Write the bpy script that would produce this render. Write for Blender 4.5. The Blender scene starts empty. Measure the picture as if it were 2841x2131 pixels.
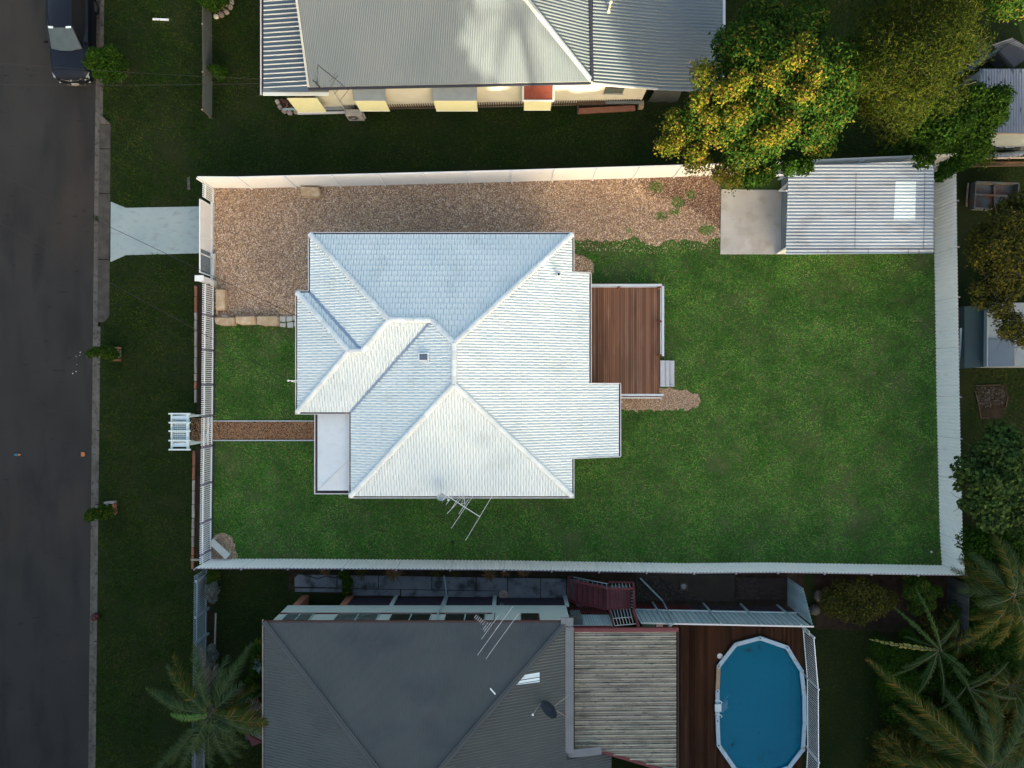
import bpy, bmesh, math, random
import numpy as np
from mathutils import Vector, Matrix, Euler
S = bpy.context.scene
COL = S.collection
R = math.radians
rnd = random.Random(7)

# ------------------------------------------------------------ camera, sky, sun
CAMH = 35.0                      # drone height over the lawn (m)
FPX = 1968.75                    # focal length in pixels of the 2841 px wide photo
cam_d = bpy.data.cameras.new("camera")
cam = bpy.data.objects.new("camera", cam_d); COL.objects.link(cam)
cam.location = (0, 0, CAMH)
cam.rotation_euler = (0, 0, 0)
cam_d.sensor_width = 36.0
cam_d.lens = 36.0 * FPX / 2841.0
cam_d.clip_start = 0.5; cam_d.clip_end = 2000
S.camera = cam
SUN_EL = 12.0
SUN_DIR = Vector((0.27, -0.96, 0)).normalized()      # horizontal direction towards the sun
world = bpy.data.worlds.new("World"); S.world = world; world.use_nodes = True
wn = world.node_tree.nodes; wl = world.node_tree.links
for n in list(wn): wn.remove(n)
sky = wn.new('ShaderNodeTexSky'); sky.sky_type = 'NISHITA'; sky.sun_disc = False
sky.sun_elevation = R(SUN_EL)
sky.sun_rotation = math.atan2(SUN_DIR.x, SUN_DIR.y)
sky.air_density = 1.0; sky.dust_density = 6.0; sky.ozone_density = 0.0
bg = wn.new('ShaderNodeBackground'); bg.inputs[1].default_value = 0.15
wo = wn.new('ShaderNodeOutputWorld')
wl.new(sky.outputs[0], bg.inputs[0]); wl.new(bg.outputs[0], wo.inputs[0])
sl = bpy.data.lights.new("sun", 'SUN'); sl.energy = 4.2; sl.angle = R(0.5); sl.color = (1.0, 0.86, 0.62)
sun = bpy.data.objects.new("sun", sl); COL.objects.link(sun)
sd = Vector((SUN_DIR.x*math.cos(R(SUN_EL)), SUN_DIR.y*math.cos(R(SUN_EL)), math.sin(R(SUN_EL))))
sun.rotation_euler = sd.to_track_quat('Z', 'Y').to_euler()
sun.location = sd*60
S.view_settings.view_transform = 'Standard'; S.view_settings.look = 'None'
S.view_settings.gamma = 1.0; S.view_settings.use_curve_mapping = False
S.view_settings.exposure = 1.88
S.render.engine = 'CYCLES'

def at(px, py, z=0.0):
    "surveyed point: where the line of sight of a photo pixel meets height z"
    k = (CAMH - z)/FPX
    return Vector(((px-1420.5)*k, -(py-1065.5)*k, z))

# ------------------------------------------------------------ materials
def mat(name, c1, c2=None, scale=2.0, rough=0.75, metal=0.0, bump=0.0, bscale=30.0, island=0.0, obj=0.0,
        dirt=None, stretch=(1,1,1), spec=0.4, detail=4.0, isl_cols=None, coat=0.0, alpha=1.0, dirts=()):
    m = bpy.data.materials.new(name); m.use_nodes = True
    nt = m.node_tree; N = nt.nodes; L = nt.links
    b = N['Principled BSDF']
    b.inputs['Roughness'].default_value = rough; b.inputs['Metallic'].default_value = metal
    b.inputs['Specular IOR Level'].default_value = spec
    b.inputs['Coat Weight'].default_value = coat
    b.inputs['Alpha'].default_value = alpha
    geo = N.new('ShaderNodeNewGeometry')
    def noise(sc, st=(1,1,1), det=4.0, off=0.0):
        mp = N.new('ShaderNodeMapping'); mp.inputs['Scale'].default_value = st; mp.inputs['Location'].default_value = (off,off*.7,off*.3)
        L.new(geo.outputs['Position'], mp.inputs['Vector'])
        t = N.new('ShaderNodeTexNoise'); t.inputs['Scale'].default_value = sc; t.inputs['Detail'].default_value = det
        L.new(mp.outputs[0], t.inputs['Vector'])
        return t.outputs['Fac']
    def mix(fac, a, c, mode='MIX'):
        x = N.new('ShaderNodeMix'); x.data_type = 'RGBA'; x.blend_type = mode
        for s, v in ((0, fac), (6, a), (7, c)):
            if hasattr(v, 'links'): L.new(v, x.inputs[s])
            elif s == 0: x.inputs[0].default_value = v
            else: x.inputs[s].default_value = (*v[:3], 1)
        return x.outputs[2]
    def ramp(fac, a, c):
        r_ = N.new('ShaderNodeMapRange'); r_.inputs[1].default_value = a; r_.inputs[2].default_value = c
        L.new(fac, r_.inputs[0]); return r_.outputs[0]
    if isl_cols:
        cr = N.new('ShaderNodeValToRGB'); cr.color_ramp.interpolation = 'CONSTANT'
        el = cr.color_ramp.elements
        el[0].position = 0; el[0].color = (*isl_cols[0], 1)
        el[1].position = 1.0/len(isl_cols); el[1].color = (*isl_cols[1], 1)
        for i, c in enumerate(isl_cols[2:]):
            e = el.new((i+2)/len(isl_cols)); e.color = (*c, 1)
        L.new(geo.outputs['Random Per Island'], cr.inputs[0])
        col = cr.outputs[0]
        if c2 is not None:
            col = mix(ramp(noise(scale, stretch, detail), .35, .65), mix(1.0, col, c1, 'MULTIPLY'), mix(1.0, col, c2, 'MULTIPLY'))
    elif c2 is not None:
        col = mix(ramp(noise(scale, stretch, detail), .3, .7), c1, c2)
    else:
        rg = N.new('ShaderNodeRGB'); rg.outputs[0].default_value = (*c1, 1); col = rg.outputs[0]
    dl = list(dirts) + ([dirt] if dirt else [])
    for i, (dc, dsc, lo, hi, amt, dst) in enumerate(dl):
        f = ramp(noise(dsc, dst, 6.0, 13.7*(i+1)), lo, hi)
        mm = N.new('ShaderNodeMath'); mm.operation = 'MULTIPLY'; L.new(f, mm.inputs[0]); mm.inputs[1].default_value = amt
        col = mix(mm.outputs[0], col, dc)
    for amt, src in ((island, 'i'), (obj, 'o')):
        if amt:
            if src == 'i': o_ = geo.outputs['Random Per Island']
            else:
                oi = N.new('ShaderNodeObjectInfo'); o_ = oi.outputs['Random']
            r_ = N.new('ShaderNodeMapRange'); r_.inputs[3].default_value = 1-amt; r_.inputs[4].default_value = 1+amt
            L.new(o_, r_.inputs[0])
            hs = N.new('ShaderNodeHueSaturation'); L.new(r_.outputs[0], hs.inputs['Value']); L.new(col, hs.inputs['Color'])
            col = hs.outputs[0]
    L.new(col, b.inputs['Base Color'])
    if bump:
        bp = N.new('ShaderNodeBump'); bp.inputs['Strength'].default_value = 1.0; bp.inputs['Distance'].default_value = bump
        L.new(noise(bscale, (1,1,1), 6.0, 3.0), bp.inputs['Height']); L.new(bp.outputs[0], b.inputs['Normal'])
    return m

# ------------------------------------------------------------ object helpers
OFF = {}
def tag(o, label=None, cat=None, group=None, kind=None):
    if label: o['label'] = label
    if cat: o['category'] = cat
    if group: o['group'] = group
    if kind: o['kind'] = kind
    return o
def thing(name, label, cat, loc=(0,0,0), group=None):
    o = bpy.data.objects.new(name, None); COL.objects.link(o)
    o.empty_display_size = 0.2
    o.location = loc; OFF[o] = Vector(loc)
    return tag(o, label, cat, group)
def offs(p): return OFF.get(p, Vector((0,0,0))) if p else Vector((0,0,0))

def mesh_np(name, V, F, material, parent=None, smooth=False):
    "V (n,3) array, F (m,k) index array with one face size"
    V = np.asarray(V, dtype=np.float32); F = np.asarray(F, dtype=np.int32)
    o3 = offs(parent)
    V = V - np.array(o3[:], dtype=np.float32)
    me = bpy.data.meshes.new(name)
    k = F.shape[1]
    me.vertices.add(len(V)); me.vertices.foreach_set('co', V.ravel())
    me.loops.add(F.size); me.loops.foreach_set('vertex_index', F.ravel())
    me.polygons.add(len(F)); me.polygons.foreach_set('loop_start', np.arange(0, F.size, k, dtype=np.int32))
    if smooth: me.polygons.foreach_set('use_smooth', np.ones(len(F), dtype=bool))
    me.update(calc_edges=True); me.validate()
    me.materials.append(material)
    o = bpy.data.objects.new(name, me); COL.objects.link(o)
    if parent: o.parent = parent; OFF[o] = o3
    return o

class MB:
    def __init__(s): s.v = []; s.f = []
    def add(s, vs, fs):
        b = len(s.v); s.v += [tuple(v) for v in vs]; s.f += [tuple(i+b for i in f) for f in fs]; return s
    def hexa(s, p):      # 8 points: bottom 0-3 ccw, top 4-7 ccw
        return s.add(p, [(3,2,1,0),(4,5,6,7),(0,1,5,4),(1,2,6,5),(2,3,7,6),(3,0,4,7)])
    def box(s, x0, x1, y0, y1, z0, z1):
        x0, x1 = min(x0,x1), max(x0,x1); y0, y1 = min(y0,y1), max(y0,y1)
        return s.hexa([(x0,y0,z0),(x1,y0,z0),(x1,y1,z0),(x0,y1,z0),(x0,y0,z1),(x1,y0,z1),(x1,y1,z1),(x0,y1,z1)])
    def bar(s, p, q, w, h=None, up=(0,0,1)):
        "box along p-q: w across, h along up"
        p = Vector(p); q = Vector(q); h = h or w
        d = (q-p).normalized(); up = Vector(up)
        if abs(d.dot(up)) > .95: up = Vector((1,0,0))
        a = d.cross(up).normalized()*w/2; b = a.cross(d).normalized()*h/2
        return s.hexa([p-a-b, q-a-b, q+a-b, p+a-b, p-a+b, q-a+b, q+a+b, p+a+b])
    def tube(s, pts, r, n=6, cap=True):
        pts = [Vector(p) for p in pts]; rs = r if isinstance(r, (list,tuple)) else [r]*len(pts)
        rings = []
        up = Vector((0,0,1))
        for i, p in enumerate(pts):
            d = (pts[min(i+1,len(pts)-1)] - pts[max(i-1,0)])
            d = d.normalized() if d.length > 1e-9 else Vector((0,0,1))
            u = up if abs(d.dot(up)) < .93 else Vector((1,0,0))
            a = d.cross(u).normalized(); b = a.cross(d)
            rings.append([p + (a*math.cos(2*math.pi*k/n) + b*math.sin(2*math.pi*k/n))*rs[i] for k in range(n)])
        vs = [v for r_ in rings for v in r_]; fs = []
        for i in range(len(pts)-1):
            for k in range(n):
                a = i*n+k; b = i*n+(k+1)%n
                fs.append((a, b, b+n, a+n))
        if cap:
            fs.append(tuple(range(n))); fs.append(tuple(range(len(vs)-1, len(vs)-1-n, -1)))
        return s.add(vs, fs)
    def prism(s, poly, z0, z1, top=None):
        "extrude a plan polygon; top: function (x,y)->z for the upper face"
        n = len(poly)
        ar = sum(poly[i][0]*poly[(i+1)%n][1]-poly[(i+1)%n][0]*poly[i][1] for i in range(n))
        if ar < 0: poly = list(reversed(poly))
        vs = [(p[0],p[1],z0 if not callable(z0) else z0(p[0],p[1])) for p in poly] + [(p[0],p[1], z1 if not callable(z1) else z1(p[0],p[1])) for p in poly]
        fs = [tuple(range(n-1,-1,-1)), tuple(range(n,2*n))] + [(i,(i+1)%n,(i+1)%n+n,i+n) for i in range(n)]
        return s.add(vs, fs)
    def sheet(s, poly, z):
        n = len(poly)
        ar = sum(poly[i][0]*poly[(i+1)%n][1]-poly[(i+1)%n][0]*poly[i][1] for i in range(n))
        if ar < 0: poly = list(reversed(poly))
        return s.add([(p[0],p[1], z(p[0],p[1]) if callable(z) else z) for p in poly], [tuple(range(n))])
    def lathe(s, c, prof, n=16):
        "prof list of (r,z) bottom to top around centre c"
        c = Vector(c); vs = []; fs = []
        for r_, z in prof:
            for k in range(n):
                a = 2*math.pi*k/n; vs.append((c.x+r_*math.cos(a), c.y+r_*math.sin(a), c.z+z))
        for i in range(len(prof)-1):
            for k in range(n):
                a = i*n+k; b = i*n+(k+1)%n
                fs.append((a,b,b+n,a+n))
        fs.append(tuple(range(n-1,-1,-1))); fs.append(tuple(range(len(vs)-n,len(vs))))
        return s.add(vs, fs)
    def build(s, name, material, parent=None, smooth=False, bevel=0.0, local=False):
        me = bpy.data.meshes.new(name)
        o3 = Vector((0,0,0)) if local else offs(parent)
        me.from_pydata([(v[0]-o3.x, v[1]-o3.y, v[2]-o3.z) for v in s.v], [], s.f)
        if bevel:
            bm = bmesh.new(); bm.from_mesh(me)
            bmesh.ops.bevel(bm, geom=bm.edges[:], offset=bevel, segments=2, affect='EDGES', clamp_overlap=True)
            bm.to_mesh(me); bm.free()
        me.update()
        if smooth:
            for p in me.polygons: p.use_smooth = True
        me.materials.append(material)
        o = bpy.data.objects.new(name, me); COL.objects.link(o)
        if parent: o.parent = parent; OFF[o] = o3 if not local else Vector((0,0,0))
        return o
def struct(o): o['kind'] = 'structure'; return o
def copy_tree(root, loc, rotz=0.0, scale=1.0):
    def cp(o, par):
        c = o.copy(); COL.objects.link(c)
        if par: c.parent = par
        for ch in o.children: cp(ch, c)
        return c
    r = cp(root, None); r.location = loc; r.rotation_euler = (0,0,rotz); r.scale = (scale,)*3
    OFF[r] = Vector(loc)
    return r

# polygon scan: corrugated or ribbed sheet over a convex plan polygon
def ribbed(poly, zf, ang, profile, period, mb=None, eps=0.0):
    "profile: list of (s in 0..1, height); ribs run along plan angle ang; zf(x,y) is the plane"
    mb = mb or MB()
    d = Vector((math.cos(ang), math.sin(ang))); n = Vector((-d.y, d.x))
    P = [Vector((p[0],p[1])) for p in poly]
    ss = [p.dot(n) for p in P]; s0, s1 = min(ss), max(ss)
    br = []
    k = math.floor(s0/period)
    while k*period < s1:
        for (u, h) in profile:
            s = (k+u)*period
            if s0 < s < s1: br.append((s, h))
        k += 1
    br = [(s0+1e-5, 0)] + br + [(s1-1e-5, 0)]
    def span(s):
        t = []
        for i in range(len(P)):
            a = P[i]; b = P[(i+1)%len(P)]
            sa = a.dot(n)-s; sb = b.dot(n)-s
            if (sa <= 0 < sb) or (sb <= 0 < sa):
                f = sa/(sa-sb); t.append((a+(b-a)*f).dot(d))
        return (min(t), max(t)) if len(t) >= 2 else None
    prev = None
    for s, h in br:
        sp = span(s)
        if sp is None: prev = None; continue
        a = d*sp[0]+n*s; b = d*sp[1]+n*s
        cur = ((a.x, a.y, zf(a.x,a.y)+h), (b.x, b.y, zf(b.x,b.y)+h))
        if prev: mb.add([prev[0], prev[1], cur[1], cur[0]], [(0,1,2,3)])
        prev = cur
    return mb
SINE = [(i/6.0, 0.009*math.cos(2*math.pi*i/6.0)) for i in range(6)]
def plane3(p, q, r):
    p, q, r = Vector(p), Vector(q), Vector(r); n = (q-p).cross(r-p)
    return lambda x, y: p.z - (n.x*(x-p.x)+n.y*(y-p.y))/n.z

def pip(P, X, Y):
    "points in polygon, vectorised"
    ins = np.zeros(len(X), dtype=bool); n = len(P)
    for i in range(n):
        x0, y0 = P[i][0], P[i][1]; x1, y1 = P[(i+1)%n][0], P[(i+1)%n][1]
        if y0 == y1: continue
        c = ((Y < y0) != (Y < y1)) & (X < (x1-x0)*(Y-y0)/(y1-y0)+x0)
        ins ^= c
    return ins
def scatter(poly, dens, rng, holes=()):
    P = np.array([(p[0],p[1]) for p in poly])
    lo, hi = P.min(0), P.max(0)
    n = int((hi[0]-lo[0])*(hi[1]-lo[1])*dens)
    X = rng.uniform(lo[0], hi[0], n); Y = rng.uniform(lo[1], hi[1], n)
    k = pip(P, X, Y)
    for h in holes: k &= ~pip(h, X, Y)
    return X[k], Y[k]
def blades(name, poly, dens, material, z, seed, ln=(.05,.12), wd=.012, holes=(), keep=None, lift=.5, strands=0):
    rng = np.random.default_rng(seed)
    X, Y = scatter(poly, dens, rng, holes)
    if keep is not None:
        k = keep(X, Y, rng); X, Y = X[k], Y[k]
    n = len(X); a = rng.uniform(0, 2*np.pi, n); l = rng.uniform(ln[0], ln[1], n)*rng.choice([.7,1,1,1.5], n)
    # wind-combed tufts: neighbouring blades lean the same way
    a = np.where(rng.uniform(size=n) < .6, 2.2*np.sin(X*1.7+np.sin(Y*2.3)*1.5)+1.8*np.cos(Y*1.9+X*.6)+rng.normal(size=n)*.5, a)
    w = wd*rng.uniform(.7,1.5,n)
    if strands:
        k = rng.uniform(size=n) < strands; l = np.where(k, rng.uniform(.16,.30,n), l); w = np.where(k, .014, w)
    el = rng.uniform(.2, lift*2.2, n)
    dx, dy = np.cos(a), np.sin(a)
    V = np.empty((n,3,3), dtype=np.float32)
    V[:,0,0] = X-dy*w; V[:,0,1] = Y+dx*w; V[:,0,2] = z
    V[:,1,0] = X+dy*w; V[:,1,1] = Y-dx*w; V[:,1,2] = z
    V[:,2,0] = X+dx*l*np.cos(el); V[:,2,1] = Y+dy*l*np.cos(el); V[:,2,2] = z+l*np.sin(el)*.8
    o = mesh_np(name, V.reshape(-1,3), np.arange(n*3).reshape(-1,3), material)
    return o
def pebbles(name, poly, dens, material, z, seed, size=(.012,.03), holes=(), keep=None, par=None):
    rng = np.random.default_rng(seed)
    X, Y = scatter(poly, dens, rng, holes)
    if keep is not None:
        k = keep(X, Y, rng); X, Y = X[k], Y[k]
    n = len(X)
    a = rng.uniform(0, 2*np.pi, n); s = rng.uniform(size[0], size[1], n)
    base = np.array([(1,0,.1),(.3,.75,.2),(-.8,.4,0),(-.7,-.5,.15),(.4,-.8,0),(0,0,.75)])
    B = base[None,:,:]*s[:,None,None]*rng.uniform(.75,1.3,(n,6,1))
    c, si = np.cos(a)[:,None], np.sin(a)[:,None]
    st = rng.uniform(.55,1.0,n)[:,None]
    V = np.empty((n,6,3), dtype=np.float32)
    V[:,:,0] = X[:,None] + B[:,:,0]*c - B[:,:,1]*st*si
    V[:,:,1] = Y[:,None] + B[:,:,0]*si + B[:,:,1]*st*c
    V[:,:,2] = z + B[:,:,2]
    f = np.array([(0,1,5),(1,2,5),(2,3,5),(3,4,5),(4,0,5)])
    F = (np.arange(n)[:,None,None]*6 + f[None]).reshape(-1,3)
    return mesh_np(name, V.reshape(-1,3), F, material, par)
def leaves(name, puffs, n, size, material, seed, parent=None, shell=.55, up=.35, aspect=.5, flat=1.0, droop=0.0):
    "n leaf quads through the volume of the puffs [(x,y,z,r)], mostly near their skins"
    rng = np.random.default_rng(seed)
    P = np.array(puffs, dtype=float); w = P[:,3]**2; idx = rng.choice(len(P), n, p=w/w.sum())
    d = rng.normal(size=(n,3)); d /= np.linalg.norm(d, axis=1)[:,None]
    d[:,2] = np.where(d[:,2] < -.35, -d[:,2], d[:,2])
    rr = P[idx,3]*(shell + (1-shell)*rng.uniform(0,1,n)**.6)*(1+.12*rng.normal(size=n))
    C = P[idx,:3] + d*rr[:,None]*np.array([1,1,flat])
    nrm = d*(1-up) + np.array([0,0,1])*up + rng.normal(size=(n,3))*.45
    nrm /= np.linalg.norm(nrm, axis=1)[:,None]
    t = np.cross(nrm, rng.normal(size=(n,3))); t[:,2] -= droop; t /= np.linalg.norm(t, axis=1)[:,None]
    b = np.cross(nrm, t)
    s = size*rng.uniform(.6,1.35,n)[:,None]
    V = np.stack([C - t*s, C + b*s*aspect, C + t*s, C - b*s*aspect], axis=1)
    return mesh_np(name, V.reshape(-1,3), np.arange(n*4).reshape(-1,4), material, parent)
def tree(name, label, base, puffs, n, size, fmat, bmat_, seed, trunk_r=.18, group=None, branches=True, cat='tree', twigs=0, **kw):
    t = thing(name, label, cat, base, group)
    leaves('foliage', puffs, n, size, fmat, seed, t, **kw)
    m = MB(); r_ = random.Random(seed); b = Vector(base)
    P = [Vector(p[:3]) for p in puffs]
    cen = sum(P, Vector())/len(P)
    fork = b + Vector(((cen.x-b.x)*.3, (cen.y-b.y)*.3, max(.15,(cen.z-b.z)*.42)))
    m.tube([b-Vector((0,0,.05)), b.lerp(fork,.5)+Vector((r_.uniform(-.04,.04),r_.uniform(-.04,.04),0)), fork], [trunk_r*1.15, trunk_r, trunk_r*.85], 8)
    m.build('trunk', bmat_, t)
    if branches:
        m = MB()
        for q in P:
            md = fork.lerp(q,.5) + Vector((r_.uniform(-.15,.15), r_.uniform(-.15,.15), r_.uniform(-.1,.25)))*(q-fork).length*.3
            m.tube([fork, md, q], [trunk_r*.45, trunk_r*.28, trunk_r*.1], 5, cap=False)
            for k in range(twigs):
                e = q+Vector((r_.uniform(-1,1),r_.uniform(-1,1),r_.uniform(0,.9)))*.9
                m.tube([md.lerp(q,.6), e.lerp(q,.4), e], [trunk_r*.12, trunk_r*.08, trunk_r*.04], 3, cap=False)
        m.build('limbs', bmat_, t)
    return t

# ------------------------------------------------------------ material library
m_ground = mat('dark_lawn_soil', (.009,.020,.005), (.020,.026,.009), .5, .95, bump=.02, bscale=12, spec=.1)
m_asphalt = mat('asphalt', (.028,.028,.0275), (.038,.0375,.036), .35, .9, bump=.004, bscale=90, spec=.15,
    dirts=[((.016,.017,.019), .5, .50, .74, .7, (2.0,.45,1)), ((.062,.046,.036), .16, .52, .72, .7, (1.5,.5,1)), ((.014,.014,.014), 1.6, .66, .72, .5, (1,2.5,1)), ((.05,.05,.05), 60, .62, .7, .35, (1,1,1))])
m_kerb = mat('kerb_concrete', (.135,.128,.112), (.085,.08,.07), 1.3, .9, bump=.004, bscale=40, spec=.2, dirt=((.02,.019,.016), 5, .5, .75, .8, (1,1,1)))
m_apron = mat('weathered_apron_concrete', (.075,.07,.062), (.042,.04,.036), 2.2, .9, bump=.005, bscale=50, spec=.2, dirt=((.10,.09,.08), 9, .58, .75, .6, (1,1,1)))
m_drive = mat('pale_driveway_concrete', (.27,.35,.36), (.32,.39,.39), .8, .8, bump=.002, bscale=60, spec=.25, dirt=((.17,.20,.20), 2.2, .52, .8, .6, (1,1.8,1)))
m_lawn = mat('lawn_soil', (.034,.080,.018), (.078,.100,.038), .7, .95, bump=.02, bscale=14, spec=.1, dirts=[((.13,.125,.065), 1.1, .56, .74, .6, (1,1,1)), ((.15,.12,.08), 2.2, .62, .75, .7, (1,1,1))])
m_blade = mat('lawn_grass_blades', (1.2,1.3,1.0), (2.4,2.1,1.8), .6, .8, spec=.08,
    isl_cols=[(.030,.125,.016),(.026,.100,.015),(.048,.150,.022),(.018,.065,.011),(.090,.19,.045),(.034,.125,.019),(.13,.15,.06),(.022,.085,.014)])
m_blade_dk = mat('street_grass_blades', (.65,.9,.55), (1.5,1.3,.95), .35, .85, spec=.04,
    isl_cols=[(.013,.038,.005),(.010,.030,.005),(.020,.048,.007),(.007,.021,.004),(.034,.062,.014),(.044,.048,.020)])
m_soil = mat('dark_garden_soil', (.022,.016,.011), (.040,.030,.022), 3, .95, bump=.02, bscale=25, spec=.1)
m_gravelbed = mat('gravel_bed', (.26,.19,.135), (.17,.12,.085), 9, .9, bump=.02, bscale=45, spec=.2)
m_pebble = mat('river_pebbles', (1.32,1.20,1.0), (1.05,.95,.80), .35, .75, spec=.3,
    isl_cols=[(.46,.35,.27),(.34,.245,.19),(.24,.165,.125),(.58,.50,.42),(.40,.26,.19),(.17,.125,.11),(.44,.35,.21),(.33,.27,.27),(.66,.60,.55),(.30,.20,.15)])
m_leaflit = mat('fallen_bark_litter', (1,1,1), (.8,.8,.8), 2, .85, isl_cols=[(.16,.06,.04),(.10,.04,.03),(.22,.10,.06),(.28,.2,.14)], spec=.2)
m_pathmulch = mat('orange_path_gravel', (1,1,1), (.85,.8,.75), 1, .8, spec=.3,
    isl_cols=[(.42,.22,.10),(.30,.15,.08),(.20,.10,.06),(.52,.36,.20),(.36,.18,.09),(.46,.30,.18),(.14,.08,.06)])
m_slab = mat('shed_slab_concrete', (.42,.42,.40), (.52,.52,.51), .9, .85, bump=.002, bscale=60, spec=.2,
    dirts=[((.33,.27,.22), 1.6, .52, .75, .6, (1,1,1)), ((.10,.09,.08), 13, .68, .75, .8, (1,1,1))])
m_tile = mat('painted_white_roof_tile', (.60,.70,.73), (.68,.765,.78), .6, .45, obj=.04, island=.03, spec=.4, bump=.0015, bscale=60,
    dirts=[((.44,.52,.53), .8, .55, .80, .55, (1,1,1)), ((.40,.44,.42), 7, .66, .80, .5, (1,1,1))])
m_cap = mat('painted_ridge_tile', (.74,.79,.80), (.60,.69,.71), 1.6, .45, spec=.4, obj=.09)
m_valley = mat('blue_grey_valley_metal', (.20,.28,.40), (.27,.36,.46), 2, .4, metal=.2)
m_gutter = mat('pale_gutter_metal', (.62,.62,.63), (.55,.55,.57), 2, .5, spec=.4)
m_gutter_in = mat('gutter_shadow_and_dark_joint', (.09,.075,.085), (.05,.045,.05), 4, .8)  # shade inside the gutter painted as dark colour; also the dark sheet joints
m_wall = mat('cream_painted_weatherboard', (.66,.66,.62), (.6,.6,.56), 2, .7)
m_porch = mat('porch_roof_sheet', (.58,.66,.70), (.64,.71,.75), .8, .5, spec=.4, dirt=((.48,.53,.56), 3, .5, .8, .5, (1,1,1)))
m_white = mat('white_painted_steel', (.82,.85,.86), (.86,.87,.88), 1.2, .5, spec=.4)
m_whitep = mat('white_colour_coated_fence_sheet', (.86,.91,.92), (.89,.92,.93), .7, .5, spec=.35, dirt=((.42,.45,.44), 4, .60, .85, .5, (1,1,.4)))
m_cream = mat('off_white_fence_infill', (.84,.84,.83), (.87,.87,.86), 1.5, .55, spec=.35, dirt=((.55,.53,.48), 3, .6, .8, .4, (1,1,.5)))
m_mauve = mat('mauve_shadow_painted_post', (.28,.27,.33), (.24,.23,.29), 2, .6)  # shadow at the fence posts put into their mauve grey colour
m_railgrey = mat('grey_powder_coated_rail', (.48,.55,.62), (.55,.61,.67), 2, .45)
m_step = mat('pale_grey_step', (.42,.47,.53), (.48,.52,.58), 3, .6)
m_deck = mat('weathered_hardwood_deck', (.25,.130,.082), (.17,.095,.066), .8, .75, obj=.34, spec=.12, stretch=(1,.25,1),
    dirts=[((.34,.25,.18), 1.5, .55, .8, .45, (3,.35,1)), ((.075,.05,.042), 1.3, .55, .75, .7, (4,.3,1))])
m_deckpost = mat('red_brown_timber_post', (.26,.095,.045), (.2,.07,.035), 3, .6)
m_sand = mat('honey_sandstone', (.56,.42,.27), (.44,.31,.18), 2.5, .85, bump=.012, bscale=14, dirts=[((.66,.56,.42), 4, .5, .7, .7, (1,1,1)), ((.30,.20,.12), 5, .6, .78, .6, (1,1,1))], obj=.08)
m_bench = mat('pale_stone_bench', (.60,.60,.55), (.52,.52,.47), 3, .8, bump=.003, bscale=30, dirt=((.38,.38,.31), 6, .6, .8, .5, (1,1,1)))
m_shed = mat('aged_zinc_corrugated', (.40,.48,.56), (.30,.36,.43), .55, .5, metal=.15, spec=.5, stretch=(.6,1,1),
    dirts=[((.17,.17,.18), .8, .52, .8, .75, (.8,1.6,1)), ((.30,.17,.10), 1.4, .66, .8, .55, (.6,3,1)), ((.10,.10,.10), 9, .68, .75, .6, (.3,3,1))])
m_translu = mat('pale_fibreglass_sheet', (.66,.80,.85), (.70,.83,.87), 2, .35)
m_black = mat('matt_black', (.012,.012,.013), None, rough=.6)
m_solar = mat('solar_cell_glass', (.02,.045,.10), None, rough=.15, spec=.6)
m_alum = mat('bright_aluminium_tube', (.72,.73,.73), None, rough=.35, metal=.6)
m_alum_dk = mat('dark_steel_tube', (.06,.06,.065), None, rough=.5, metal=.4)
m_dish = mat('blue_grey_dish', (.28,.36,.43), None, rough=.5)
m_cable = mat('black_power_cable', (.018,.018,.02), None, rough=.7)
m_arb = mat('pale_painted_arbor_timber', (.56,.68,.70), (.66,.74,.75), 3, .6, dirt=((.38,.50,.52), 5, .6, .8, .4, (1,1,1)))
m_brick = mat('red_orange_brick', (.30,.13,.075), (.22,.09,.055), 5, .85, obj=.2, bump=.004, bscale=30)
m_edge = mat('pale_edging_block', (.33,.30,.27), (.25,.21,.18), 3, .85, obj=.25)
m_zinc = mat('neighbour_zincalume', (.130,.165,.182), (.165,.20,.212), .35, .42, metal=.2, spec=.5, stretch=(1,.4,1), dirts=[((.17,.19,.20), .5, .5, .75, .5, (1,.3,1))])
m_zincblue = mat('blue_grey_tray_roof', (.085,.118,.15), (.105,.14,.17), 1, .4, metal=.25, spec=.5)
m_ribwhite = mat('bright_rib_cap', (.66,.70,.66), None, rough=.4)
m_ridgelight = mat('light_ridge_flashing', (.45,.48,.46), (.38,.42,.42), 2, .45)
m_darktrim = mat('charcoal_trim', (.035,.037,.05), (.025,.027,.035), 3, .5)
m_creamwall = mat('cream_chamferboard', (.36,.36,.30), (.42,.42,.35), 1.5, .65)
m_blind = mat('cream_canvas_awning', (.50,.52,.30), (.58,.58,.36), 12, .85)
m_hood = mat('grey_awning_hood', (.16,.20,.23), (.20,.24,.26), 2.5, .5)
m_redhood = mat('rust_red_hood_sheet', (.17,.036,.02), (.13,.027,.016), 3, .7, dirt=((.30,.18,.12), 4, .6, .75, .4, (3,.6,1)))
m_brown = mat('brown_timber', (.085,.055,.035), (.05,.034,.024), 4, .8, obj=.2)
m_acw = mat('air_conditioner_casing', (.30,.29,.27), (.26,.25,.24), 3, .6)
m_tan = mat('tan_box', (.30,.23,.14), None, rough=.8)
m_tarp = mat('dark_tarpaulin', (.022,.026,.026), (.030,.036,.035), 2, .6, bump=.02, bscale=3)
m_rust = mat('rusted_painted_steel', (.055,.075,.085), (.035,.045,.05), 2.5, .7, dirts=[((.07,.032,.018), 2.2, .46, .62, .9, (1,1,1)), ((.14,.13,.12), 10, .62, .72, .5, (1,1,1))])
m_glass = mat('dark_window_glass', (.02,.025,.02), None, rough=.1, spec=.7)
m_glassg = mat('grey_green_window_glass', (.09,.12,.12), (.06,.08,.08), 2, .15, spec=.7)
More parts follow.
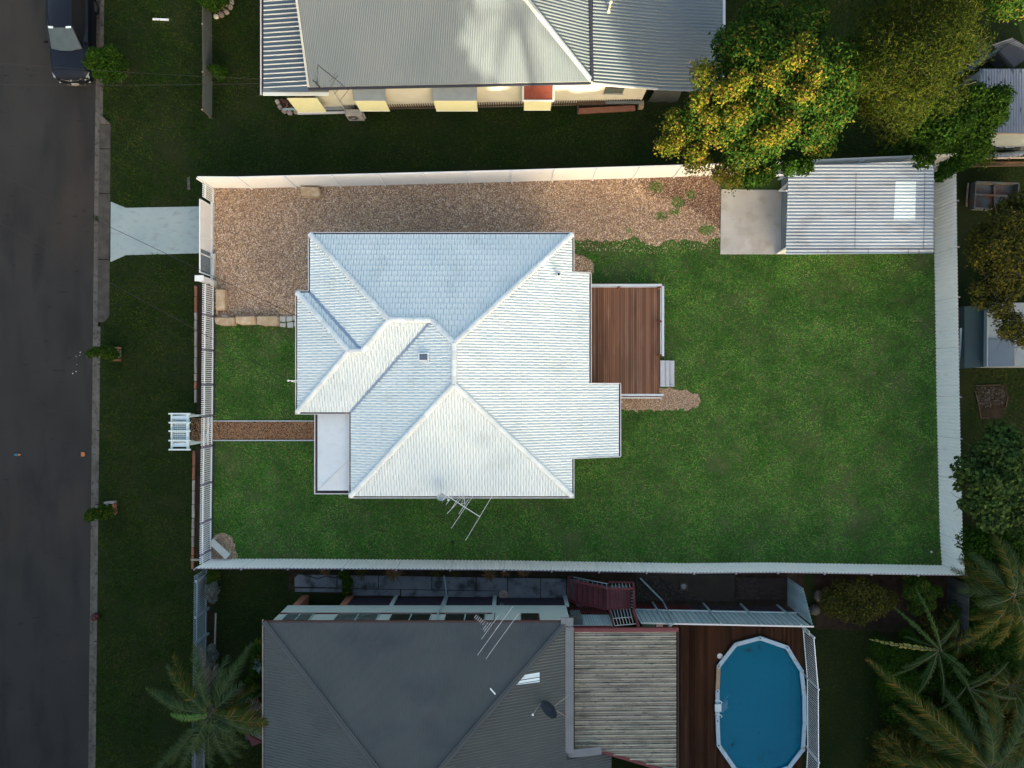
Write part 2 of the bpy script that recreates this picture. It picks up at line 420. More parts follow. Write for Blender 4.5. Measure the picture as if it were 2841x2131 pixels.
m_roofdk = mat('charcoal_painted_iron', (.058,.069,.072), (.072,.083,.085), .35, .5, spec=.3,
    dirts=[((.036,.045,.054), .45, .5, .75, .6, (1,1.6,1)), ((.085,.098,.105), .8, .58, .8, .4, (.4,1,1))])
m_roofgr = mat('grey_painted_iron', (.056,.070,.070), (.074,.086,.084), .4, .45, spec=.4, dirts=[((.045,.045,.048), .6, .5, .75, .6, (1,1,1))])
m_flash = mat('grey_flashing', (.15,.17,.19), (.12,.14,.155), 1.6, .5)
m_stain = mat('mould_stained_cream_tray', (.33,.30,.24), (.25,.23,.185), 1.0, .7, spec=.25, stretch=(.5,2,1),
    dirts=[((.075,.065,.06), 1.2, .44, .74, .7, (.5,1.5,1)), ((.035,.034,.034), 3.5, .54, .66, .7, (.45,2.0,1)), ((.40,.38,.33), 11, .62, .70, .7, (.5,2.0,1)), ((.03,.03,.03), 16, .58, .66, .7, (.6,2.0,1))])
m_stainrib = mat('cream_tray_rib', (.46,.45,.36), (.33,.32,.27), 2, .7, stretch=(.5,2,1), dirts=[((.12,.11,.10), 1.8, .50, .70, .75, (.5,1.5,1)), ((.06,.055,.05), 9, .58, .68, .7, (.6,2,1))])
m_maroon = mat('maroon_paint', (.115,.022,.028), (.09,.018,.022), 3, .6)
m_maroon2 = mat('maroon_step_paint', (.135,.035,.042), (.105,.026,.032), 4, .65, obj=.12)
m_nwall = mat('pale_green_white_cladding', (.30,.39,.38), (.35,.43,.41), 1.2, .6)
m_batt = mat('plum_painted_batten', (.030,.026,.042), (.045,.038,.055), 3, .7)
m_screen = mat('blue_grey_painted_paling', (.19,.29,.33), (.25,.34,.38), 2.5, .6, obj=.12)
m_pipe = mat('pale_blue_pipe', (.27,.37,.39), (.23,.33,.36), 3, .5)
m_pooldeck = mat('dark_oiled_deck', (.042,.019,.010), (.026,.013,.008), .8, .8, spec=.06, obj=.4, stretch=(1,.2,1), dirts=[((.085,.04,.028), 1.4, .55, .8, .5, (4,.4,1))])
m_coping = mat('pale_blue_pool_coping', (.34,.48,.58), (.30,.42,.50), 3, .5, dirts=[((.26,.20,.15), 4, .57, .70, .7, (1,1,1))], obj=.06)
m_coprust = mat('rusty_pool_coping', (.33,.24,.16), (.25,.18,.13), 4, .6)
m_liner = mat('blue_pool_liner', (.0,.15,.20), (.0,.20,.26), .45, .6, dirts=[((.002,.015,.025), 3.5, .68, .74, .9, (1,1,1))])
m_water = mat('pool_water', (.0,.132,.235), (.0,.155,.265), .35, .08, spec=.12, alpha=.7, bump=.004, bscale=5)
m_poolwhite = mat('white_pool_ladder', (.55,.66,.70), None, rough=.4)
m_conc_st = mat('stained_path_concrete', (.15,.175,.195), (.11,.13,.15), 1.6, .85, bump=.003, bscale=40,
    dirts=[((.018,.02,.022), 1.5, .50, .66, .85, (1,1,1)), ((.02,.02,.02), 9, .62, .72, .6, (1,1,1))])
m_paver = mat('dark_clay_paver', (.040,.026,.020), (.028,.020,.017), 4, .85, obj=.3)
m_leafdk = mat('glossy_tree_leaves', (.9,.95,.9), (1.2,1.08,.9), .6, .8, spec=.06,
    isl_cols=[(.012,.042,.005),(.018,.052,.006),(.008,.028,.004),(.028,.062,.007),(.020,.048,.006),(.075,.070,.010),(.014,.042,.005)])
m_leafgold = mat('new_growth_and_sun_gold_leaves', (.9,.95,.9), (1.15,1.05,.9), .8, .8, spec=.06,
    isl_cols=[(.115,.115,.010),(.070,.095,.008),(.14,.115,.014),(.032,.060,.006),(.13,.075,.024),(.085,.105,.009),(.025,.050,.006)])  # gold of new growth, with sunlight mixed into the leaf colour
m_leafcas = mat('feathery_olive_foliage', (.9,.95,.9), (1.2,1.1,.9), .5, .8, spec=.06,
    isl_cols=[(.011,.024,.002),(.018,.032,.002),(.007,.015,.002),(.028,.042,.003),(.016,.019,.005),(.040,.048,.003)])
m_leafgr = mat('mid_green_leaves', (.9,.95,.9), (1.2,1.1,.9), .7, .8, spec=.06,
    isl_cols=[(.013,.042,.004),(.019,.056,.005),(.009,.028,.003),(.030,.070,.007),(.015,.036,.005)])
m_leafsage = mat('pale_sage_leaves', (.9,.95,.9), (1.15,1.1,.95), .7, .8, spec=.06,
    isl_cols=[(.024,.052,.013),(.034,.068,.017),(.014,.034,.009),(.050,.085,.024),(.020,.04,.011)])
m_leafolive = mat('olive_khaki_leaves', (.9,.95,.9), (1.15,1.05,.9), .7, .8, spec=.06,
    isl_cols=[(.034,.040,.006),(.050,.054,.007),(.024,.030,.007),(.030,.030,.014),(.065,.066,.009),(.020,.025,.009)])
m_leafgrey = mat('silver_grey_foliage', (1,1,1), (.8,.8,.8), 1, .7, isl_cols=[(.085,.105,.095),(.06,.08,.07),(.11,.13,.115)])
m_bark = mat('grey_bark', (.13,.11,.09), (.08,.065,.055), 6, .9, bump=.01, bscale=20)
m_palmleaf = mat('dusky_palm_leaflets', (1,1,1), (1.25,1.15,.9), .9, .8, spec=.06, isl_cols=[(.024,.050,.022),(.034,.062,.027),(.015,.032,.014),(.048,.068,.024)])
m_palmgold = mat('sun_gold_painted_palm_leaflets', (1,1,1), (1.2,1.1,.9), .9, .8, spec=.06, isl_cols=[(.024,.042,.007),(.046,.054,.009),(.11,.075,.016),(.018,.034,.008),(.020,.038,.008)])  # low sun on the fronds is put into the gold leaflet colours
m_palmdead = mat('dried_palm_leaflets', (1,1,1), (.8,.8,.8), .9, .8, isl_cols=[(.10,.085,.065),(.075,.06,.05),(.13,.115,.095)])
m_palmbrt = mat('bright_new_palm_leaflets', (1,1,1), (.9,.9,.9), .9, .6, isl_cols=[(.05,.14,.012),(.07,.17,.015),(.04,.11,.012)])
m_rachis = mat('palm_leaf_stalk', (.045,.052,.022), None, rough=.6)
m_banana = mat('broad_paddle_leaf', (.009,.034,.004), (.018,.050,.006), 2, .6, spec=.12, obj=.25)
m_orange = mat('burnt_orange_strap_leaves', (1,1,1), (.8,.8,.8), 1, .7, isl_cols=[(.16,.07,.02),(.11,.07,.02),(.06,.06,.02),(.20,.09,.03)])

# ------------------------------------------------------------ ground, road, kerb
def kxl(y): return 264 - .0108*y          # road edge, photo x for a photo y
def kxr(y): return 290 - .0113*y          # verge edge
YT, YB = -900, 3100
struct(MB().sheet([(-150,-150),(150,-150),(150,150),(-150,150)], -.16).build('ground', m_ground))
struct(MB().sheet([at(kxl(YT)+14,YT), at(kxl(YB)+14,YB), (-60,-60), (-60,60)], -.124).build('road', m_asphalt))
land = MB().prism([at(kxr(YT)-1,YT), at(kxr(YB)-1,YB), (110,-110), (110,110)], -.15, 0)
struct(land.build('lawn_verge', m_ground))
kerb = struct(MB().prism([at(kxl(YT),YT), at(kxl(YB),YB), at(kxl(YB)+14,YB), at(kxl(YT)+14,YT)], -.15, -.116).build('gutter_pan', m_kerb))
kb = struct(MB().prism([at(kxl(YT)+14,YT), at(kxl(YB)+14,YB), at(kxl(YB)+15,YB), at(kxl(YT)+15,YT)], -.15, -.06).build('kerb', m_kerb))
ks = [-300,-110,70,240,330]
def kseg(ya, yb, z=.012, m=None):
    g = 1.0
    MB().prism([at(kxl(ya)+14.5,ya+g), at(kxl(yb)+14.5,yb-g), at(kxr(yb),yb-g), at(kxr(ya),ya+g)], -.15, z).build('kerb_block', m or m_kerb, kb, bevel=.015)
for a_, b_ in zip(ks[:-1], ks[1:]): kseg(a_, b_)
for a_, b_ in zip([905,1010,1195,1400,1590,1780,1970,2160], [1010,1195,1400,1590,1780,1970,2160,2350]): kseg(a_, b_)
for ya, yb in [(325,413),(413,537),(537,720),(720,895)]:      # sunken apron in front of the driveway
    e0 = 14 if ya == 325 else 0; e1 = 22 if yb == 895 else 0
    rr_ = [at(307-(yb-325)*.008,yb-1), at(308-(ya-325)*.008,ya+1)]
    if e0: rr_ = [rr_[0], at(308,344), at(286,327)]
    if e1: rr_ = [at(288,894), at(303,880), rr_[1]]
    MB().prism([at(kxl(ya)+16,ya+1), at(kxl(yb)+16,yb-1)]+rr_, -.15, .016).build('apron_slab', m_apron, kb, bevel=.01)
struct(MB().prism([at(308,560), at(350,577), at(556,573), at(556,703), at(350,708), at(307,727)], -.05, .028).build('driveway', m_drive, bevel=.006))
tag(MB().prism([at(280,327), at(288,325), at(307,343), at(280,345)], 0, .14, ).build('concrete_rubble', m_kerb, bevel=.02), 'pale broken kerb end lump at the top of the driveway apron', 'rubble')
m_weed = m_blade_dk
tag(blades('gutter_weeds', [at(254,597),at(277,597),at(276,618),at(255,612)], 900, m_blade_dk, -.11, 5, (.06,.16), .012), 'dark weed patch growing in the road gutter by the driveway', 'weeds', kind='stuff')

# ------------------------------------------------------------ lots: property surfaces
FX = [(596,522),(700,522),(1070,514),(1420,505),(1980,488),(2589,470),(2592,705),(2598,1100),(2603,1320),(2607,1480),(2613,1569),(2121,1560),(1900,1563),(1400,1555),(830,1551),(583,1550),(584,1400),(588,1160),(591,800)]
lot = [at(*p) for p in FX]
struct(MB().sheet(lot, .004).build('lawn', m_lawn))
def rough(px, i0, i1, amp, seed, step=9):
    "break the photo-plan edge i0..i1 into a ragged line"
    r_ = random.Random(seed); out = list(px[:i0+1])
    for i in range(i0, i1):
        a, b = px[i], px[(i+1)%len(px)]; n = max(1, int(math.hypot(b[0]-a[0], b[1]-a[1])/step))
        for k in range(1, n): f_ = k/n; out.append((a[0]+(b[0]-a[0])*f_+r_.gauss(0,amp), a[1]+(b[1]-a[1])*f_+r_.gauss(0,amp)))
        if i+1 < len(px): out.append(b)
    return out + list(px[i1+1:])
grav = [at(*p) for p in rough([(592,523),(700,522),(1070,514),(1420,505),(1980,488),(1998,500),(1998,545),(1998,660),(1960,676),(1900,664),(1850,668),(1820,684),(1770,660),(1700,668),(1640,668),(1590,664),(1590,700),(1632,715),(1646,745),(1640,800),(1560,800),(1560,690),(880,690),(880,830),(830,880),(596,880)], 7, 19, 3.2, 5)]
struct(MB().sheet(grav, .010).build('gravel_yard', m_gravelbed))
path = [at(*p) for p in [(590,1168),(880,1168),(880,1222),(590,1222)]]
struct(MB().sheet(path, .011).build('gravel_path', m_pathmulch if False else m_soil))
gp2 = [at(*p) for p in rough([(1700,1070),(1850,1078),(1900,1080),(1940,1100),(1938,1128),(1880,1140),(1800,1136),(1700,1142)], 1, 7, 2.8, 6, 7)]
struct(MB().sheet(gp2, .011).build('gravel_patch', m_gravelbed))
gp3 = [at(*p) for p in rough([(583,1500),(600,1482),(622,1478),(645,1490),(654,1515),(660,1550),(583,1550)], 1, 5, 2.2, 7, 6)]
struct(MB().sheet(gp3, .011).build('gravel_corner', m_gravelbed))
def thin_e(X, Y, rng):                       # gravel fades into weeds to the east
    x0 = at(1640,0).x
    p = np.clip(1-(X-x0)/16.0, .7, 1)
    return rng.uniform(size=len(X)) < p
ex = [at(1750,488), at(1998,488), at(1998,660), at(1890,655), at(1800,610)]
tag(pebbles('yard_gravel', grav, 1000, m_pebble, .012, 11, (.018,.048), keep=thin_e), 'pinkish brown river gravel spread over the side yard beside the white house', 'gravel', kind='stuff')
tag(pebbles('reddish_litter', [at(*p) for p in [(1770,495),(1998,490),(1998,640),(1950,600),(1880,560),(1800,545)]], 1300, m_leaflit, .022, 12, (.012,.032)), 'reddish bark litter over the gravel beside the shed slab', 'litter', kind='stuff')
tag(pebbles('path_gravel', path, 2200, m_pathmulch, .012, 13, (.012,.028)), 'orange brown gravel filling the narrow front path', 'gravel', kind='stuff')
tag(pebbles('patch_gravel', gp2, 2000, m_pebble, .012, 14, (.012,.028)), 'pale pink gravel patch below the timber deck', 'gravel', kind='stuff')
tag(pebbles('corner_gravel', gp3, 2000, m_pebble, .012, 15, (.012,.026)), 'gravel patch under the stone bench in the fence corner', 'gravel', kind='stuff')
for i, p in enumerate([((590,1168),(872,1168)), ((590,1222),(872,1222))]):
    tag(MB().bar(at(*p[0],.02), at(*p[1],.02), .045, .10).build('path_edging', m_railgrey), ['pale metal edging strip along the upper side of the front path','pale metal edging strip along the lower side of the front path'][i], 'edging', 'edging strips of the front path')
slab = struct(MB().prism([at(2000,526), at(2190,528), at(2190,706), at(1998,706)], 0, .06).build('concrete_slab', m_slab, bevel=.008))

tag(pebbles('stray_gravel', [at(*p) for p in [(1590,655),(2000,640),(2000,700),(1900,690),(1820,705),(1640,695),(1590,690)]], 130, m_pebble, .006, 17, (.016,.035)), 'stray gravel stones spilling onto the lawn edge beside the white house', 'gravel', kind='stuff')
house_fp = [at(*p) for p in [(866,690),(1560,690),(1560,760),(1610,765),(1610,1062),(1690,1070),(1690,1260),(1560,1265),(1560,1350),(990,1350),(990,1140),(845,1130),(845,830),(866,815)]]
deckfp = [at(*p) for p in [(1630,800),(1830,800),(1830,1075),(1630,1075)]]
shedfp = [at(*p) for p in [(2000,470),(2592,470),(2592,704),(2000,706)]]
def patchy(X, Y, rng):
    v = np.sin(X*1.3+Y*.7)+np.sin(X*.53-Y*1.1+2)+np.sin(X*2.9+1.2*Y)*.6+np.sin(Y*3.7-X*1.9)*.5
    b = np.sin(X*.9+2.1*np.sin(Y*.6))*np.sin(Y*1.1+1.7*np.sin(X*.5+1))
    return rng.uniform(size=len(X)) < np.clip(.80+.15*v-.75*np.clip(b-.62,0,1)*2, .12, 1)
tag(blades('lawn_grass', lot, 820, m_blade, .004, 21, (.05,.12), .013, strands=.035, holes=[grav, path, gp2, gp3, house_fp, deckfp, shedfp], keep=patchy), 'green mown grass of the fenced back and front lawn', 'grass', kind='stuff')
tuft_spots = [(1822,518,22),(1880,560,22),(1870,590,14),(1915,540,14),(1835,600,16),(1640,715,16),(1960,640,20),(1745,640,10),(1120,0,0)]
gw = []
for px, py, r_ in tuft_spots:
    if r_: gw.append([at(px+r_*math.cos(a), py+r_*.7*math.sin(a)) for a in [k*math.pi/4 for k in range(8)]])
for i, g in enumerate(gw):
    blades_o = blades('grass_tuft', g, 900, m_blade, .012, 300+i, (.08,.18), .014)
    tag(blades_o, 'loose clump of weeds sprouting through the gravel near the shed slab', 'weeds', 'weed clumps in the gravel yard', kind='stuff')
verge = [at(kxr(-40)+2,-40), at(kxr(2180)+2,2180), at(548,2180), at(548,1556), at(545,575), at(556,480), at(2700,430), at(2700,-40)]
tophouse_fp = [at(*p) for p in [(770,-60),(1960,-60),(1960,300),(830,312),(770,280)]]
drivehole = [at(*p) for p in [(300,556),(350,577),(560,573),(560,703),(350,708),(300,730)]]
apr = [at(*p) for p in [(270,322),(309,340),(306,895),(270,910)]]
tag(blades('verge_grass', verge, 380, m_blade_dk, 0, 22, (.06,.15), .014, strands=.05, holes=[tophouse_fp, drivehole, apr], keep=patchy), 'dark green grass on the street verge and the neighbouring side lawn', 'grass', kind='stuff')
nyard = [at(*p) for p in [(560,1575),(820,1590),(820,1700),(735,1740),(735,2180),(560,2180)]]
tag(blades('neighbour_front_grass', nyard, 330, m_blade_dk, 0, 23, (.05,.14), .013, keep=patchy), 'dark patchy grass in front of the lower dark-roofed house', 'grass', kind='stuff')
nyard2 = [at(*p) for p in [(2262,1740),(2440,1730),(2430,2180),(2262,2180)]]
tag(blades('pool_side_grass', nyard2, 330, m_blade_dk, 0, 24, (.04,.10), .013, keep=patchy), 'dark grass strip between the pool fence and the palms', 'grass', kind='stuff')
byard = [at(*p) for p in [(2690,430),(3000,430),(3000,1640),(2690,1640)]]
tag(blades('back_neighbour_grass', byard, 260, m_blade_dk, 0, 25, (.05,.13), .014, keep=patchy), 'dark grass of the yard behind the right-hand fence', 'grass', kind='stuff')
soil1 = [at(*p) for p in [(800,1566),(2230,1580),(2230,1720),(1640,1720),(1640,1600),(800,1600)]]
struct(MB().sheet(soil1, .006).build('garden_soil', m_soil))
struct(MB().sheet([at(*p) for p in [(2262,1590),(2640,1590),(2640,1760),(2262,1745)]], .006).build('shrub_bed_soil', m_soil))

# ------------------------------------------------------------ main house
ZE, TN, TW, TE = 3.2, .404, .421, .394
xW, xW1, xW0, xE = -7.23, -9.05, -9.62, 2.70
yN, yS, yFn, yFs = 6.71, -5.03, 4.095, -1.27
zA = ZE+TN*(yN-yFs)/2; yA = (yN+yFs)/2; xA = xW1+(zA-ZE)/TW; xB = xW+(zA-ZE)/TW
zF = ZE+TN*(yFn-yFs)/2; yF = (yFn+yFs)/2; xA2 = xW0+(zF-ZE)/TW; xB2 = xW1+(zF-ZE)/TW
dW = (xE-xW)*TE/(TE+TW); xC = xW+dW; zC = ZE+TW*dW; yC = yN-(zC-ZE)/TN; yD = yS+(zC-ZE)/TN
A=(xA,yA); B=(xB,yA); C_=(xC,yC); D_=(xC,yD); A2=(xA2,yF); B2=(xB2,yF)
xV = xW+(zF-ZE)/TW
house = thing('house', 'white tiled house with a large hipped roof in the middle of the fenced lot', 'house', (-2.5, 1.0, 0))
wl_ = MB()
wallpoly = [(xW1+.45,yN-.45),(xE-.45,yN-.45),(xE-.45,4.6),(3.0,4.6),(3.0,-.4),(4.4,-.4),(4.4,-2.9),(xE-.45,-2.9),(xE-.45,yS+.45),(xW+.45,yS+.45),(xW+.45,yFs+.45),(xW0+.45,yFs+.45),(xW0+.45,yFn-.45),(xW1+.45,yFn-.45)]
wl_.prism(wallpoly, 0, lambda x,y: 2.05 if x > 3 else 3.0)
wl_.build('wall', m_wall, house)
for p, q, n in [((-9.18,2.6),(-9.18,.9),0), ((-6.79,-2.6),(-6.79,-4.0),0), ((-4.5,-4.59),(-3.1,-4.59),1), ((-.5,-4.59),(1.0,-4.59),1), ((-6,6.27),(-4.6,6.27),1), ((-1,6.27),(.4,6.27),1)]:
    f = MB().bar((p[0],p[1],1.6),(q[0],q[1],1.6),.06,1.1).build('window', m_white, house)
    MB().bar((p[0]*.93+q[0]*.07,p[1]*.93+q[1]*.07,1.6),(q[0]*.93+p[0]*.07,q[1]*.93+p[1]*.07,1.6),.08,.96).build('pane', m_glass, f)
roof = MB()      # underlay just beneath the tiles
planes = {
 'N': (lambda x,y: ZE+TN*(yN-y), [[(xW1,yN),A,B,(xB,yN)],[(xB,yN),B,C_,(xE,yN)]], (0,yN), (0,-1), TN),
 'W1':(lambda x,y: ZE+TW*(x-xW1), [[(xW1,yN),(xW1,yFn),B2,A]], (xW1,0), (1,0), TW),
 'FN':(lambda x,y: ZE+TN*(yFn-y), [[(xW0,yFn),A2,B2,(xW1,yFn)]], (0,yFn), (0,-1), TN),
 'W0':(lambda x,y: ZE+TW*(x-xW0), [[(xW0,yFn),(xW0,yFs),A2]], (xW0,0), (1,0), TW),
 'FS':(lambda x,y: ZE+TN*(y-yFs), [[(xW0,yFs),(xW,yFs),(xV,yF),A2],[B2,(xV,yF),B,A]], (0,yFs), (0,1), TN),
 'W': (lambda x,y: ZE+TW*(x-xW), [[(xW,yFs),(xW,yS),D_,C_,B]], (xW,0), (1,0), TW),
 'S': (lambda x,y: ZE+TN*(y-yS), [[(xW,yS),(xE,yS),D_]], (0,yS), (0,1), TN),
 'E': (lambda x,y: ZE+TE*(xE-x), [[C_,D_,(xE,yS),(xE,yN)],[(xE,.02),(3.5,.02),(3.5,5.01),(xE,5.01)],[(xE,-3.33),(4.92,-3.33),(4.92,.02),(xE,.02)]], (4.92,0), (-1,0), TE),
}
for k_, (zf, polys, o_, g_, t_) in planes.items():
    for P in polys: roof.sheet(P, lambda x,y,zf=zf: zf(x,y)-.035)
roof_o = roof.build('roof', m_dish, house)
# soffit / fascia
TWD, TEX = .245, .25
def clip(poly, pts):
    "clip a 3D polygon by a convex plan polygon (ccw)"
    n = len(pts)
    ar = sum(pts[i][0]*pts[(i+1)%n][1]-pts[(i+1)%n][0]*pts[i][1] for i in range(n))
    if ar < 0: pts = pts[::-1]
    for i in range(n):
        ax, ay = pts[i]; bx, by = pts[(i+1)%n]
        def sd_(p): return (bx-ax)*(p[1]-ay)-(by-ay)*(p[0]-ax)
        out = []
        for j in range(len(poly)):
            p, q = poly[j], poly[(j+1)%len(poly)]
            sp, sq = sd_(p), sd_(q)
            if sp >= 0: out.append(p)
            if (sp >= 0) != (sq >= 0):
                f = sp/(sp-sq); out.append(tuple(p[k]+(q[k]-p[k])*f for k in range(3)))
        poly = out
        if len(poly) < 3: return []
    return poly
full = []; rest = MB()
for key, (zf, polys, org, g, t) in planes.items():
    g = Vector(g); e = Vector((g.y, -g.x)); o2 = Vector(org)
    us = [Vector(p).dot(e) for P in polys for p in P]; vs_ = [(Vector(p)-o2).dot(g) for P in polys for p in P]
    prof = [(i/8.0, .0165*(1-math.cos(2*math.pi*2*i/8.0))) for i in range(9)]
    tv = []; gap = .009
    wdt = TWD-gap
    for (u, h) in prof: tv.append((u*wdt, .010, .030+h))       # lower lip top
    for (u, h) in prof: tv.append((u*wdt, TEX, .0+h))        # upper end, tucked under
    for (u, h) in prof: tv.append((u*wdt, 0, -.004+h))       # lower lip bottom
    tf = [(i, i+1, i+10, i+9) for i in range(8)] + [(i+18, i+19, i+1, i) for i in range(8)]
    base = [(e.x*a+g.x*b, e.y*a+g.y*b, t*b+h) for a, b, h in tv]
    tm = bpy.data.meshes.new('roof_tile'); 
    # orient faces upwards
    v0 = [Vector(base[i]) for i in tf[0]]
    if (v0[1]-v0[0]).cross(v0[2]-v0[0]).z < 0: tf2 = [tuple(reversed(f)) for f in tf]
    else: tf2 = tf
    tm.from_pydata(base, [], tf2); tm.materials.append(m_tile)
    r0 = int(math.floor(min(vs_)/TEX)); r1 = int(math.ceil(max(vs_)/TEX))
    for r_ in range(r0, r1):
        c0 = int(math.floor(min(us)/TWD))-1; c1 = int(math.ceil(max(us)/TWD))+1
        for c in range(c0, c1):
            u = c*TWD + (TWD/2 if r_ % 2 else 0); v = r_*TEX
            ox = o2.x*abs(g.x)+e.x*u+g.x*v; oy = o2.y*abs(g.y)+e.y*u+g.y*v
            oz = zf(ox, oy)
            W_ = [(ox+b[0], oy+b[1], oz+b[2]) for b in base]
            cor = [W_[0], W_[8], W_[17], W_[9]]
            done = False
            for P in polys:
                cl = clip(cor, [tuple(p) for p in P])
                if not cl: continue
                n_ = len(cl); ar = abs(sum(cl[i][0]*cl[(i+1)%n_][1]-cl[(i+1)%n_][0]*cl[i][1] for i in range(n_)))/2
                if ar > .985*wdt*TEX: full.append((oz, ox, oy, tm, W_, tf2)); done = True; break
            if done: continue
            for P in polys:
                PP = [tuple(p) for p in P]
                for f in tf2:
                    q = clip([W_[i] for i in f], PP)
                    if len(q) >= 3: rest.add(q, [tuple(range(len(q)))])
def shown(rec):
    oz, ox, oy, tm, W_, f = rec
    pr = [((w[0])/(CAMH-w[2]), (w[1])/(CAMH-w[2])) for w in (W_[0], W_[8], W_[17], W_[9])]
    return -abs(sum(pr[i][0]*pr[(i+1)%4][1]-pr[(i+1)%4][0]*pr[i][1] for i in range(4)))
full.sort(key=shown)
for rec in full[:300]:
    o = bpy.data.objects.new('roof_tile', rec[3]); COL.objects.link(o); o.parent = roof_o
    o.location = (rec[1]-house.location.x, rec[2]-house.location.y, rec[0]-house.location.z)
for rec in full[300:]: rest.add(rec[4], rec[5])
tag(rest.build('roof_tiles', m_tile, roof_o), kind='stuff')
# ridge and hip caps
capm = MB(); nseg = 5
L_ = .40
vs = []
for s_, x in enumerate((0, L_)):
    for i in range(nseg+1):
        a = math.pi*(i/nseg); w = .125 if s_ == 0 else .115
        vs.append((x, -math.cos(a)*w, math.sin(a)*.065 - (.035 if i in (0,nseg) else 0) + (.012 if s_ == 0 else 0)))
capm.add(vs, [(i, i+1, i+nseg+2, i+nseg+1) for i in range(nseg)]+[tuple(range(nseg,-1,-1))])
cap_me = bpy.data.meshes.new('ridge_cap'); cap_me.from_pydata(capm.v, [], [tuple(reversed(f)) for f in capm.f]); cap_me.materials.append(m_cap)
def capline(p, q, zoff=.05):
    p = Vector(p)+Vector((0,0,zoff)); q = Vector(q)+Vector((0,0,zoff)); d = q-p; n = max(1,int(round(d.length/.385))); st = d/n
    x = d.normalized(); y = Vector((0,0,1)).cross(x).normalized(); z = x.cross(y)
    M_ = Matrix((x,y,z)).transposed().to_4x4()
    for i in range(n):
        o = bpy.data.objects.new('ridge_cap', cap_me); COL.objects.link(o); o.parent = roof_o
        o.matrix_local = Matrix.Translation(p+st*i-house.location) @ M_ @ Matrix.Diagonal((st.length/.413,1,1,1))
def p3(p, z): return (p[0], p[1], z)
for a_, b_ in [((xW1,yN,ZE),p3(A,zA)), (p3(A,zA),p3(B,zA)), (p3(B,zA),p3(C_,zC)), ((xE,yN,ZE),p3(C_,zC)), (p3(C_,zC),p3(D_,zC)), ((xW,yS,ZE),p3(D_,zC)), ((xE,yS,ZE),p3(D_,zC)),
               (p3(B2,zF),p3(A,zA)), (p3(A2,zF),p3(B2,zF)), ((xW0,yFn,ZE),p3(A2,zF)), ((xW0,yFs,ZE),p3(A2,zF))]:
    capline(a_, b_)
vm = MB().bar((xW1,yFn,ZE+.055), (xB2,yF,zF+.055), .12, .03); vm.build('valley_flashing', m_valley, roof_o)
vm = MB().bar((xW,yFs,ZE+.055), (xB,yA,zA+.055), .10, .03); vm.build('valley_flashing', m_valley, roof_o)
# gutters round the eaves
def gutter(pts, parent, w=.12, closed=True, mo=m_gutter, mi=m_gutter_in, zz=None):
    "pts counter-clockwise (x,y,z) eave line; the trough hangs outside it"
    n = len(pts); oi = MB(); oo = MB()
    C2 = [Vector(p[:2]) for p in pts]
    def off(i, d):
        p = C2[i]; a = C2[(i-1)%n]; b = C2[(i+1)%n]
        if not closed and i == 0: a = p-(b-p)
        if not closed and i == n-1: b = p+(p-a)
        d1 = (p-a).normalized(); d2 = (b-p).normalized()
        n1 = Vector((d1.y,-d1.x)); n2 = Vector((d2.y,-d2.x)); bis = (n1+n2)
        bis = bis/max(.3, bis.dot(n1)) if bis.length > .01 else n1
        return p+bis*d
    for i in range(n if closed else n-1):
        j = (i+1)%n; z0 = pts[i][2]; z1 = pts[j][2]
        a, b = off(i,-.03), off(j,-.03); c, d = off(i,w), off(j,w); e, f = off(i,w+.035), off(j,w+.035)
        oi.hexa([(a.x,a.y,z0-.13),(b.x,b.y,z1-.13),(d.x,d.y,z1-.13),(c.x,c.y,z0-.13),(a.x,a.y,z0-.10),(b.x,b.y,z1-.10),(d.x,d.y,z1-.10),(c.x,c.y,z0-.10)])
        oo.hexa([(c.x,c.y,z0-.14),(d.x,d.y,z1-.14),(f.x,f.y,z1-.14),(e.x,e.y,z0-.14),(c.x,c.y,z0+.0),(d.x,d.y,z1+.0),(f.x,f.y,z1+.0),(e.x,e.y,z0+.0)])
    g_ = oo.build('gutter', mo, parent); oi.build('gutter_channel', mi, g_ if parent.parent is None else parent)
    return g_
zE1 = ZE+TE*(xE-3.5); zE2 = ZE+TE*(xE-4.92)
gutter([(xW1,yN,ZE),(xW1,yFn,ZE),(xW0,yFn,ZE),(xW0,yFs,ZE),(xW,yFs,ZE),(xW,yS,ZE),(xE,yS,ZE),(xE,-3.33,ZE)], house, closed=False, w=.06)
gutter([(4.92,-3.33,zE2),(4.92,.02,zE2)], house, closed=False, w=.07)
gutter([(3.5,.02,zE1),(3.5,5.01,zE1)], house, closed=False, w=.07)
gutter([(xE,5.01,ZE),(xE,yN,ZE),(xW1,yN,ZE)], house, closed=False, w=.06)
m_ = MB()
m_.hexa([(xE,-3.36,ZE-.12),(4.99,-3.36,zE2-.12),(4.99,-3.33,zE2-.12),(xE,-3.33,ZE-.12),(xE,-3.36,ZE+.05),(4.99,-3.36,zE2+.05),(4.99,-3.33,zE2+.05),(xE,-3.33,ZE+.05)])
m_.hexa([(3.5,.02,zE1-.12),(4.99,.02,zE2-.12),(4.99,.05,zE2-.12),(3.5,.05,zE1-.12),(3.5,.02,zE1+.05),(4.99,.02,zE2+.05),(4.99,.05,zE2+.05),(3.5,.05,zE1+.05)])
m_.hexa([(xE,5.01,ZE-.12),(3.57,5.01,zE1-.12),(3.57,5.04,zE1-.12),(xE,5.04,ZE-.12),(xE,5.01,ZE+.05),(3.57,5.01,zE1+.05),(3.57,5.04,zE1+.05),(xE,5.04,ZE+.05)])
m_.build('barge_capping', m_gutter, house)
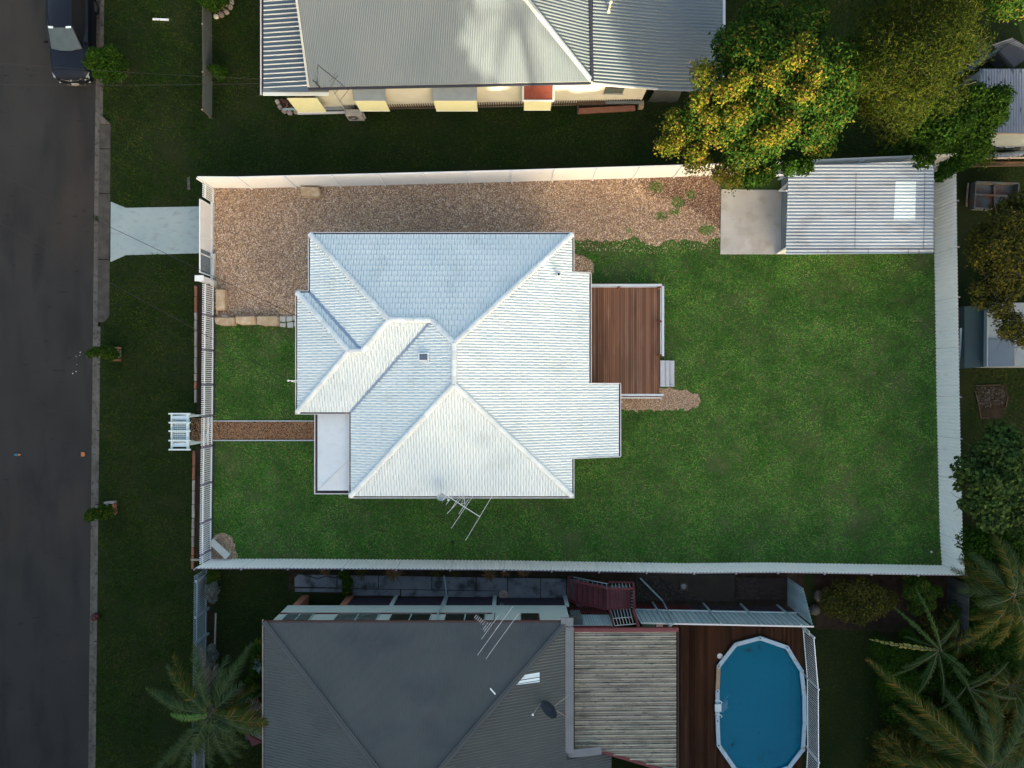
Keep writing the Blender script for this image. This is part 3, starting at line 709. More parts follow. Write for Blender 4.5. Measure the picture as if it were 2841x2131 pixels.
# porch roof
pz = 2.85
pr_ = [at(881,1147,pz), at(968,1147,pz), at(968,1361,pz), at(881,1361,pz)]
pc = at(968,1275,pz)
pr = MB().add([at(881,1140,pz), at(881,1361,pz), at(970,1361,pz), (at(970,1275,pz).x, at(970,1275,pz).y, pz+.10), (at(970,1140,pz).x, at(970,1140,pz).y, pz+.10)], [(0,1,3,4),(1,2,3)])
porch = pr.build('porch_roof', m_porch, house)
MB().bar(at(882,1360,pz+.012), (at(969,1276,pz).x, at(969,1276,pz).y, pz+.112), .03, .02).build('hip_seam', m_gutter, porch)
gutter([tuple(at(880,1140,pz-.02)), tuple(at(880,1363,pz-.02)), tuple(at(972,1363,pz-.02))], house, closed=False, w=.10, mi=m_gutter_in)
MB().box(at(884,0,2.7).x, at(968,0,2.7).x, at(0,1355,2.7).y, at(0,1150,2.7).y, 2.72, 2.80).build('porch_ceiling', m_wall, house)
for px, py in [(884,1356),(884,1240),(884,1170)]:
    MB().bar(tuple(at(px,py,2.7).xy)+(0,), tuple(at(px,py,2.7).xy)+(2.72,), .1).build('porch_post', m_white, house)
# roof fittings
vp = thing('vent_pipe', 'white plumbing vent pipe with a black mouth on the right roof slope', 'vent pipe', at(1550,757,3.6))
zz = planes['E'][0](at(1548,764,3.6).x, 0); b_ = at(1548,766,zz)
MB().lathe(b_, [(.16,0),(.075,.10),(.07,.50),(.08,.50),(.08,.55)], 12).build('pipe', m_cap, vp)
MB().lathe(b_, [(.06,.545),(.06,.556)], 12).build('mouth', m_black, vp)
sv = thing('solar_roof_vent', 'small blue solar panel vent with a white frame on the left roof slope', 'roof vent', at(1175,990,4.3))
zf = planes['W'][0]
def onW(px, py, h):
    p = at(px, py, 4.4)
    for _ in range(5): p = at(px, py, zf(p.x,p.y)+h)
    return p
q = [onW(1161,979,.16), onW(1161,1001,.16), onW(1188.5,1001,.16), onW(1188.5,979,.16)]
MB().hexa([v-Vector((0,0,.14)) for v in q]+[v for v in q]).build('frame', m_white, sv)
qi = [onW(1163.5,982,.165), onW(1163.5,998.5,.165), onW(1186,998.5,.165), onW(1186,982,.165)]
pn = MB().hexa([v-Vector((0,0,.02)) for v in qi]+[v for v in qi]).build('solar_panel', m_solar, sv)
for k in range(1,6):
    y = 982+16.5*k/6; MB().bar(onW(1163.5,y,.168), onW(1186,y,.168), .008, .006).build('cell_line', m_alum, pn)
# satellite dish and TV aerial on the lower eave
def dish(name, label, c, ax, ay, tilt_dir, mat_, arm_to, mastbase):
    d = thing(name, label, 'satellite dish', mastbase)
    nrm = Vector(tilt_dir).normalized(); a = nrm.cross(Vector((0,0,1))).normalized(); b = a.cross(nrm)
    c = Vector(c); vs = [c - nrm*.09]; fs = []; n = 28
    for ri, (rr, dp) in enumerate([(.35,.08),(.7,.045),(1,0)]):
        for k in range(n):
            t = 2*math.pi*k/n; vs.append(c + a*math.cos(t)*ax*rr + b*math.sin(t)*ay*rr - nrm*dp)
    for k in range(n): fs.append((0,1+k,1+(k+1)%n))
    for r_ in range(2):
        for k in range(n): fs.append((1+r_*n+k, 1+(r_+1)*n+k, 1+(r_+1)*n+(k+1)%n, 1+r_*n+(k+1)%n))
    m = MB().add(vs, fs).add([v-nrm*.012 for v in vs], [tuple(reversed(f)) for f in fs]); m.build('reflector', mat_, d)
    MB().tube([vs[1+2*n+int(n*.75)], Vector(arm_to)], .012, 6).build('feed_arm', m_alum, d)
    MB().lathe(arm_to, [(.035,-.05),(.045,0),(.03,.06)], 10).build('feed_horn', m_white, d)
    MB().tube([mastbase, c-nrm*.1], .022, 8).build('mast', m_alum, d)
    return d
dc = at(1226,1379,3.9)
dish('satellite_dish', 'small blue grey satellite dish on the lower eave of the white house', dc, .17, .37, (.85,-.25,.55), m_dish, dc+Vector((.30,-.1,.25)), (dc.x-.15, yS-.02, 3.1))
def aerial(name, label, boom, elems, mastpts, r=.012, mboom=None, mel=None, group=None):
    t = thing(name, label, 'antenna', mastpts[0], group)
    MB().bar(boom[0], boom[1], .028, .028).build('boom', mboom or m_alum, t)
    MB().tube(mastpts, .02, 8).build('mast', mboom or m_alum, t)
    for a_, b_ in elems: MB().tube([a_, b_], r, 5).build('element', mel or m_alum, t)
    return t
# photo points from the 1180..1400 x 1320..1520 crop (scale 8.295)
def zc(x, y, z): return at(1180+x/8.295, 1320+y/8.295, z)
za = 4.3
aerial('tv_antenna', 'bare aluminium TV antenna with long rods hanging over the lawn below the white house', (zc(370,375,za), zc(1255,945,za)),
  [(zc(275,510,za),zc(370,370,za)), (zc(480,660,za),zc(650,430,za)), (zc(610,745,za),zc(815,430,za)), (zc(500,875,za),zc(915,425,za)), (zc(810,680,za-.1),zc(895,490,za-.1)), (zc(770,880,za),zc(990,540,za)), (zc(595,1215,za),zc(1125,425,za)), (zc(925,1490,za),zc(1560,430,za)), (zc(385,585,za),zc(500,440,za))],
  [(zc(905,480,3.0).x, yS-.1, 3.05), (zc(905,480,3.2).x, yS-.32, 3.15), zc(820,655,za-.03)])
tag(MB().box(at(1188,0,3).x, at(1196,0,3).x, at(0,1382,3).y, at(0,1377,3).y, 3.0, 3.1).build('junction_box', m_white), 'tiny white junction box on the lower gutter left of the dish', 'junction box')
# service bracket and cables
sb = thing('service_bracket', 'white power line bracket on the left eave of the white house', 'bracket', at(826,1057,3.2))
MB().tube([at(826,1057,3.25), at(800,1056,3.45)], .02, 6).build('arm', m_white, sb)
MB().tube([at(826,1063,3.1), at(806,1057,3.42)], .012, 6).build('brace', m_white, sb)
MB().lathe(at(800,1056,3.42), [(.03,0),(.045,.04),(.02,.1)], 8).build('insulator', m_white, sb)
def cable(label, p, q, sag, r=.009):
    p = Vector(p); q = Vector(q); pts = [p.lerp(q, i/14.0) - Vector((0,0,sag*4*(i/14.0)*(1-i/14.0))) for i in range(15)]
    tag(MB().tube(pts, r, 5).build('overhead_cable', m_cable), label, 'cable', 'overhead cables')
cable('black overhead cable from the road to the white house bracket, lower of the pair', at(-900,140,8.2), at(800,1056,3.5), .5, .012)
cable('black overhead cable running down across the road, upper of the pair', at(-900,60,8.2), at(830,880,3.6)+Vector((0,.0,.0)), .5, .011)
cable('thin overhead cable crossing the road above the parked car', at(-500,132,7.5), at(846,225,4.8), .35, .006)
cable('thin dark overhead cable crossing the road just below the parked car', at(-500,222,7.5), at(838,228,3.9), .4, .007)

# ------------------------------------------------------------ timber deck behind the white house
deck = thing('timber_deck', 'weathered red brown timber deck with grey rails behind the white house', 'deck', at(1735,930,0))
dz = .55
xa, xb = at(1637,0,dz).x, at(1830,0,dz).x; ya, yb = at(0,1101,dz).y, at(0,795,dz).y
nb = 36; bw = (xb-xa)/nb
for i in range(nb):
    x0 = xa+i*bw; lo = ya if x0 > at(1714,0,dz).x-.2 else at(0,1085,dz).y
    MB().box(x0+.011, x0+bw-.011, lo, yb, dz-.03, dz+rnd.uniform(-.003,.003)).build('deck_board', m_deck, deck)
MB().box(xa, xb, ya+.03, yb-.03, .3, dz-.06).build('gap_shade_sheet', m_black, deck)  # black sheet added under the boards to paint shade into the gaps
for px, py in [(1640,800),(1740,800),(1826,800),(1826,900),(1826,1000),(1826,1090),(1740,1090)]:
    p = at(px,py,.3); MB().box(p.x-.05,p.x+.05,p.y-.05,p.y+.05,0,.3).build('stump', m_brown, deck)
rz = 1.5
def rail(p, q): MB().bar(at(*p,rz), at(*q,rz), .10, .045).build('top_rail', m_railgrey, deck)
rail((1636,791),(1843,791)); rail((1839.5,788),(1839.5,988)); rail((1718,1096),(1841,1096))
MB().bar(at(1636,796,dz), at(1832,796,dz), .05, .12).build('edge_board', m_railgrey, deck)
MB().bar(at(1833,796,dz), at(1833,985,dz), .05, .12).build('edge_board', m_railgrey, deck)
MB().bar(at(1722,1104,dz), at(1836,1104,dz), .04, .10).build('edge_board', m_white, deck)
for (bx, by, tx, ty) in [(1717,801,1722,791),(1825,801,1838,791),(1825,891,1838,891),(1825,985,1838,985),(1827,1099,1838,1096)]:
    b0 = at(bx,by,dz); MB().bar((b0.x,b0.y,.05),(at(tx,ty,rz).x-.02,at(tx,ty,rz).y,rz-.03),.085,.085).build('rail_post', m_deckpost, deck)
for (p0, p1) in [((1640,796),(1832,796)),((1833,796),(1833,985)),((1722,1100),(1832,1100))]:
    for z in (.75,.95,1.15,1.33):
        a_ = at(*p0,dz); b_ = at(*p1,dz); MB().tube([(a_.x,a_.y,z),(b_.x,b_.y,z)], .004, 4).build('rail_wire', m_alum_dk, deck)
st = thing('deck_steps', 'three pale grey steps going down from the timber deck to the lawn', 'steps', at(1850,1037,0))
for i, (x0, x1, z) in enumerate([(1832,1845,.50),(1845.8,1858,.31),(1858.8,1871,.13)]):
    MB().box(at(x0,0,z).x, at(x1,0,z).x, at(0,1073,z).y, at(0,1000,z).y, z-.05, z).build('tread', m_step, st, bevel=.006)
for y in (1003,1070):
    a_ = at(1834,y,.4); b_ = at(1868,y,.1); MB().bar((a_.x,a_.y,.38),(b_.x,b_.y,.06),.04,.16).build('stringer', m_step, st)

# ------------------------------------------------------------ sandstone blocks, bench
def rock(poly, h, name, label, mat_=None, z0=0, group=None, cat='stone block', parent=None, bev=.035, seed=0):
    r_ = random.Random(seed or int(abs(poly[0][0])*97+abs(poly[0][1])*31))
    P = [at(*p, h) for p in poly]
    c = sum(P, Vector())/len(P)
    bot = [c+(p-c)*1.03 for p in P]
    n = len(P)
    ar = sum(P[i].x*P[(i+1)%n].y-P[(i+1)%n].x*P[i].y for i in range(n))
    if ar < 0: P.reverse(); bot.reverse()
    m = MB(); m.add([(p.x,p.y,z0) for p in bot]+[(p.x,p.y,z0+h+r_.uniform(-.02,.02)) for p in P], [tuple(range(n-1,-1,-1)), tuple(range(n,2*n))]+[(i,(i+1)%n,(i+1)%n+n,i+n) for i in range(n)])
    o = m.build(name, mat_ or m_sand, parent, bevel=bev)
    if label: tag(o, label, cat, group)
    return o
rock([(831,516),(884,519),(886,546),(836,543)], .42, 'sandstone_block', 'long honey sandstone block lying against the upper white fence')
rock([(597,802),(622,803),(624,859),(598,860)], .42, 'sandstone_block', 'honey sandstone block standing alone on the gravel above the stone row')
rock([(594,880),(648,880),(651,884),(650,902),(612,903),(597,898)], .38, 'sandstone_block', 'leftmost honey sandstone block of the row between gravel and front lawn', group='row of sandstone blocks')
rock([(653,878),(707,877),(709,899),(668,901),(653,896)], .38, 'sandstone_block', 'second honey sandstone block of the row, between the leftmost and the longest', group='row of sandstone blocks')
rock([(712,877),(765,876),(772,882),(771,904),(730,903),(711,899)], .38, 'sandstone_block', 'third sandstone block of the row, next to the flat pale flagstones', group='row of sandstone blocks')
for i, (pl, hh) in enumerate([([(775,878),(792,878),(792,894),(774,892)],.12), ([(794,879),(812,877),(811,890),(795,893)],.12), ([(776,896),(793,896),(791,908),(776,906)],.12), ([(796,895),(813,893),(813,908),(797,909)],.12), ([(813,876),(830,875),(830,890),(814,889)],.14), ([(816,893),(830,893),(828,907),(815,905)],.14)]):
    rock(pl, hh, 'flagstone', ['pale flat stone at the upper left of the flagstone patch','pale flat stone at the upper middle of the flagstone patch','pale flat stone at the lower left of the flagstone patch','pale flat stone at the lower middle of the flagstone patch','pale flat stone at the upper right, touching the house gutter','pale flat stone at the lower right, touching the house gutter'][i], m_bench, group='flagstones beside the house corner', cat='flagstone', bev=.015)
rock([(599,862),(606,862),(606,872),(599,872)], .12, 'small_brick', 'small tan brick between the lone sandstone block and the stone row', m_sand, cat='brick', bev=.01)
rock([(613,873),(631,875),(631,880),(613,879)], .10, 'concrete_offcut', 'small pale concrete offcut behind the stone row', m_bench, cat='rubble', bev=.01)
bn = thing('stone_bench', 'pale stone bench set at an angle in the lower left fence corner', 'bench', at(606,1522,0))
P = [at(591,1495,.45), at(580,1510,.45), at(626,1553,.45), at(639,1538,.45)]
MB().prism([tuple(p.xy) for p in P], .37, .45).build('seat', m_bench, bn, bevel=.012)
for (a0, b0) in [((596,1494),(604,1500)), ((636,1533),(644,1539))]:
    p = at(*a0,.2); q = at(*b0,.2); d = (P[1]-P[0]).normalized()
    MB().bar((p.x,p.y,.18),(p.x+d.x*.34,p.y+d.y*.34,.18),.10,.36).build('support', m_bench, bn, bevel=.015)

# ------------------------------------------------------------ property fences
def vsheet(p, q, z0, z1, period=.16, amp=.028, th=None, trap=True):
    "vertical ribbed panel between plan points p and q"
    p = Vector(p[:2]); q = Vector(q[:2]); d = (q-p); L_ = d.length; d.normalize(); n = Vector((-d.y,d.x))
    n_ = max(1, int(L_/period)); per = L_/n_; m = MB(); pr = None
    pts = []
    for i in range(n_):
        for u, h in ((0,0),(.30,0),(.42,amp),(.88,amp)): pts.append(((i+u)*per, h))
    pts.append((L_, 0))
    for s, h in pts:
        c = p+d*s+n*h; cur = ((c.x,c.y,z0),(c.x,c.y,z1))
        if pr: m.add([pr[0],cur[0],cur[1],pr[1]], [(0,1,2,3)])
        pr = cur
    return m
def fence(name, label, pts, h, seg, pm, post_m, side, ribs=True, cap=True, z0=.04, period=.16, group=None, railm=None):
    t = thing(name, label, 'fence', (pts[0][0],pts[0][1],0), group)
    P = [Vector(p[:2]) for p in pts]
    for i in range(len(P)-1):
        a, b = P[i], P[i+1]; L_ = (b-a).length; n_ = max(1, int(round(L_/seg))); d = (b-a)/L_; nn = Vector((-d.y,d.x))*side
        for k in range(n_):
            u = a+d*(L_*k/n_); v = a+d*(L_*(k+1)/n_)
            if ribs: vsheet(u+d*.005, v-d*.005, z0, h, period).build('fence_panel', pm, t)
            else: MB().bar((u.x+d.x*.03,u.y+d.y*.03,(h+z0)/2),(v.x-d.x*.03,v.y-d.y*.03,(h+z0)/2),.02,h-z0).build('fence_panel', pm, t)
            w_ = u+nn*.05
            MB().box(w_.x-.03,w_.x+.03,w_.y-.03,w_.y+.03,0,h+.04).build('fence_post', post_m, t)
        for z in ((.35, h-.12) if ribs else (.12, h-.02)):
            MB().bar((a.x+nn.x*.035,a.y+nn.y*.035,z),(b.x+nn.x*.035,b.y+nn.y*.035,z),.035,.06).build('fence_rail', railm or post_m, t)
    return t
# right (back) fence, lower fence, upper fence
fence('sheet_fence', 'tall white ribbed sheet fence along the right end of the back lawn', [at(2613,1569), at(2607,1480), at(2603,1320), at(2598,1100), at(2592,705), at(2589,462)], 1.82, 2.3, m_whitep, m_mauve, -1)
fence('sheet_fence', 'long white ribbed sheet fence along the lower edge of the lawn', [at(584,1551), at(830,1551), at(1400,1555), at(1900,1563), at(2121,1561), at(2613,1569)], 1.78, 2.3, m_whitep, m_mauve, -1)
fence('panel_fence', 'smooth white panel fence along the upper edge of the gravel yard', [at(592,522), at(700,522.6), at(1070,514), at(1420,505), at(1980,488), at(2589,462)], 1.8, 2.2, m_cream, m_white, 1, ribs=False)
for o in list(bpy.data.objects):
    if o.name.startswith('fence_post') and o.parent and o.parent.name == 'panel_fence':
        o.location.y -= .10
pf = thing('picket_fence', 'white picket fence with posts coloured mauve for shadow along the front of the property', 'fence', at(588,1300,0))
def fx(y): return np.interp(y, [522,800,1160,1400,1550], [592,592,589,585.5,584.5])
def pline(ya, yb, gate=None, pr=None, h=1.25, gap=.0):
    a = at(fx(ya), ya); b = at(fx(yb), yb); L_ = (b-a).length; n_ = int(round(L_/.1)); par = pr or pf
    for k in range(n_):
        c = a.lerp(b, (k+.5)/n_); w = .0285
        MB().add([(c.x-.008,c.y-w,.06),(c.x+.008,c.y-w,.06),(c.x+.008,c.y+w,.06),(c.x-.008,c.y+w,.06),
                  (c.x-.008,c.y-w,h-.03),(c.x+.008,c.y-w,h-.03),(c.x+.008,c.y+w,h-.03),(c.x-.008,c.y+w,h-.03),(c.x-.008,c.y,h),(c.x+.008,c.y,h)],
                 [(0,1,5,4),(3,7,6,2),(4,5,9,8),(6,7,8,9),(0,4,8,7,3),(1,2,6,9,5),(0,3,2,1)]).build('picket', m_white, par)
    for z, w_ in ((1.02,.05),(.12,.05)) + (((.55,.03),) if gate else ()):
        MB().bar((a.x+.045,a.y,z),(b.x+.045,b.y,z),.05,.06).build('fence_rail', m_white, par)
posts = [560,878,973,1067,1152,1236,1337,1440,1525]
secs = [(528,565)] + [(796,876)] + [(881,970),(976,1064),(1070,1149)] + [(1239,1334),(1340,1437),(1443,1522),(1528,1549)]
for a_, b_ in secs: pline(a_, b_)
for y in posts[1:]:
    p = at(fx(y), y); MB().box(p.x-.03,p.x+.03,p.y-.055,p.y+.055,0,1.15).build('fence_post', m_mauve, pf)
gt = thing('path_gate', 'white picket gate at the end of the orange gravel path', 'gate', at(588,1193,0))
pline(1156, 1232, gate=True, pr=gt, h=1.25)
a_ = at(fx(1156),1156); b_ = at(fx(1232),1232)
MB().bar((a_.x+.03,a_.y,.16),(b_.x+.03,b_.y,.98),.03,.05).build('gate_brace', m_white, gt)
# driveway gate
sg = thing('sliding_gate', 'white framed sliding driveway gate with a mesh end panel', 'gate', at(590,660,0))
def gb(ya, yb, za_, zb_, w, h, nm='gate_frame'):
    a_ = at(588, ya); b_ = at(588, yb); MB().bar((a_.x,a_.y,za_),(b_.x,b_.y,zb_),w,h).build(nm, m_white, sg)
gb(572,768,1.35,1.35,.05,.06); gb(572,768,.08,.08,.05,.07)
for y in (573,620,668,716,767):
    p = at(588,y); MB().box(p.x-.025,p.x+.025,p.y-.025,p.y+.025,.05,1.36).build('gate_stile', m_white, sg)
for ya_, yb_ in ((575,618),(622,666),(670,703)):
    a_ = at(588,ya_); b_ = at(588,yb_); MB().bar((a_.x,a_.y,.72),(b_.x,b_.y,.72),.015,1.15).build('gate_panel', m_cream, sg)
m = MB()
for k in range(22):
    y = 704+k*2.9; p = at(588,y); m.bar((p.x,p.y,.12),(p.x,p.y,1.3),.006)
for k in range(12):
    a_ = at(588,704); b_ = at(588,766); z = .15+k*.1; m.bar((a_.x,a_.y,z),(b_.x,b_.y,z),.006)
m.build('wire_mesh', m_railgrey, sg)
gb(562,790,.03,.03,.10,.04,'gate_track')
gp_ = thing('gate_pillar', 'low white pillar with a motor box at the end of the sliding gate', 'gate post', at(590,785,0))
p = at(588,783); MB().box(p.x-.22,p.x+.14,p.y-.11,p.y+.11,0,1.3).build('pillar', m_white, gp_, bevel=.01)
MB().box(p.x-.25,p.x+.17,p.y-.14,p.y+.14,1.3,1.36).build('cap', m_cream, gp_, bevel=.01)
p = at(596,786); MB().box(p.x-.05,p.x+.13,p.y-.17,p.y+.10,0,.45).build('motor_box', m_bench, gp_, bevel=.01)
gl = thing('gate_beam', 'pale concrete beam lying on the gravel inside the driveway gate', 'beam', at(593,733,0))
MB().bar(at(594,706,.14), at(591.5,772,.14), .11, .22).build('beam', m_bench, gl, bevel=.02)
MB().bar(at(593,704,.30), at(593,716,.30), .15, .10).build('end_block', m_bench, gl, bevel=.015)
struct(MB().prism([at(590,566), at(597,566), at(594,640), at(593,700), at(590,700)], 0, .05).build('concrete_strip', m_slab, bevel=.01))
# dark edging strip inside the picket fence
struct(MB().prism([at(592,800), at(600,800), at(598,1160), at(591,1160)], 0, .03).build('mulch_strip', m_darktrim))
struct(MB().prism([at(590,1232), at(597,1232), at(592,1500), at(586,1500)], 0, .03).build('mulch_strip', m_darktrim))
# street side brick edging bed
struct(MB().sheet([at(548,790), at(588,790), at(586,1150), at(546,1150)], .008).build('street_bed_soil', m_leaflit if False else m_soil))
struct(MB().sheet([at(542,1240), at(586,1240), at(582,1552), at(536,1552)], .008).build('street_bed_soil', m_soil))
struct(MB().sheet([at(528,1158), at(588,1162), at(588,1226), at(528,1232)], .007).build('path_threshold', m_soil))
tag(pebbles('threshold_gravel', [at(530,1160), at(588,1164), at(588,1224), at(530,1230)], 1400, m_pathmulch, .009, 16, (.012,.026)), 'brown gravel under the white arbor between lawn and gate', 'gravel', kind='stuff')
be = thing('edging_row', 'row of pale and red edging blocks along the street side of the picket fence', 'edging', at(541,1000,0))
r2 = random.Random(3)
y = 792.0
while y < 1545:
    L_ = r2.choice([22,30,38,44]); x = np.interp(y, [792,1150,1240,1552], [542,541,537,533])
    if not (1140 < y+L_ and y < 1240):
        rock([(x-3,y+1),(x+3.6,y+1),(x+3.6+r2.uniform(-.5,.5),y+L_-1),(x-3,y+L_-1)], .10, 'edging_block', None, m_brick if r2.random() < .22 else m_edge, parent=be, bev=.012)
        o = bpy.data.objects[-1] if False else None
    y += L_
MB().bar(at(530,1553,.05), at(556,1553,.05), .09, .10).build('end_board', m_edge, be)

# ------------------------------------------------------------ arbor
ar_ = thing('garden_arbor', 'pale blue white lattice arbor over the front path outside the gate', 'arbor', at(555,1196,0))
az = 2.2
for y in (1148,1172.5,1196,1222.5,1247.5):
    MB().bar(at(468.5,y,az+.10), at(528.5,y,az+.10), .065, .07).build('cross_slat', m_arb, ar_)
for x, w in ((477,.07),(521.5,.11)):
    MB().bar(at(x,1146,az), at(x,1249.5,az), w, .10).build('beam', m_arb, ar_)
for y0 in (1158.5,1235.5):
    MB().bar(at(479,y0,az-.02), at(520,y0,az-.02), .13, .03).build('edge_board', m_translu, ar_)
for i in range(7):
    x = 482.5+i*5.6; MB().bar(at(x,1163,az-.01), at(x,1231,az-.01), .026, .012).build('lattice_lath', m_translu, ar_)
for i in range(12):
    y = 1164.5+i*5.95; MB().bar(at(482,y,az+.004), at(517,y,az+.004), .026, .012).build('lattice_lath', m_translu, ar_)
for y in (1156,1234):
    for x in (478,521):
        p = at(x,y,az); MB().bar((p.x,p.y,0),(p.x,p.y,az-.03),.085,.085).build('post', m_arb, ar_)
    p = at(478,y,az); q = at(521,y,az)
    for z in (.35,.8,1.25,1.7): MB().bar((p.x,p.y,z),(q.x,q.y,z),.03,.04).build('side_rail', m_arb, ar_)
    for k in range(1,5):
        c = p.lerp(q,k/5); MB().bar((c.x,c.y,.3),(c.x,c.y,1.75),.03,.03).build('side_lath', m_arb, ar_)

# ------------------------------------------------------------ garage (corrugated shed) at the upper right
sh = thing('corrugated_shed', 'aged corrugated iron shed with an open roller end beside the concrete slab', 'shed', at(2390,590,0))
sz0, sz1 = 2.35, 2.15
s1, s2, s3, s4 = at(2188,460,sz0), at(2591,446,sz0), at(2590,703,sz1), at(2180,706,sz1)
zf = plane3(s4, s3, s2)
sp = [s4, s3, s2, (s1.x, s1.y)]
rb = [(i/8.0, .015*math.cos(2*math.pi*i/8.0)) for i in range(8)]
sr = ribbed([tuple(p[:2]) for p in sp], zf, 0, rb, .155).build('roof', m_shed, sh)
sk = [at(2484,503,2.3), at(2541,503,2.3), at(2540,609,2.25), at(2480,609,2.25)]
ribbed([tuple(p[:2]) for p in sk], lambda x,y: zf(x,y)+.012, 0, rb, .155).build('skylight_sheet', m_translu, sr)
for (x0, x1) in ((2374,2376.5),(2565,2567)):
    MB().bar(tuple(at(x0,480,2.3).xy)+(zf(*at(x0,480,2.3).xy)+.014,), tuple(at(x0-1.5,690,2.2).xy)+(zf(*at(x0,690,2.2).xy)+.014,), .02, .008).build('sheet_joint', m_gutter_in, sr)
for xx in (2298,2410,2521,2551):
    MB().bar(tuple(at(xx,690,2.2).xy)+(zf(*at(xx,690,2.2).xy)+.015,), tuple(at(xx,703,2.2).xy)+(zf(*at(xx,703,2.2).xy)+.015,), .018, .008).build('sheet_joint', m_gutter_in, sr)
MB().bar(tuple(at(2182,691,2.2).xy)+(zf(*at(2182,691,2.2).xy)+.015,), tuple(at(2588,689,2.2).xy)+(zf(*at(2588,689,2.2).xy)+.015,), .02, .008).build('sheet_joint', m_gutter_in, sr)
x0 = 13.10; x1 = at(2588,0,2.1).x-.15; y0 = 6.48; y1 = at(0,455,2.1).y-.1
MB().box(x0,x1,y0,y0+.05,0,2.12).box(x0,x1,y1-.05,y1,0,2.25).box(x1-.05,x1,y0,y1,0,2.12).build('wall', m_whitep, sh)
vsheet((x0+.15,y1),(x0+.15,y0), .06, 2.2, .11, .012).build('roller_door', m_hood, sh)
MB().bar(at(2183,530,2.3), at(2162,530,1.2), .06, .06).build('door_arm', m_white, sh)
for yy, w in ((468,.1),(484,.10)):
    MB().bar(at(2100,yy+6,2.0), at(2186,yy,2.2), .10, .05).build('side_beam', m_white, sh)
MB().add([at(2178,528,.25), at(2160,528,.08), at(2187,505,1.9)], [(0,1,2)]).add([at(2179,704,.08), at(2152,705,.07), at(2181,690,1.7)], [(0,1,2)]).build('door_flap', m_white, sh)

# small things on the lawn
tag(MB().lathe(at(1256,1505,.0), [(.10,0),(.07,.05),(.02,.06)], 10).build('dark_stone', m_soil), 'small dark lump in the lawn at the tip of the long aerial rod', 'stone')
tag(MB().lathe(at(2583,1531,0), [(.05,0),(.06,.05),(.03,.08)], 8).build('pale_stone', m_bench), 'small pale stone on the lawn in the lower right corner', 'stone')

# ------------------------------------------------------------ street verge things
def planter(name, label, pts, h=.28):
    t = thing(name, label, 'planter', at(*pts[0][0],0))
    for a_, b_, mm in pts:
        a3, b3 = at(*a_,h/2), at(*b_,h/2)
        MB().bar(a3, b3, .11, h).build('brick', mm, t, bevel=.01)
    return t
planter('brick_planter', 'small square brick planter on the verge halfway down the street', [((315,967),(333,966),m_brick), ((330,971),(328,993),m_edge), ((315,999),(332,999),m_brick), ((316,970),(315,994),m_brown)])
planter('brick_planter', 'small pale square planter on the verge near the lower fence corner', [((292,1395),(320,1393),m_edge), ((318,1398),(319,1426),m_brick), ((301,1427),(318,1427),m_edge), ((300,1397),(301,1410),m_edge)])
struct(MB().prism([at(316,970), at(329,970), at(329,996), at(316,996)], 0, .12).build('planter_soil', m_soil))
struct(MB().prism([at(302,1398), at(317,1398), at(317,1424), at(302,1424)], 0, .12).build('planter_soil', m_soil))
tag(MB().bar(at(424,53.5,.03), at(468,55,.03), .09, .05).build('white_plank', m_white), 'short white plank lying on the verge grass near the top', 'plank')
tag(MB().prism([at(518,1190-700), at(528,490), at(528,526), at(518,526)] if False else [at(519,492), at(527,490), at(528,526), at(520,527)], 0, .02).build('meter_cover', m_kerb, bevel=.008), 'small dark oblong service cover in the verge above the driveway', 'cover')
m_hyd = mat('dark_red_cast_iron', (.042,.010,.013), None, rough=.6)
rb_ = thing('red_bollard', 'dark red domed hydrant cap standing on the kerb', 'bollard', at(270,1706,0))
MB().lathe(at(270,1708,.0), [(.15,0),(.19,.12),(.17,.30),(.08,.38),(.02,.40)], 16).build('body', m_hyd, rb_, smooth=True)
MB().lathe(at(270,1708,.38), [(.05,0),(.06,.04),(.02,.06)], 10).build('knob', m_hyd, rb_)
m_cone_o = mat('road_marker_orange', (.42,.16,.05), None, rough=.7); m_cone_b = mat('road_marker_blue', (.02,.14,.24), None, rough=.6)
co = thing('survey_marker', 'small blue and orange survey marker on the road', 'marker', at(50,1262,-.12))
MB().prism([at(41,1259,-.12), at(50,1258,-.12), at(50,1265,-.12), at(42,1265,-.12)], -.12, -.07).build('blue_block', m_cone_b, co)
MB().prism([at(51,1258.5,-.12), at(60,1262,-.12), at(51,1265,-.12)], -.12, -.09).build('orange_tip', m_cone_o, co)
tag(MB().prism([at(225,1254,-.12), at(235,1255,-.12), at(236,1266,-.12), at(225,1267,-.12)], -.122, -.10).build('orange_square', m_cone_o, bevel=.01), 'small orange square marker on the road beside the kerb', 'marker')
tag(pebbles('road_litter', [at(180,960,-.12), at(225,955,-.12), at(222,1040,-.12), at(190,1040,-.12)], 6, m_bench, -.124, 40, (.02,.05)), 'a few pale chips scattered on the asphalt', 'litter', kind='stuff')

# ------------------------------------------------------------ parked car
car = thing('parked_car', 'dark navy four wheel drive parked at the kerb with its nose pointing down the photo', 'car', at(190,60,-.124))
m_car = mat('navy_car_paint', (.002,.004,.011), None, rough=.4, spec=.35, coat=.1)
m_carblk = mat('black_car_plastic', (.006,.006,.007), None, rough=.45)
m_cglass = mat('tinted_windscreen', (.035,.055,.060), (.05,.075,.08), 3, .12, spec=.7)
m_chrome = mat('chrome_trim', (.55,.57,.58), None, rough=.15, metal=.9)
m_lamp = mat('headlamp_lens', (.22,.25,.27), None, rough=.1, spec=.8)
CX, CY0 = -21.33, 14.72         # centre line and nose
G0 = -.124
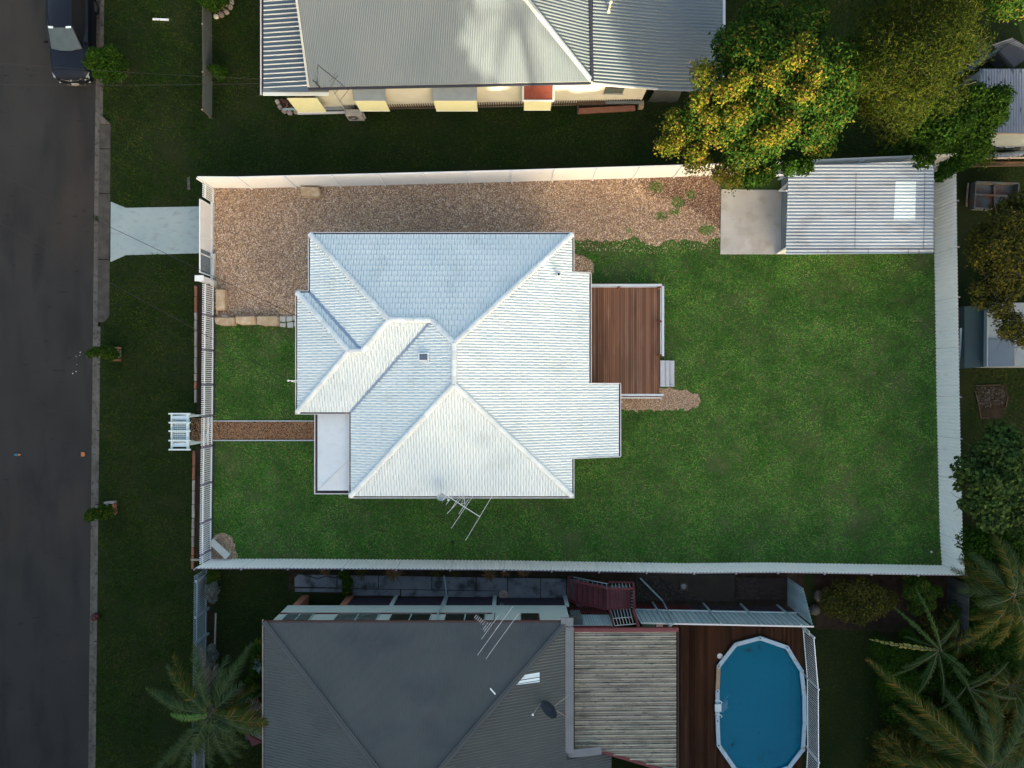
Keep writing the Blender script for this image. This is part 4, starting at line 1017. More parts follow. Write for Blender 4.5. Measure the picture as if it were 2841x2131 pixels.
# stations along the length: (dy from nose, half width, z bottom, z belt, z top, half width top)
SEC = [(0.0,.66,.42,.62,.70,.60),(.10,.80,.30,.70,.86,.70),(.35,.90,.26,.80,.98,.76),(.9,.93,.26,.88,1.05,.78),(1.28,.94,.26,.92,1.10,.79),(1.45,.94,.26,.95,1.14,.79)]
def section(dy, w, zb, zm, zt, wt, crown=.03):
    pts = [(-w*.96,zb),(-w,(zb+zm)/2),(-w,zm),(-wt,zt),(-wt*.5,zt+crown),(0,zt+crown*1.3),(wt*.5,zt+crown),(wt,zt),(w,zm),(w,(zb+zm)/2),(w*.96,zb)]
    return [(CX+x, CY0+dy, G0+z) for x, z in pts]
rings = [section(*s) for s in SEC]
for dy, w, zt, wt in [(1.75,.94,1.16,.80),(2.6,.94,1.12,.86),(4.2,.93,1.10,.86),(4.7,.88,1.0,.80)]:
    rings.append(section(dy, w, .28, 1.0, zt, wt, .01))
m = MB(); vs = [p for r_ in rings for p in r_]; k = 11; fs = []
for i in range(len(rings)-1):
    for j in range(k-1): fs.append((i*k+j, (i+1)*k+j, (i+1)*k+j+1, i*k+j+1))
    fs.append((i*k, i*k+k-1, (i+1)*k+k-1, (i+1)*k))
fs.append(tuple(range(k))); fs.append(tuple(range(len(vs)-1, len(vs)-1-k, -1)))
m.add(vs, fs).build('body', m_car, car, smooth=False, bevel=.012)
# cabin: windscreen, roof, side glass
zr = 1.72
def cp(x, dy, z): return (CX+x, CY0+dy, G0+z)
ws0 = [cp(-.74,1.34,1.15), cp(-.38,1.24,1.17), cp(0,1.21,1.18), cp(.38,1.24,1.17), cp(.74,1.34,1.15)]
ws1 = [cp(-.58,2.12,1.66), cp(-.30,2.08,1.69), cp(0,2.07,1.70), cp(.30,2.08,1.69), cp(.58,2.12,1.66)]
MB().add(ws0+ws1, [(i,i+1,i+6,i+5) for i in range(4)]).build('windscreen', m_cglass, car, smooth=True)
rf = MB(); rows = [(2.12,.60,1.67),(2.6,.63,1.74),(3.4,.63,1.75),(4.3,.60,1.70)]
vs = []
for dy, w, z in rows: vs += [cp(-w,dy,z-.05), cp(-w*.85,dy,z-.01), cp(-w*.4,dy-.02,z+.02), cp(0,dy-.03,z+.025), cp(w*.4,dy-.02,z+.02), cp(w*.85,dy,z-.01), cp(w,dy,z-.05)]
rf.add(vs, [(i*7+j, i*7+j+1, (i+1)*7+j+1, (i+1)*7+j) for i in range(3) for j in range(6)]).build('roof', m_car, car, smooth=True)
for s in (-1,1):
    q = [cp(s*.80,1.45,1.12), cp(s*.86,2.6,1.12), cp(s*.86,4.3,1.10), cp(s*.60,4.3,1.66), cp(s*.63,2.6,1.70), cp(s*.60,2.14,1.63)]
    MB().add(q, [tuple(range(6)) if s > 0 else tuple(range(5,-1,-1))]).build('side_window', m_carblk, car)
    MB().bar(cp(s*.77,1.33,1.15), cp(s*.60,2.13,1.67), .05, .05).build('pillar', m_car, car)
    MB().bar(cp(s*.60,2.2,1.74), cp(s*.60,4.2,1.76), .03, .03).build('roof_rail', m_carblk, car)
    mr = MB().hexa([cp(s*.92,1.72,1.08),cp(s*1.10,1.74,1.08),cp(s*1.10,1.60,1.08),cp(s*.92,1.62,1.08),cp(s*.92,1.72,1.24),cp(s*1.08,1.74,1.24),cp(s*1.08,1.60,1.22),cp(s*.92,1.62,1.22)])
    mr.build('mirror', m_carblk, car, bevel=.02)
    hl = MB().add([cp(s*.86,.28,.86), cp(s*.62,.02,.76), cp(s*.60,-.01,.66), cp(s*.84,.12,.68)], [(0,1,2,3) if s < 0 else (3,2,1,0)])
    hl.add([cp(s*.90,.36,.84), cp(s*.70,.10,.83), cp(s*.84,.10,.80)], [(0,1,2)])
    hl.build('headlight', m_lamp, car)
    MB().lathe(cp(s*.72,.02,.50), [(.04,-.02),(.055,0),(.03,.02)], 10).build('fog_light', m_lamp, car)
    MB().hexa([cp(s*.30,2.13,1.67),cp(s*.54,2.15,1.66),cp(s*.54,2.10,1.655),cp(s*.30,2.08,1.67),cp(s*.30,2.13,1.70),cp(s*.54,2.15,1.69),cp(s*.54,2.06,1.675),cp(s*.30,2.04,1.685)]).build('sun_visor', m_translu, car)
    MB().tube([cp(s*.15,1.18,1.17), cp(s*.55,1.30,1.175)], .010, 5).build('wiper', m_carblk, car)
    for dy in (.95, 3.75):
        t_ = MB(); n = 20; c = Vector(cp(s*.80,dy,.36)); ax = .11
        vs = [(c.x+dx, c.y+math.cos(2*math.pi*i/n)*.36, c.z+math.sin(2*math.pi*i/n)*.36) for dx in (-ax,ax) for i in range(n)]
        t_.add(vs, [(i,(i+1)%n,(i+1)%n+n,i+n) for i in range(n)]+[tuple(range(n-1,-1,-1)), tuple(range(n,2*n))]).build('wheel', m_carblk, car)
        c = c+Vector((s*.115,0,0)); vs = [(c.x, c.y+math.cos(2*math.pi*i/n)*.22, c.z+math.sin(2*math.pi*i/n)*.22) for i in range(n)]
        MB().add(vs, [tuple(range(n))]).build('rim', m_alum_dk, car)
gr = MB().hexa([cp(-.60,-.01,.55),cp(.60,-.01,.55),cp(.60,.06,.55),cp(-.60,.06,.55),cp(-.58,-.02,.72),cp(.58,-.02,.72),cp(.58,.06,.74),cp(-.58,.06,.74)]).build('grille', m_carblk, car)
MB().tube([cp(-.60,.10,.80), cp(-.3,-.02,.755), cp(0,-.05,.745), cp(.3,-.02,.755), cp(.60,.10,.80)], .014, 5).build('chrome_bar', m_chrome, gr)
MB().tube([cp(-.45,-.06,.36), cp(0,-.09,.35), cp(.45,-.06,.36)], .02, 5).build('lower_lip', m_chrome, car)
MB().hexa([cp(-.18,-.08,.42),cp(.18,-.08,.42),cp(.18,-.05,.42),cp(-.18,-.05,.42),cp(-.18,-.08,.53),cp(.18,-.08,.53),cp(.18,-.05,.53),cp(-.18,-.05,.53)]).build('number_plate', m_acw, car)
em = MB()
for a in (90, 210, 330):      # badge of three diamonds
    c = Vector((math.cos(R(a)), math.sin(R(a)))); pz_ = .80
    def ep(u, v): return cp(c.x*u - c.y*v, -.035+(c.y*u + c.x*v)*.8, pz_+(c.y*u + c.x*v)*.3)
    em.add([ep(0,0), ep(.035,-.02), ep(.07,0), ep(.035,.02)], [(0,1,2,3)])
em.build('badge', m_chrome, car)

# ------------------------------------------------------------ upper neighbour: long house with metal roofs
WIDE = [(i/6.0, .019*math.cos(2*math.pi*i/6.0)) for i in range(6)]
th = thing('neighbour_house', 'cream weatherboard house with grey corrugated metal roofs at the top of the photo', 'house', (-3,16,0))
ez = 3.0
e0, e1 = at(856,242,ez), at(1640,226,ez)
TT = .50
rd = Vector((e1.x-e0.x, e1.y-e0.y)).normalized(); rn = Vector((-rd.y, rd.x))
def zS(x, y): return ez + TT*((x-e0.x)*rn.x+(y-e0.y)*rn.y)
ridge_d = 5.2
w0 = e0.xy; w1 = e1.xy
rA = w0+rn*ridge_d; rB = w1+rn*ridge_d-rd*ridge_d
S1 = [tuple(w0), tuple(w1), tuple(rB), tuple(rA)]
msr = ribbed(S1, zS, math.atan2(rn.y,rn.x), SINE, .078)
mr_ = msr.build('main_roof', m_zinc, th)
def zEa(x, y): return ez + TT*(-(x-w1.x)*rd.x-(y-w1.y)*rd.y)
ribbed([tuple(w1), tuple(w1+rn*ridge_d*2), tuple(rB)], zEa, math.atan2(rd.y,rd.x), WIDE, .15).build('hip_roof', m_zinc, th)
def zNn(x, y): return ez + TT*(2*ridge_d-((x-w0.x)*rn.x+(y-w0.y)*rn.y))
ribbed([tuple(rA), tuple(rB), tuple(w1+rn*ridge_d*2), tuple(w0+rn*ridge_d*2)], zNn, math.atan2(rn.y,rn.x), SINE, .078).build('far_roof', m_zinc, th)
zr_ = ez+TT*ridge_d
MB().bar((w1.x,w1.y,ez+.03), (rB.x,rB.y,zr_+.03), .16, .03).build('hip_flashing', m_ridgelight, th)
MB().bar((w1.x+.06,w1.y+.06,ez+.02), (rB.x+.13,rB.y+.05,zr_+.02), .10, .03).build('hip_flashing', m_hood, th)
MB().bar((rA.x,rA.y,zr_+.03), (rB.x,rB.y,zr_+.03), .3, .03).build('ridge_flashing', m_ridgelight, th)
MB().bar((w0.x,w0.y,ez+.02), (rA.x,rA.y,zr_+.02), .09, .05).build('verge_flashing', m_ridgelight, th)
MB().bar((w0.x-.02,w0.y-.06,ez-.05), (w1.x,w1.y-.06,ez-.05), .10, .10).build('gutter', m_darktrim, th)
MB().bar((w1.x+.05,w1.y,ez+.03), (w1.x+rn.x*10.4+.05,w1.y+rn.y*10.4,ez+.03), .13, .08).build('dark_flashing', m_darktrim, th)
# lean-to roof on the right
lz0, lz1, lz2 = 2.88, 2.32, 2.05
l0 = at(1644,230,lz0); l1 = at(1825,245,lz1); l2 = at(2006,245,lz2)
yT_ = 25
zl = lambda x,y: lz0+(lz1-lz0)*(x-l0.x)/(l1.x-l0.x)
ribbed([(l0.x,l0.y),(l1.x,l0.y-.02),(l1.x,yT_),(l0.x+.05,yT_)], zl, 0, WIDE, .155).build('leanto_roof', m_zinc, th)
zl2 = lambda x,y: lz1-.02+(lz2-lz1)*(x-l1.x)/(l2.x-l1.x)
ribbed([(l1.x-.03,l0.y),(l2.x,l0.y),(l2.x,yT_),(l1.x-.03,yT_)], zl2, 0, WIDE, .155).build('leanto_roof', m_zincblue if False else m_zinc, th)
MB().bar((l0.x,l0.y-.04,lz0-.03), (l1.x,l0.y-.04,lz1-.03), .07, .10).build('barge_capping', m_ridgelight, th)
MB().bar((l1.x,l0.y-.04,lz1-.03), (l2.x,l0.y-.04,lz2-.03), .07, .08).build('barge_capping', m_hood, th)
MB().bar((l2.x+.05,l0.y,lz2-.04), (l2.x+.05,yT_,lz2-.04), .12, .10).build('gutter', m_gutter, th)
# verandah on the left
vz0, vz1 = 2.95, 2.68
v0 = at(731,262,vz1); v1 = at(858,262,vz0)
zv = lambda x,y: vz1+(vz0-vz1)*(x-v0.x)/(w0.x-v0.x)
tray = [(0,0),(.04,.045),(.14,.045),(.18,0)]
ribbed([(v0.x,v0.y+.15),(w0.x-.02,w0.y-.2),(w0.x-.02,24),(v0.x,24)], zv, 0, [(0,0)], .21).build('verandah_roof', m_zincblue, th)
yy = v0.y+.30; vr = th.children[-1] if False else None
vparent = [o for o in th.children if o.name.startswith('verandah_roof')][0]
while yy < 20:
    MB().bar((v0.x+.02,yy,zv(v0.x,0)+.022), (w0.x-.02+.0,yy,zv(w0.x,0)+.022), .032, .05).build('roof_rib', m_ribwhite, vparent)
    yy += .207
MB().bar((v0.x-.02,v0.y+.03,vz1-.0), (at(912,0,vz1).x,v0.y+.03,vz1+.0), .17, .05).build('lower_capping', m_ribwhite, th)
MB().bar((v0.x-.02,v0.y+.17,vz1+.03), (at(912,0,vz1).x,v0.y+.17,vz1+.03), .16, .03).build('lower_capping', m_zinc, th)
MB().bar((v0.x-.12,v0.y,vz1-.03), (v0.x-.12,24,vz1-.03), .05, .10).build('gutter', m_gutter, th)
MB().bar((v0.x-.05,v0.y,vz1-.07), (v0.x-.05,24,vz1-.07), .10, .03).build('gutter_channel', m_darktrim, th)
MB().hexa([(w0.x-.0,v0.y+.2,vz1-.1),(at(912,0,vz1).x,v0.y+.2,vz1-.1),(at(912,0,vz1).x,w0.y,vz1-.1),(w0.x,w0.y,vz1-.1),(w0.x,v0.y+.2,vz1),(at(912,0,vz1).x,v0.y+.2,vz1),(at(912,0,vz1).x,w0.y,vz1+.02),(w0.x,w0.y,vz1+.02)]).build('verandah_return_roof', m_zincblue, th)
# south wall, boards as real laps
yw = 13.50; xl, xr = w0.x-.05, at(1800,0,2.3).x
def ywx(x): return w0.y+.10+(x-w0.x)*rd.y/rd.x
m = MB(); z = .70
while z < 2.95:
    zt = min(z+.115, 2.95); xrr = xr if z < 2.15 else xr-(z-2.15)*4.4 if z < 2.9 else xr-3.2
    m.add([(xl,ywx(xl)-.018,z),(xrr,ywx(xrr)-.018,z),(xrr,ywx(xrr),zt),(xl,ywx(xl),zt),(xl,ywx(xl),z),(xrr,ywx(xrr),z)], [(0,1,2,3),(4,5,1,0)])
    z += .115
wall = m.build('weatherboards', m_creamwall, th)
MB().hexa([(xl,ywx(xl)+.01,0),(xr,ywx(xr)+.01,0),(xr,yw+8,0),(xl,yw+8,0),(xl,ywx(xl)+.01,2.2),(xr,ywx(xr)+.01,2.2),(xr,yw+8,2.2),(xl,yw+8,2.2)]).build('wall_core', m_creamwall, th)
# skirting slats
m0 = xl+1.6; i = 0
while m0 < xr-.1:
    if i < 300:
        MB().bar((m0,ywx(m0)-.02,.05),(m0,ywx(m0)-.02,.66),.02,.045).build('skirting_slat', m_brown, th)
    m0 += .115; i += 1
MB().bar((xl+1.4,ywx(xl)-.04,.30),(xr,ywx(xr)-.04,.30),.03,.10).build('skirting_rail', m_brown, th)
MB().bar((at(1680,0,.4).x,ywx(xr)-.10,.48),(at(1780,0,.4).x,ywx(xr)-.10,.48),.10,.14).build('skirting_board', m_zinc, th)
MB().bar((at(1602,0,.4).x,ywx(xr)-.08,.42),(at(1682,0,.4).x,ywx(xr)-.08,.42),.08,.14).build('skirting_board', m_brown, th)
MB().box(at(830,0,.1).x, at(955,0,.1).x, ywx(xl)-.03, ywx(xl)+.2, 0, .45).build('blue_grey_footing', m_hood, th)
# awnings
def awning(xa_, xb_, ytop, zt, zb, hm, full=False, lip=None):
    o_ = MB().hexa([(xa_,ywx(xa_),zt+.10),(xb_,ywx(xb_),zt+.10),(xb_,ytop,zt-.03),(xa_,ytop,zt-.03),(xa_,ywx(xa_),zt+.13),(xb_,ywx(xb_),zt+.13),(xb_,ytop,zt),(xa_,ytop,zt)][::-1]) 
    a = o_.build('window_awning', hm, th)
    MB().hexa([(xa_+.03,ytop+.03,zb),(xb_-.03,ytop+.03,zb),(xb_-.03,ytop+.045,zb),(xa_+.03,ytop+.045,zb),(xa_+.03,ytop+.03,zt-.04),(xb_-.03,ytop+.03,zt-.04),(xb_-.03,ytop+.045,zt-.04),(xa_+.03,ytop+.045,zt-.04)]).build('canvas_blind', m_blind, a)
    MB().bar((xa_+.03,ytop+.03,zb),(xb_-.03,ytop+.03,zb),.03,.03).build('blind_bar', m_ribwhite, a)
    for xx in (xa_+.02, xb_-.02): MB().bar((xx,ytop+.03,zt-.04),(xx,ywx(xx),zt-.02),.02,.02).build('awning_arm', m_ridgelight, a)
    return a
ya_ = 13.05
awning(at(978,0,2.5).x, at(1068,0,2.5).x, ya_, 2.33, 1.0, m_hood)
awning(at(1199,0,2.5).x, at(1323,0,2.5).x, ya_, 2.33, 1.0, m_hood)
a3 = awning(at(1453,0,2.5).x, at(1534,0,2.5).x, ya_+.02, 2.33, 1.05, m_redhood)
for xx in (1451,1536):
    x = at(xx,0,2.45).x; MB().bar((x,ya_+.01,2.33),(x,ywx(x),2.47),.09,.05).build('awning_edge', m_ridgelight, a3)
MB().bar((at(1450,0,2.4).x,ya_-.01,2.335),(at(1537,0,2.4).x,ya_-.01,2.335),.07,.05).build('awning_edge', m_ribwhite, a3)
xa_, xb_ = at(798,271,2.5).x, at(882,271,2.5).x
vb = MB().hexa([(xa_,13.04,.95),(xb_,13.04,.95),(xb_,13.055,.95),(xa_,13.055,.95),(xa_,13.04,2.62),(xb_,13.04,2.62),(xb_,13.055,2.62),(xa_,13.055,2.62)]).build('verandah_blind', m_blind, th)
MB().bar((xa_,13.04,.95),(xb_,13.04,.95),.03,.03).build('blind_bar', m_ribwhite, vb)
for (x, y) in ((v0.x+.35, 14.3), (v0.x+.12, 16.5), (v0.x+.12, 19.5)):
    MB().bar((x,y,0),(x,y,2.62),.10,.10).build('verandah_post', m_ribwhite, th)
MB().box(v0.x+.7, w0.x, 13.6, 22, .0, .35).build('verandah_floor', m_brown, th)
# right window
wz0, wz1 = 1.72, 2.08
xa_, xb_ = at(1678,0,1.9).x, at(1731,0,1.9).x; yq = ywx(xb_)-.03
wf = MB().box(xa_,xb_,yq-.03,yq,wz0-.25,wz1+.10).build('window', m_brown, th)
xm = (xa_+xb_)/2
for (u, v) in ((xa_+.05,xm-.04),(xm+.04,xb_-.05)): MB().box(u,v,yq-.04,yq-.025,wz0-.2,wz1+.05).build('pane', m_glassg, wf)
MB().bar((xa_-.04,yq-.05,wz0-.27),(xb_+.04,yq-.05,wz0-.27),.08,.03).build('sill', m_ridgelight, wf)
# pipes
MB().tube([(at(917,0,2.9).x,w0.y-.05,2.9), (at(948,0,.9).x,ywx(-8)-.06,.75), (at(952,0,.6).x,ywx(-8)-.06,.1)], .035, 8).build('downpipe', m_ridgelight, th)
MB().bar(at(826,315,.12), at(957,312,.12), .09, .09).build('pipe_cover', m_gutter, th)
MB().bar(at(786,303,.35), at(826,303,.35), .09, .05).build('blue_sill_board', m_pipe, th)
fl = thing('flue_pipe', 'thin pale flue pipe standing on the upper neighbour house roof', 'flue', at(1688,32,2.75))
zz_ = zl(at(1688,0,2.7).x,0)
MB().lathe((at(1688,32,zz_).x, at(1688,32,zz_).y, zz_), [(.10,0),(.05,.05),(.045,.75),(.07,.75),(.07,.84),(.02,.9)], 10).build('pipe', m_blind, fl)
# air conditioner
ac = thing('air_conditioner', 'boxy grey outdoor air conditioner unit standing against the cream wall', 'air conditioner', at(990,335,0))
z1_ = .78; b0 = at(958,303,z1_); b1 = at(1003,320,z1_)
MB().box(b0.x, b1.x+.02, b1.y, b0.y, .10, z1_).build('casing', m_acw, ac, bevel=.015)
n = 24; c = Vector(((b0.x+b1.x)/2-.08, b1.y-.006, .44))
for rr, mm, nm in ((.25,m_carblk,'fan_opening'),(.09,m_acw,'fan_hub')):
    yo = -.0 if nm == 'fan_opening' else -.012
    MB().add([(c.x+rr*math.cos(2*math.pi*k/n), c.y+yo, c.z+rr*math.sin(2*math.pi*k/n)) for k in range(n)], [tuple(range(n))]).build(nm, mm, ac)
for k in range(9):
    x = c.x-.24+k*.06; hh = math.sqrt(max(0,.25**2-(x-c.x)**2)); MB().bar((x,c.y-.015,c.z-hh),(x,c.y-.015,c.z+hh),.008,.008).build('guard_wire', m_acw, ac)
MB().box(b0.x+.02, b1.x, b1.y+.02, b0.y, 0, .10).build('base', m_acw, ac)
MB().tube([(b1.x+.05,b1.y+.12,.65),(b1.x+.09,b1.y+.06,.45),(b1.x+.06,b1.y+.1,.12)], .035, 7).build('pipework', m_acw, ac)
# garden bed stones at the verandah corner
gbed = thing('stone_edged_bed', 'curved row of pale edging stones round a leafy bed at the verandah corner', 'garden bed', at(790,300,0))
for (x, y, a) in [(770,283,60),(777,297,50),(788,308,35),(804,313,10),(822,310,-10)]:
    p = at(x,y,.12); d = Vector((math.cos(R(-a)),math.sin(R(-a)),0))
    MB().bar(p-d*.12+Vector((0,0,-.02)), p+d*.12+Vector((0,0,-.02)), .2, .2).build('edging_stone', m_edge, gbed, bevel=.04)
MB().prism([at(776,275), at(790,300), at(826,306), at(826,275)], 0, .04).build('bed_soil', m_soil, gbed)
pebbles('leaf_litter', [at(776,275), at(790,300), at(826,306), at(826,275)], 500, m_leaflit, .05, 50, (.02,.05), par=gbed)
bd = thing('brick_edged_bed', 'long red brown brick edged bed along the right end of the cream wall', 'garden bed', at(1680,302,0))
MB().bar(at(1602,309,.06), at(1762,300,.06), .26, .12).build('brick_border', m_brick, bd, bevel=.01)
MB().prism([at(1602,302), at(1602,290), at(1760,288), at(1760,296)], 0, .05).build('bed_soil', m_soil, bd)
MB().bar(at(1603,287,.15), at(1603,314,.15), .06, .3).build('end_timber', m_brown, bd)
tag(MB().box(at(1773,0,.4).x, at(1787,0,.4).x, at(0,296,.4).y, at(0,279,.4).y, 0, .4).build('tan_box', m_tan, bevel=.01), 'tan box tilted against the right end of the cream wall', 'box')
o = bpy.data.objects['tan_box']
tp = MB(); r5 = random.Random(5)
gx, gy = 9, 6; P00 = at(1795,292,.1); P11 = at(1905,250,2.0)
vs = []
for j in range(gy):
    for i in range(gx):
        u, v = i/(gx-1), j/(gy-1)
        vs.append((P00.x+(P11.x-P00.x)*u+.35*v*(1-u), P00.y+.15+(.75)*v*v*.9, .08+1.95*v+r5.uniform(-.03,.03)+.05*math.sin(u*14)))
tp.add(vs, [(j*gx+i, j*gx+i+1, (j+1)*gx+i+1, (j+1)*gx+i) for j in range(gy-1) for i in range(gx-1)])
tag(tp.build('dark_tarp', m_tarp, smooth=True), 'dark tarpaulin hanging below the lean-to roof beside the big tree', 'tarpaulin')
# antenna of the upper house : crop 760..1160 x 180..360 scale 5.53
def ac_(x, y, z): return at(760+x/5.53, 180+y/5.53, z)
zt = 5.0
aerial('tv_antenna', 'dark TV antenna on a long pole above the upper house eave', (ac_(885,170,zt), ac_(1140,385,zt)),
  [(ac_(855,265,zt),ac_(960,120,zt)), (ac_(885,290,zt),ac_(990,155,zt)), (ac_(905,215,zt),ac_(975,190,zt)), (ac_(880,350,zt-.1),ac_(935,265,zt)), (ac_(930,450,zt-.3),ac_(1045,300,zt)), (ac_(1010,560,zt-.3),ac_(1190,320,zt)), (ac_(915,240,zt),ac_(870,330,zt))],
  [ac_(660,320,3.0), ac_(672,0,4.4), ac_(885,170,zt-.02)], r=.010, mboom=m_alum_dk, mel=m_alum_dk)
MB().tube([ac_(700,340,3.0), ac_(650,280,3.5), ac_(600,238,3.7)], .03, 6).build('mast_bracket', m_alum_dk, th)
# chain wire fence at the front of the upper house
cf = thing('mesh_fence', 'low chain wire fence with grey green cloth in front of the upper house', 'fence', at(591,200,0))
m_cloth = mat('grey_green_shade_cloth', (.075,.095,.09), (.095,.115,.11), 6, .8)
pts = [(589,-60),(590,100),(591,229),(590,330)]
for (x, y) in pts[1:]:
    p = at(x,y); MB().tube([(p.x,p.y,0),(p.x,p.y,1.18)], .024, 8).build('fence_post', m_kerb, cf)
    MB().lathe((p.x,p.y,1.17), [(.035,0),(.04,.03),(.015,.05)], 8).build('post_cap', m_edge, cf)
for (a_, b_) in zip(pts[:-1], pts[1:]):
    a3, b3 = at(*a_), at(*b_)
    MB().tube([(a3.x,a3.y,1.14),(b3.x,b3.y,1.14)], .018, 6).build('top_rail', m_kerb, cf)
    MB().bar((a3.x,a3.y,.60),(b3.x,b3.y,.60),.008,1.02).build('mesh_panel', m_cloth, cf)
    MB().bar((a3.x-.10,a3.y-.02,.07),(b3.x-.10,b3.y+.02,.07),.10,.14).build('plinth_board', m_kerb, cf)
fb = thing('stone_edged_bed', 'rounded bed with cream edging stones at the top beside the mesh fence', 'garden bed', at(620,10,0))
for (x, y, a) in [(600,46,0),(615,42,-12),(629,34,-35),(639,20,-62),(643,6,-85),(642,-10,-95)]:
    p = at(x,y,.1); d = Vector((math.cos(R(-a)),math.sin(R(-a)),0))
    MB().bar(p-d*.11, p+d*.11, .19, .18).build('edging_stone', m_bench if a in (0,) else m_edge, fb, bevel=.035)
pebbles('bed_pebbles', [at(596,-30), at(594,40), at(618,36), at(632,20), at(636,-30)], 700, m_pebble, .02, 51, (.015,.035), par=fb)

# ------------------------------------------------------------ lower neighbour: dark roofed house
m_darkmaroon = mat('dark_maroon_gutter', (.045,.016,.018), None, rough=.6)
lh = thing('neighbour_house', 'lower neighbour house with a charcoal hipped roof and pale green wall', 'house', (-2,-15,0))
BZ = 4.6; tb = .38
nw = at(733,1726,BZ); ne = at(1572,1726,BZ)
bx0, bx1, by = nw.x, ne.x, nw.y
hd = (bx1-bx0)/2*.0+6.6
ridge_y = by-hd
zNb = lambda x,y: BZ+tb*(by-y)
rz_ = BZ+tb*hd
ribbed([(bx0,by),(bx1,by),(bx1-hd,ridge_y),(bx0+hd,ridge_y)], zNb, math.pi/2, SINE, .078).build('front_roof', m_roofdk, lh)
ribbed([(bx0,by),(bx0+hd,ridge_y),(bx0,by-2*hd)], lambda x,y: BZ+tb*(x-bx0), 0, WIDE, .125).build('left_roof', m_roofgr, lh)
ribbed([(bx1,by),(bx1-hd,ridge_y),(bx1,by-2*hd)], lambda x,y: BZ+tb*(bx1-x), 0, WIDE, .125).build('right_roof', m_roofgr, lh)
ribbed([(bx0,by-2*hd),(bx1,by-2*hd),(bx1-hd,ridge_y),(bx0+hd,ridge_y)], lambda x,y: BZ+tb*(y-(by-2*hd)), math.pi/2, SINE, .078).build('rear_roof', m_roofdk, lh)
xe_ = at(1700,0,4.2).x; ye_ = at(0,2098,4.3).y
ribbed([(bx1,ye_),(xe_,ye_),(xe_,by-2*hd),(bx1,by-2*hd)], lambda x,y: BZ+tb*(bx1-x)-.0, 0, WIDE, .125).build('right_roof', m_roofgr, lh)
for p, q in [((bx0,by,BZ),(bx0+hd,ridge_y,rz_)), ((bx1,by,BZ),(bx1-hd,ridge_y,rz_)), ((bx0+hd,ridge_y,rz_),(bx1-hd,ridge_y,rz_))]:
    MB().bar(Vector(p)+Vector((0,0,.03)), Vector(q)+Vector((0,0,.03)), .22, .03).build('hip_flashing', m_roofdk, lh)
    MB().bar(Vector(p)+Vector((0,0,.05)), Vector(q)+Vector((0,0,.05)), .05, .03).build('hip_flashing', m_roofgr, lh)
MB().bar((bx0-.05,by+.03,BZ-.02),(bx1-.1,by+.03,BZ-.02),.07,.08).build('gutter', m_darkmaroon, lh)
MB().bar((bx0-.06,by+.1,BZ-.03),(bx0-.06,by-14,BZ-.03),.05,.08).build('gutter', m_edge, lh)
MB().bar((bx0-.01,by+.05,BZ-.05),(bx0-.01,by-14,BZ-.05),.06,.05).build('gutter_channel', m_black, lh)
# wall
yw2 = -10.43; xl2, xr2 = -10.55, at(1577,0,3).x
wb = MB(); z = 1.62
while z < 4.3:
    zt2 = min(z+.17, 4.4)
    wb.add([(xr2,yw2+.016,z),(xl2,yw2+.016,z),(xl2,yw2,zt2),(xr2,yw2,zt2),(xr2,yw2,z),(xl2,yw2,z)], [(0,1,2,3),(4,5,1,0)])
    z += .17
wb.build('weatherboards', m_nwall, lh)
MB().box(xl2,xr2,yw2-7,yw2-.01,1.6,4.4).build('wall_core', m_nwall, lh)
MB().bar((xl2,yw2+.03,2.82),(at(1365,0,2.8).x,yw2+.03,2.82),.03,.12).build('sill_band', m_maroon, lh)
wx = [(785,862),(928,1048),(1080,1195),(1232,1347)]
for i, (a_, b_) in enumerate(wx):
    xa2, xb2 = at(a_,0,3.5).x, at(b_,0,3.5).x
    f = MB().box(xa2,xb2,yw2+.01,yw2+.05,2.92,4.36).build('window', m_pipe, lh)
    xm = (xa2+xb2)/2
    for j, (u, v) in enumerate(((xa2+.05,xm-.03),(xm+.03,xb2-.05))):
        MB().box(u,v,yw2+.045,yw2+.058,2.98,4.30).build('pane', (m_glassg if (i < 2) else m_glass), f)
xa2, xb2 = at(1445,0,3.5).x, at(1497,0,3.5).x
f = MB().box(xa2,xb2,yw2+.01,yw2+.05,2.85,4.0).build('window', m_maroon, lh)
MB().box(xa2+.04,xb2-.04,yw2+.045,yw2+.058,2.88,3.75).build('pane', m_glass, f)
# undercroft battens and posts
x = at(975,0,.8).x; i = 0
while x < xr2-.1:
    MB().box(x,x+.045,yw2-.06,yw2-.03,.25,1.6).build('batten', m_batt, lh); x += .085; i += 1
MB().box(at(970,0,1).x,xr2,yw2-.12,yw2-.08,.2,1.6).build('undercroft_wall', m_batt, lh)
for px in (1093,1235,1372,1570):
    x = at(px,0,.8).x; MB().box(x-.09,x+.09,yw2-.05,yw2+.03,0,1.62).build('stump', m_nwall, lh)
for (a_, b_) in (((800,1680),(850,1652)), ((945,1678),(975,1655))):
    p0 = at(*b_,.0); MB().box(p0.x-.20,p0.x+.12,yw2-.45,yw2+.02,0,1.55).build('brick_pier', m_brick, lh)
MB().box(xl2+.3, xr2, yw2-7, yw2-.5, 0, 1.55).build('undercroft_shade_wall', m_batt, lh)
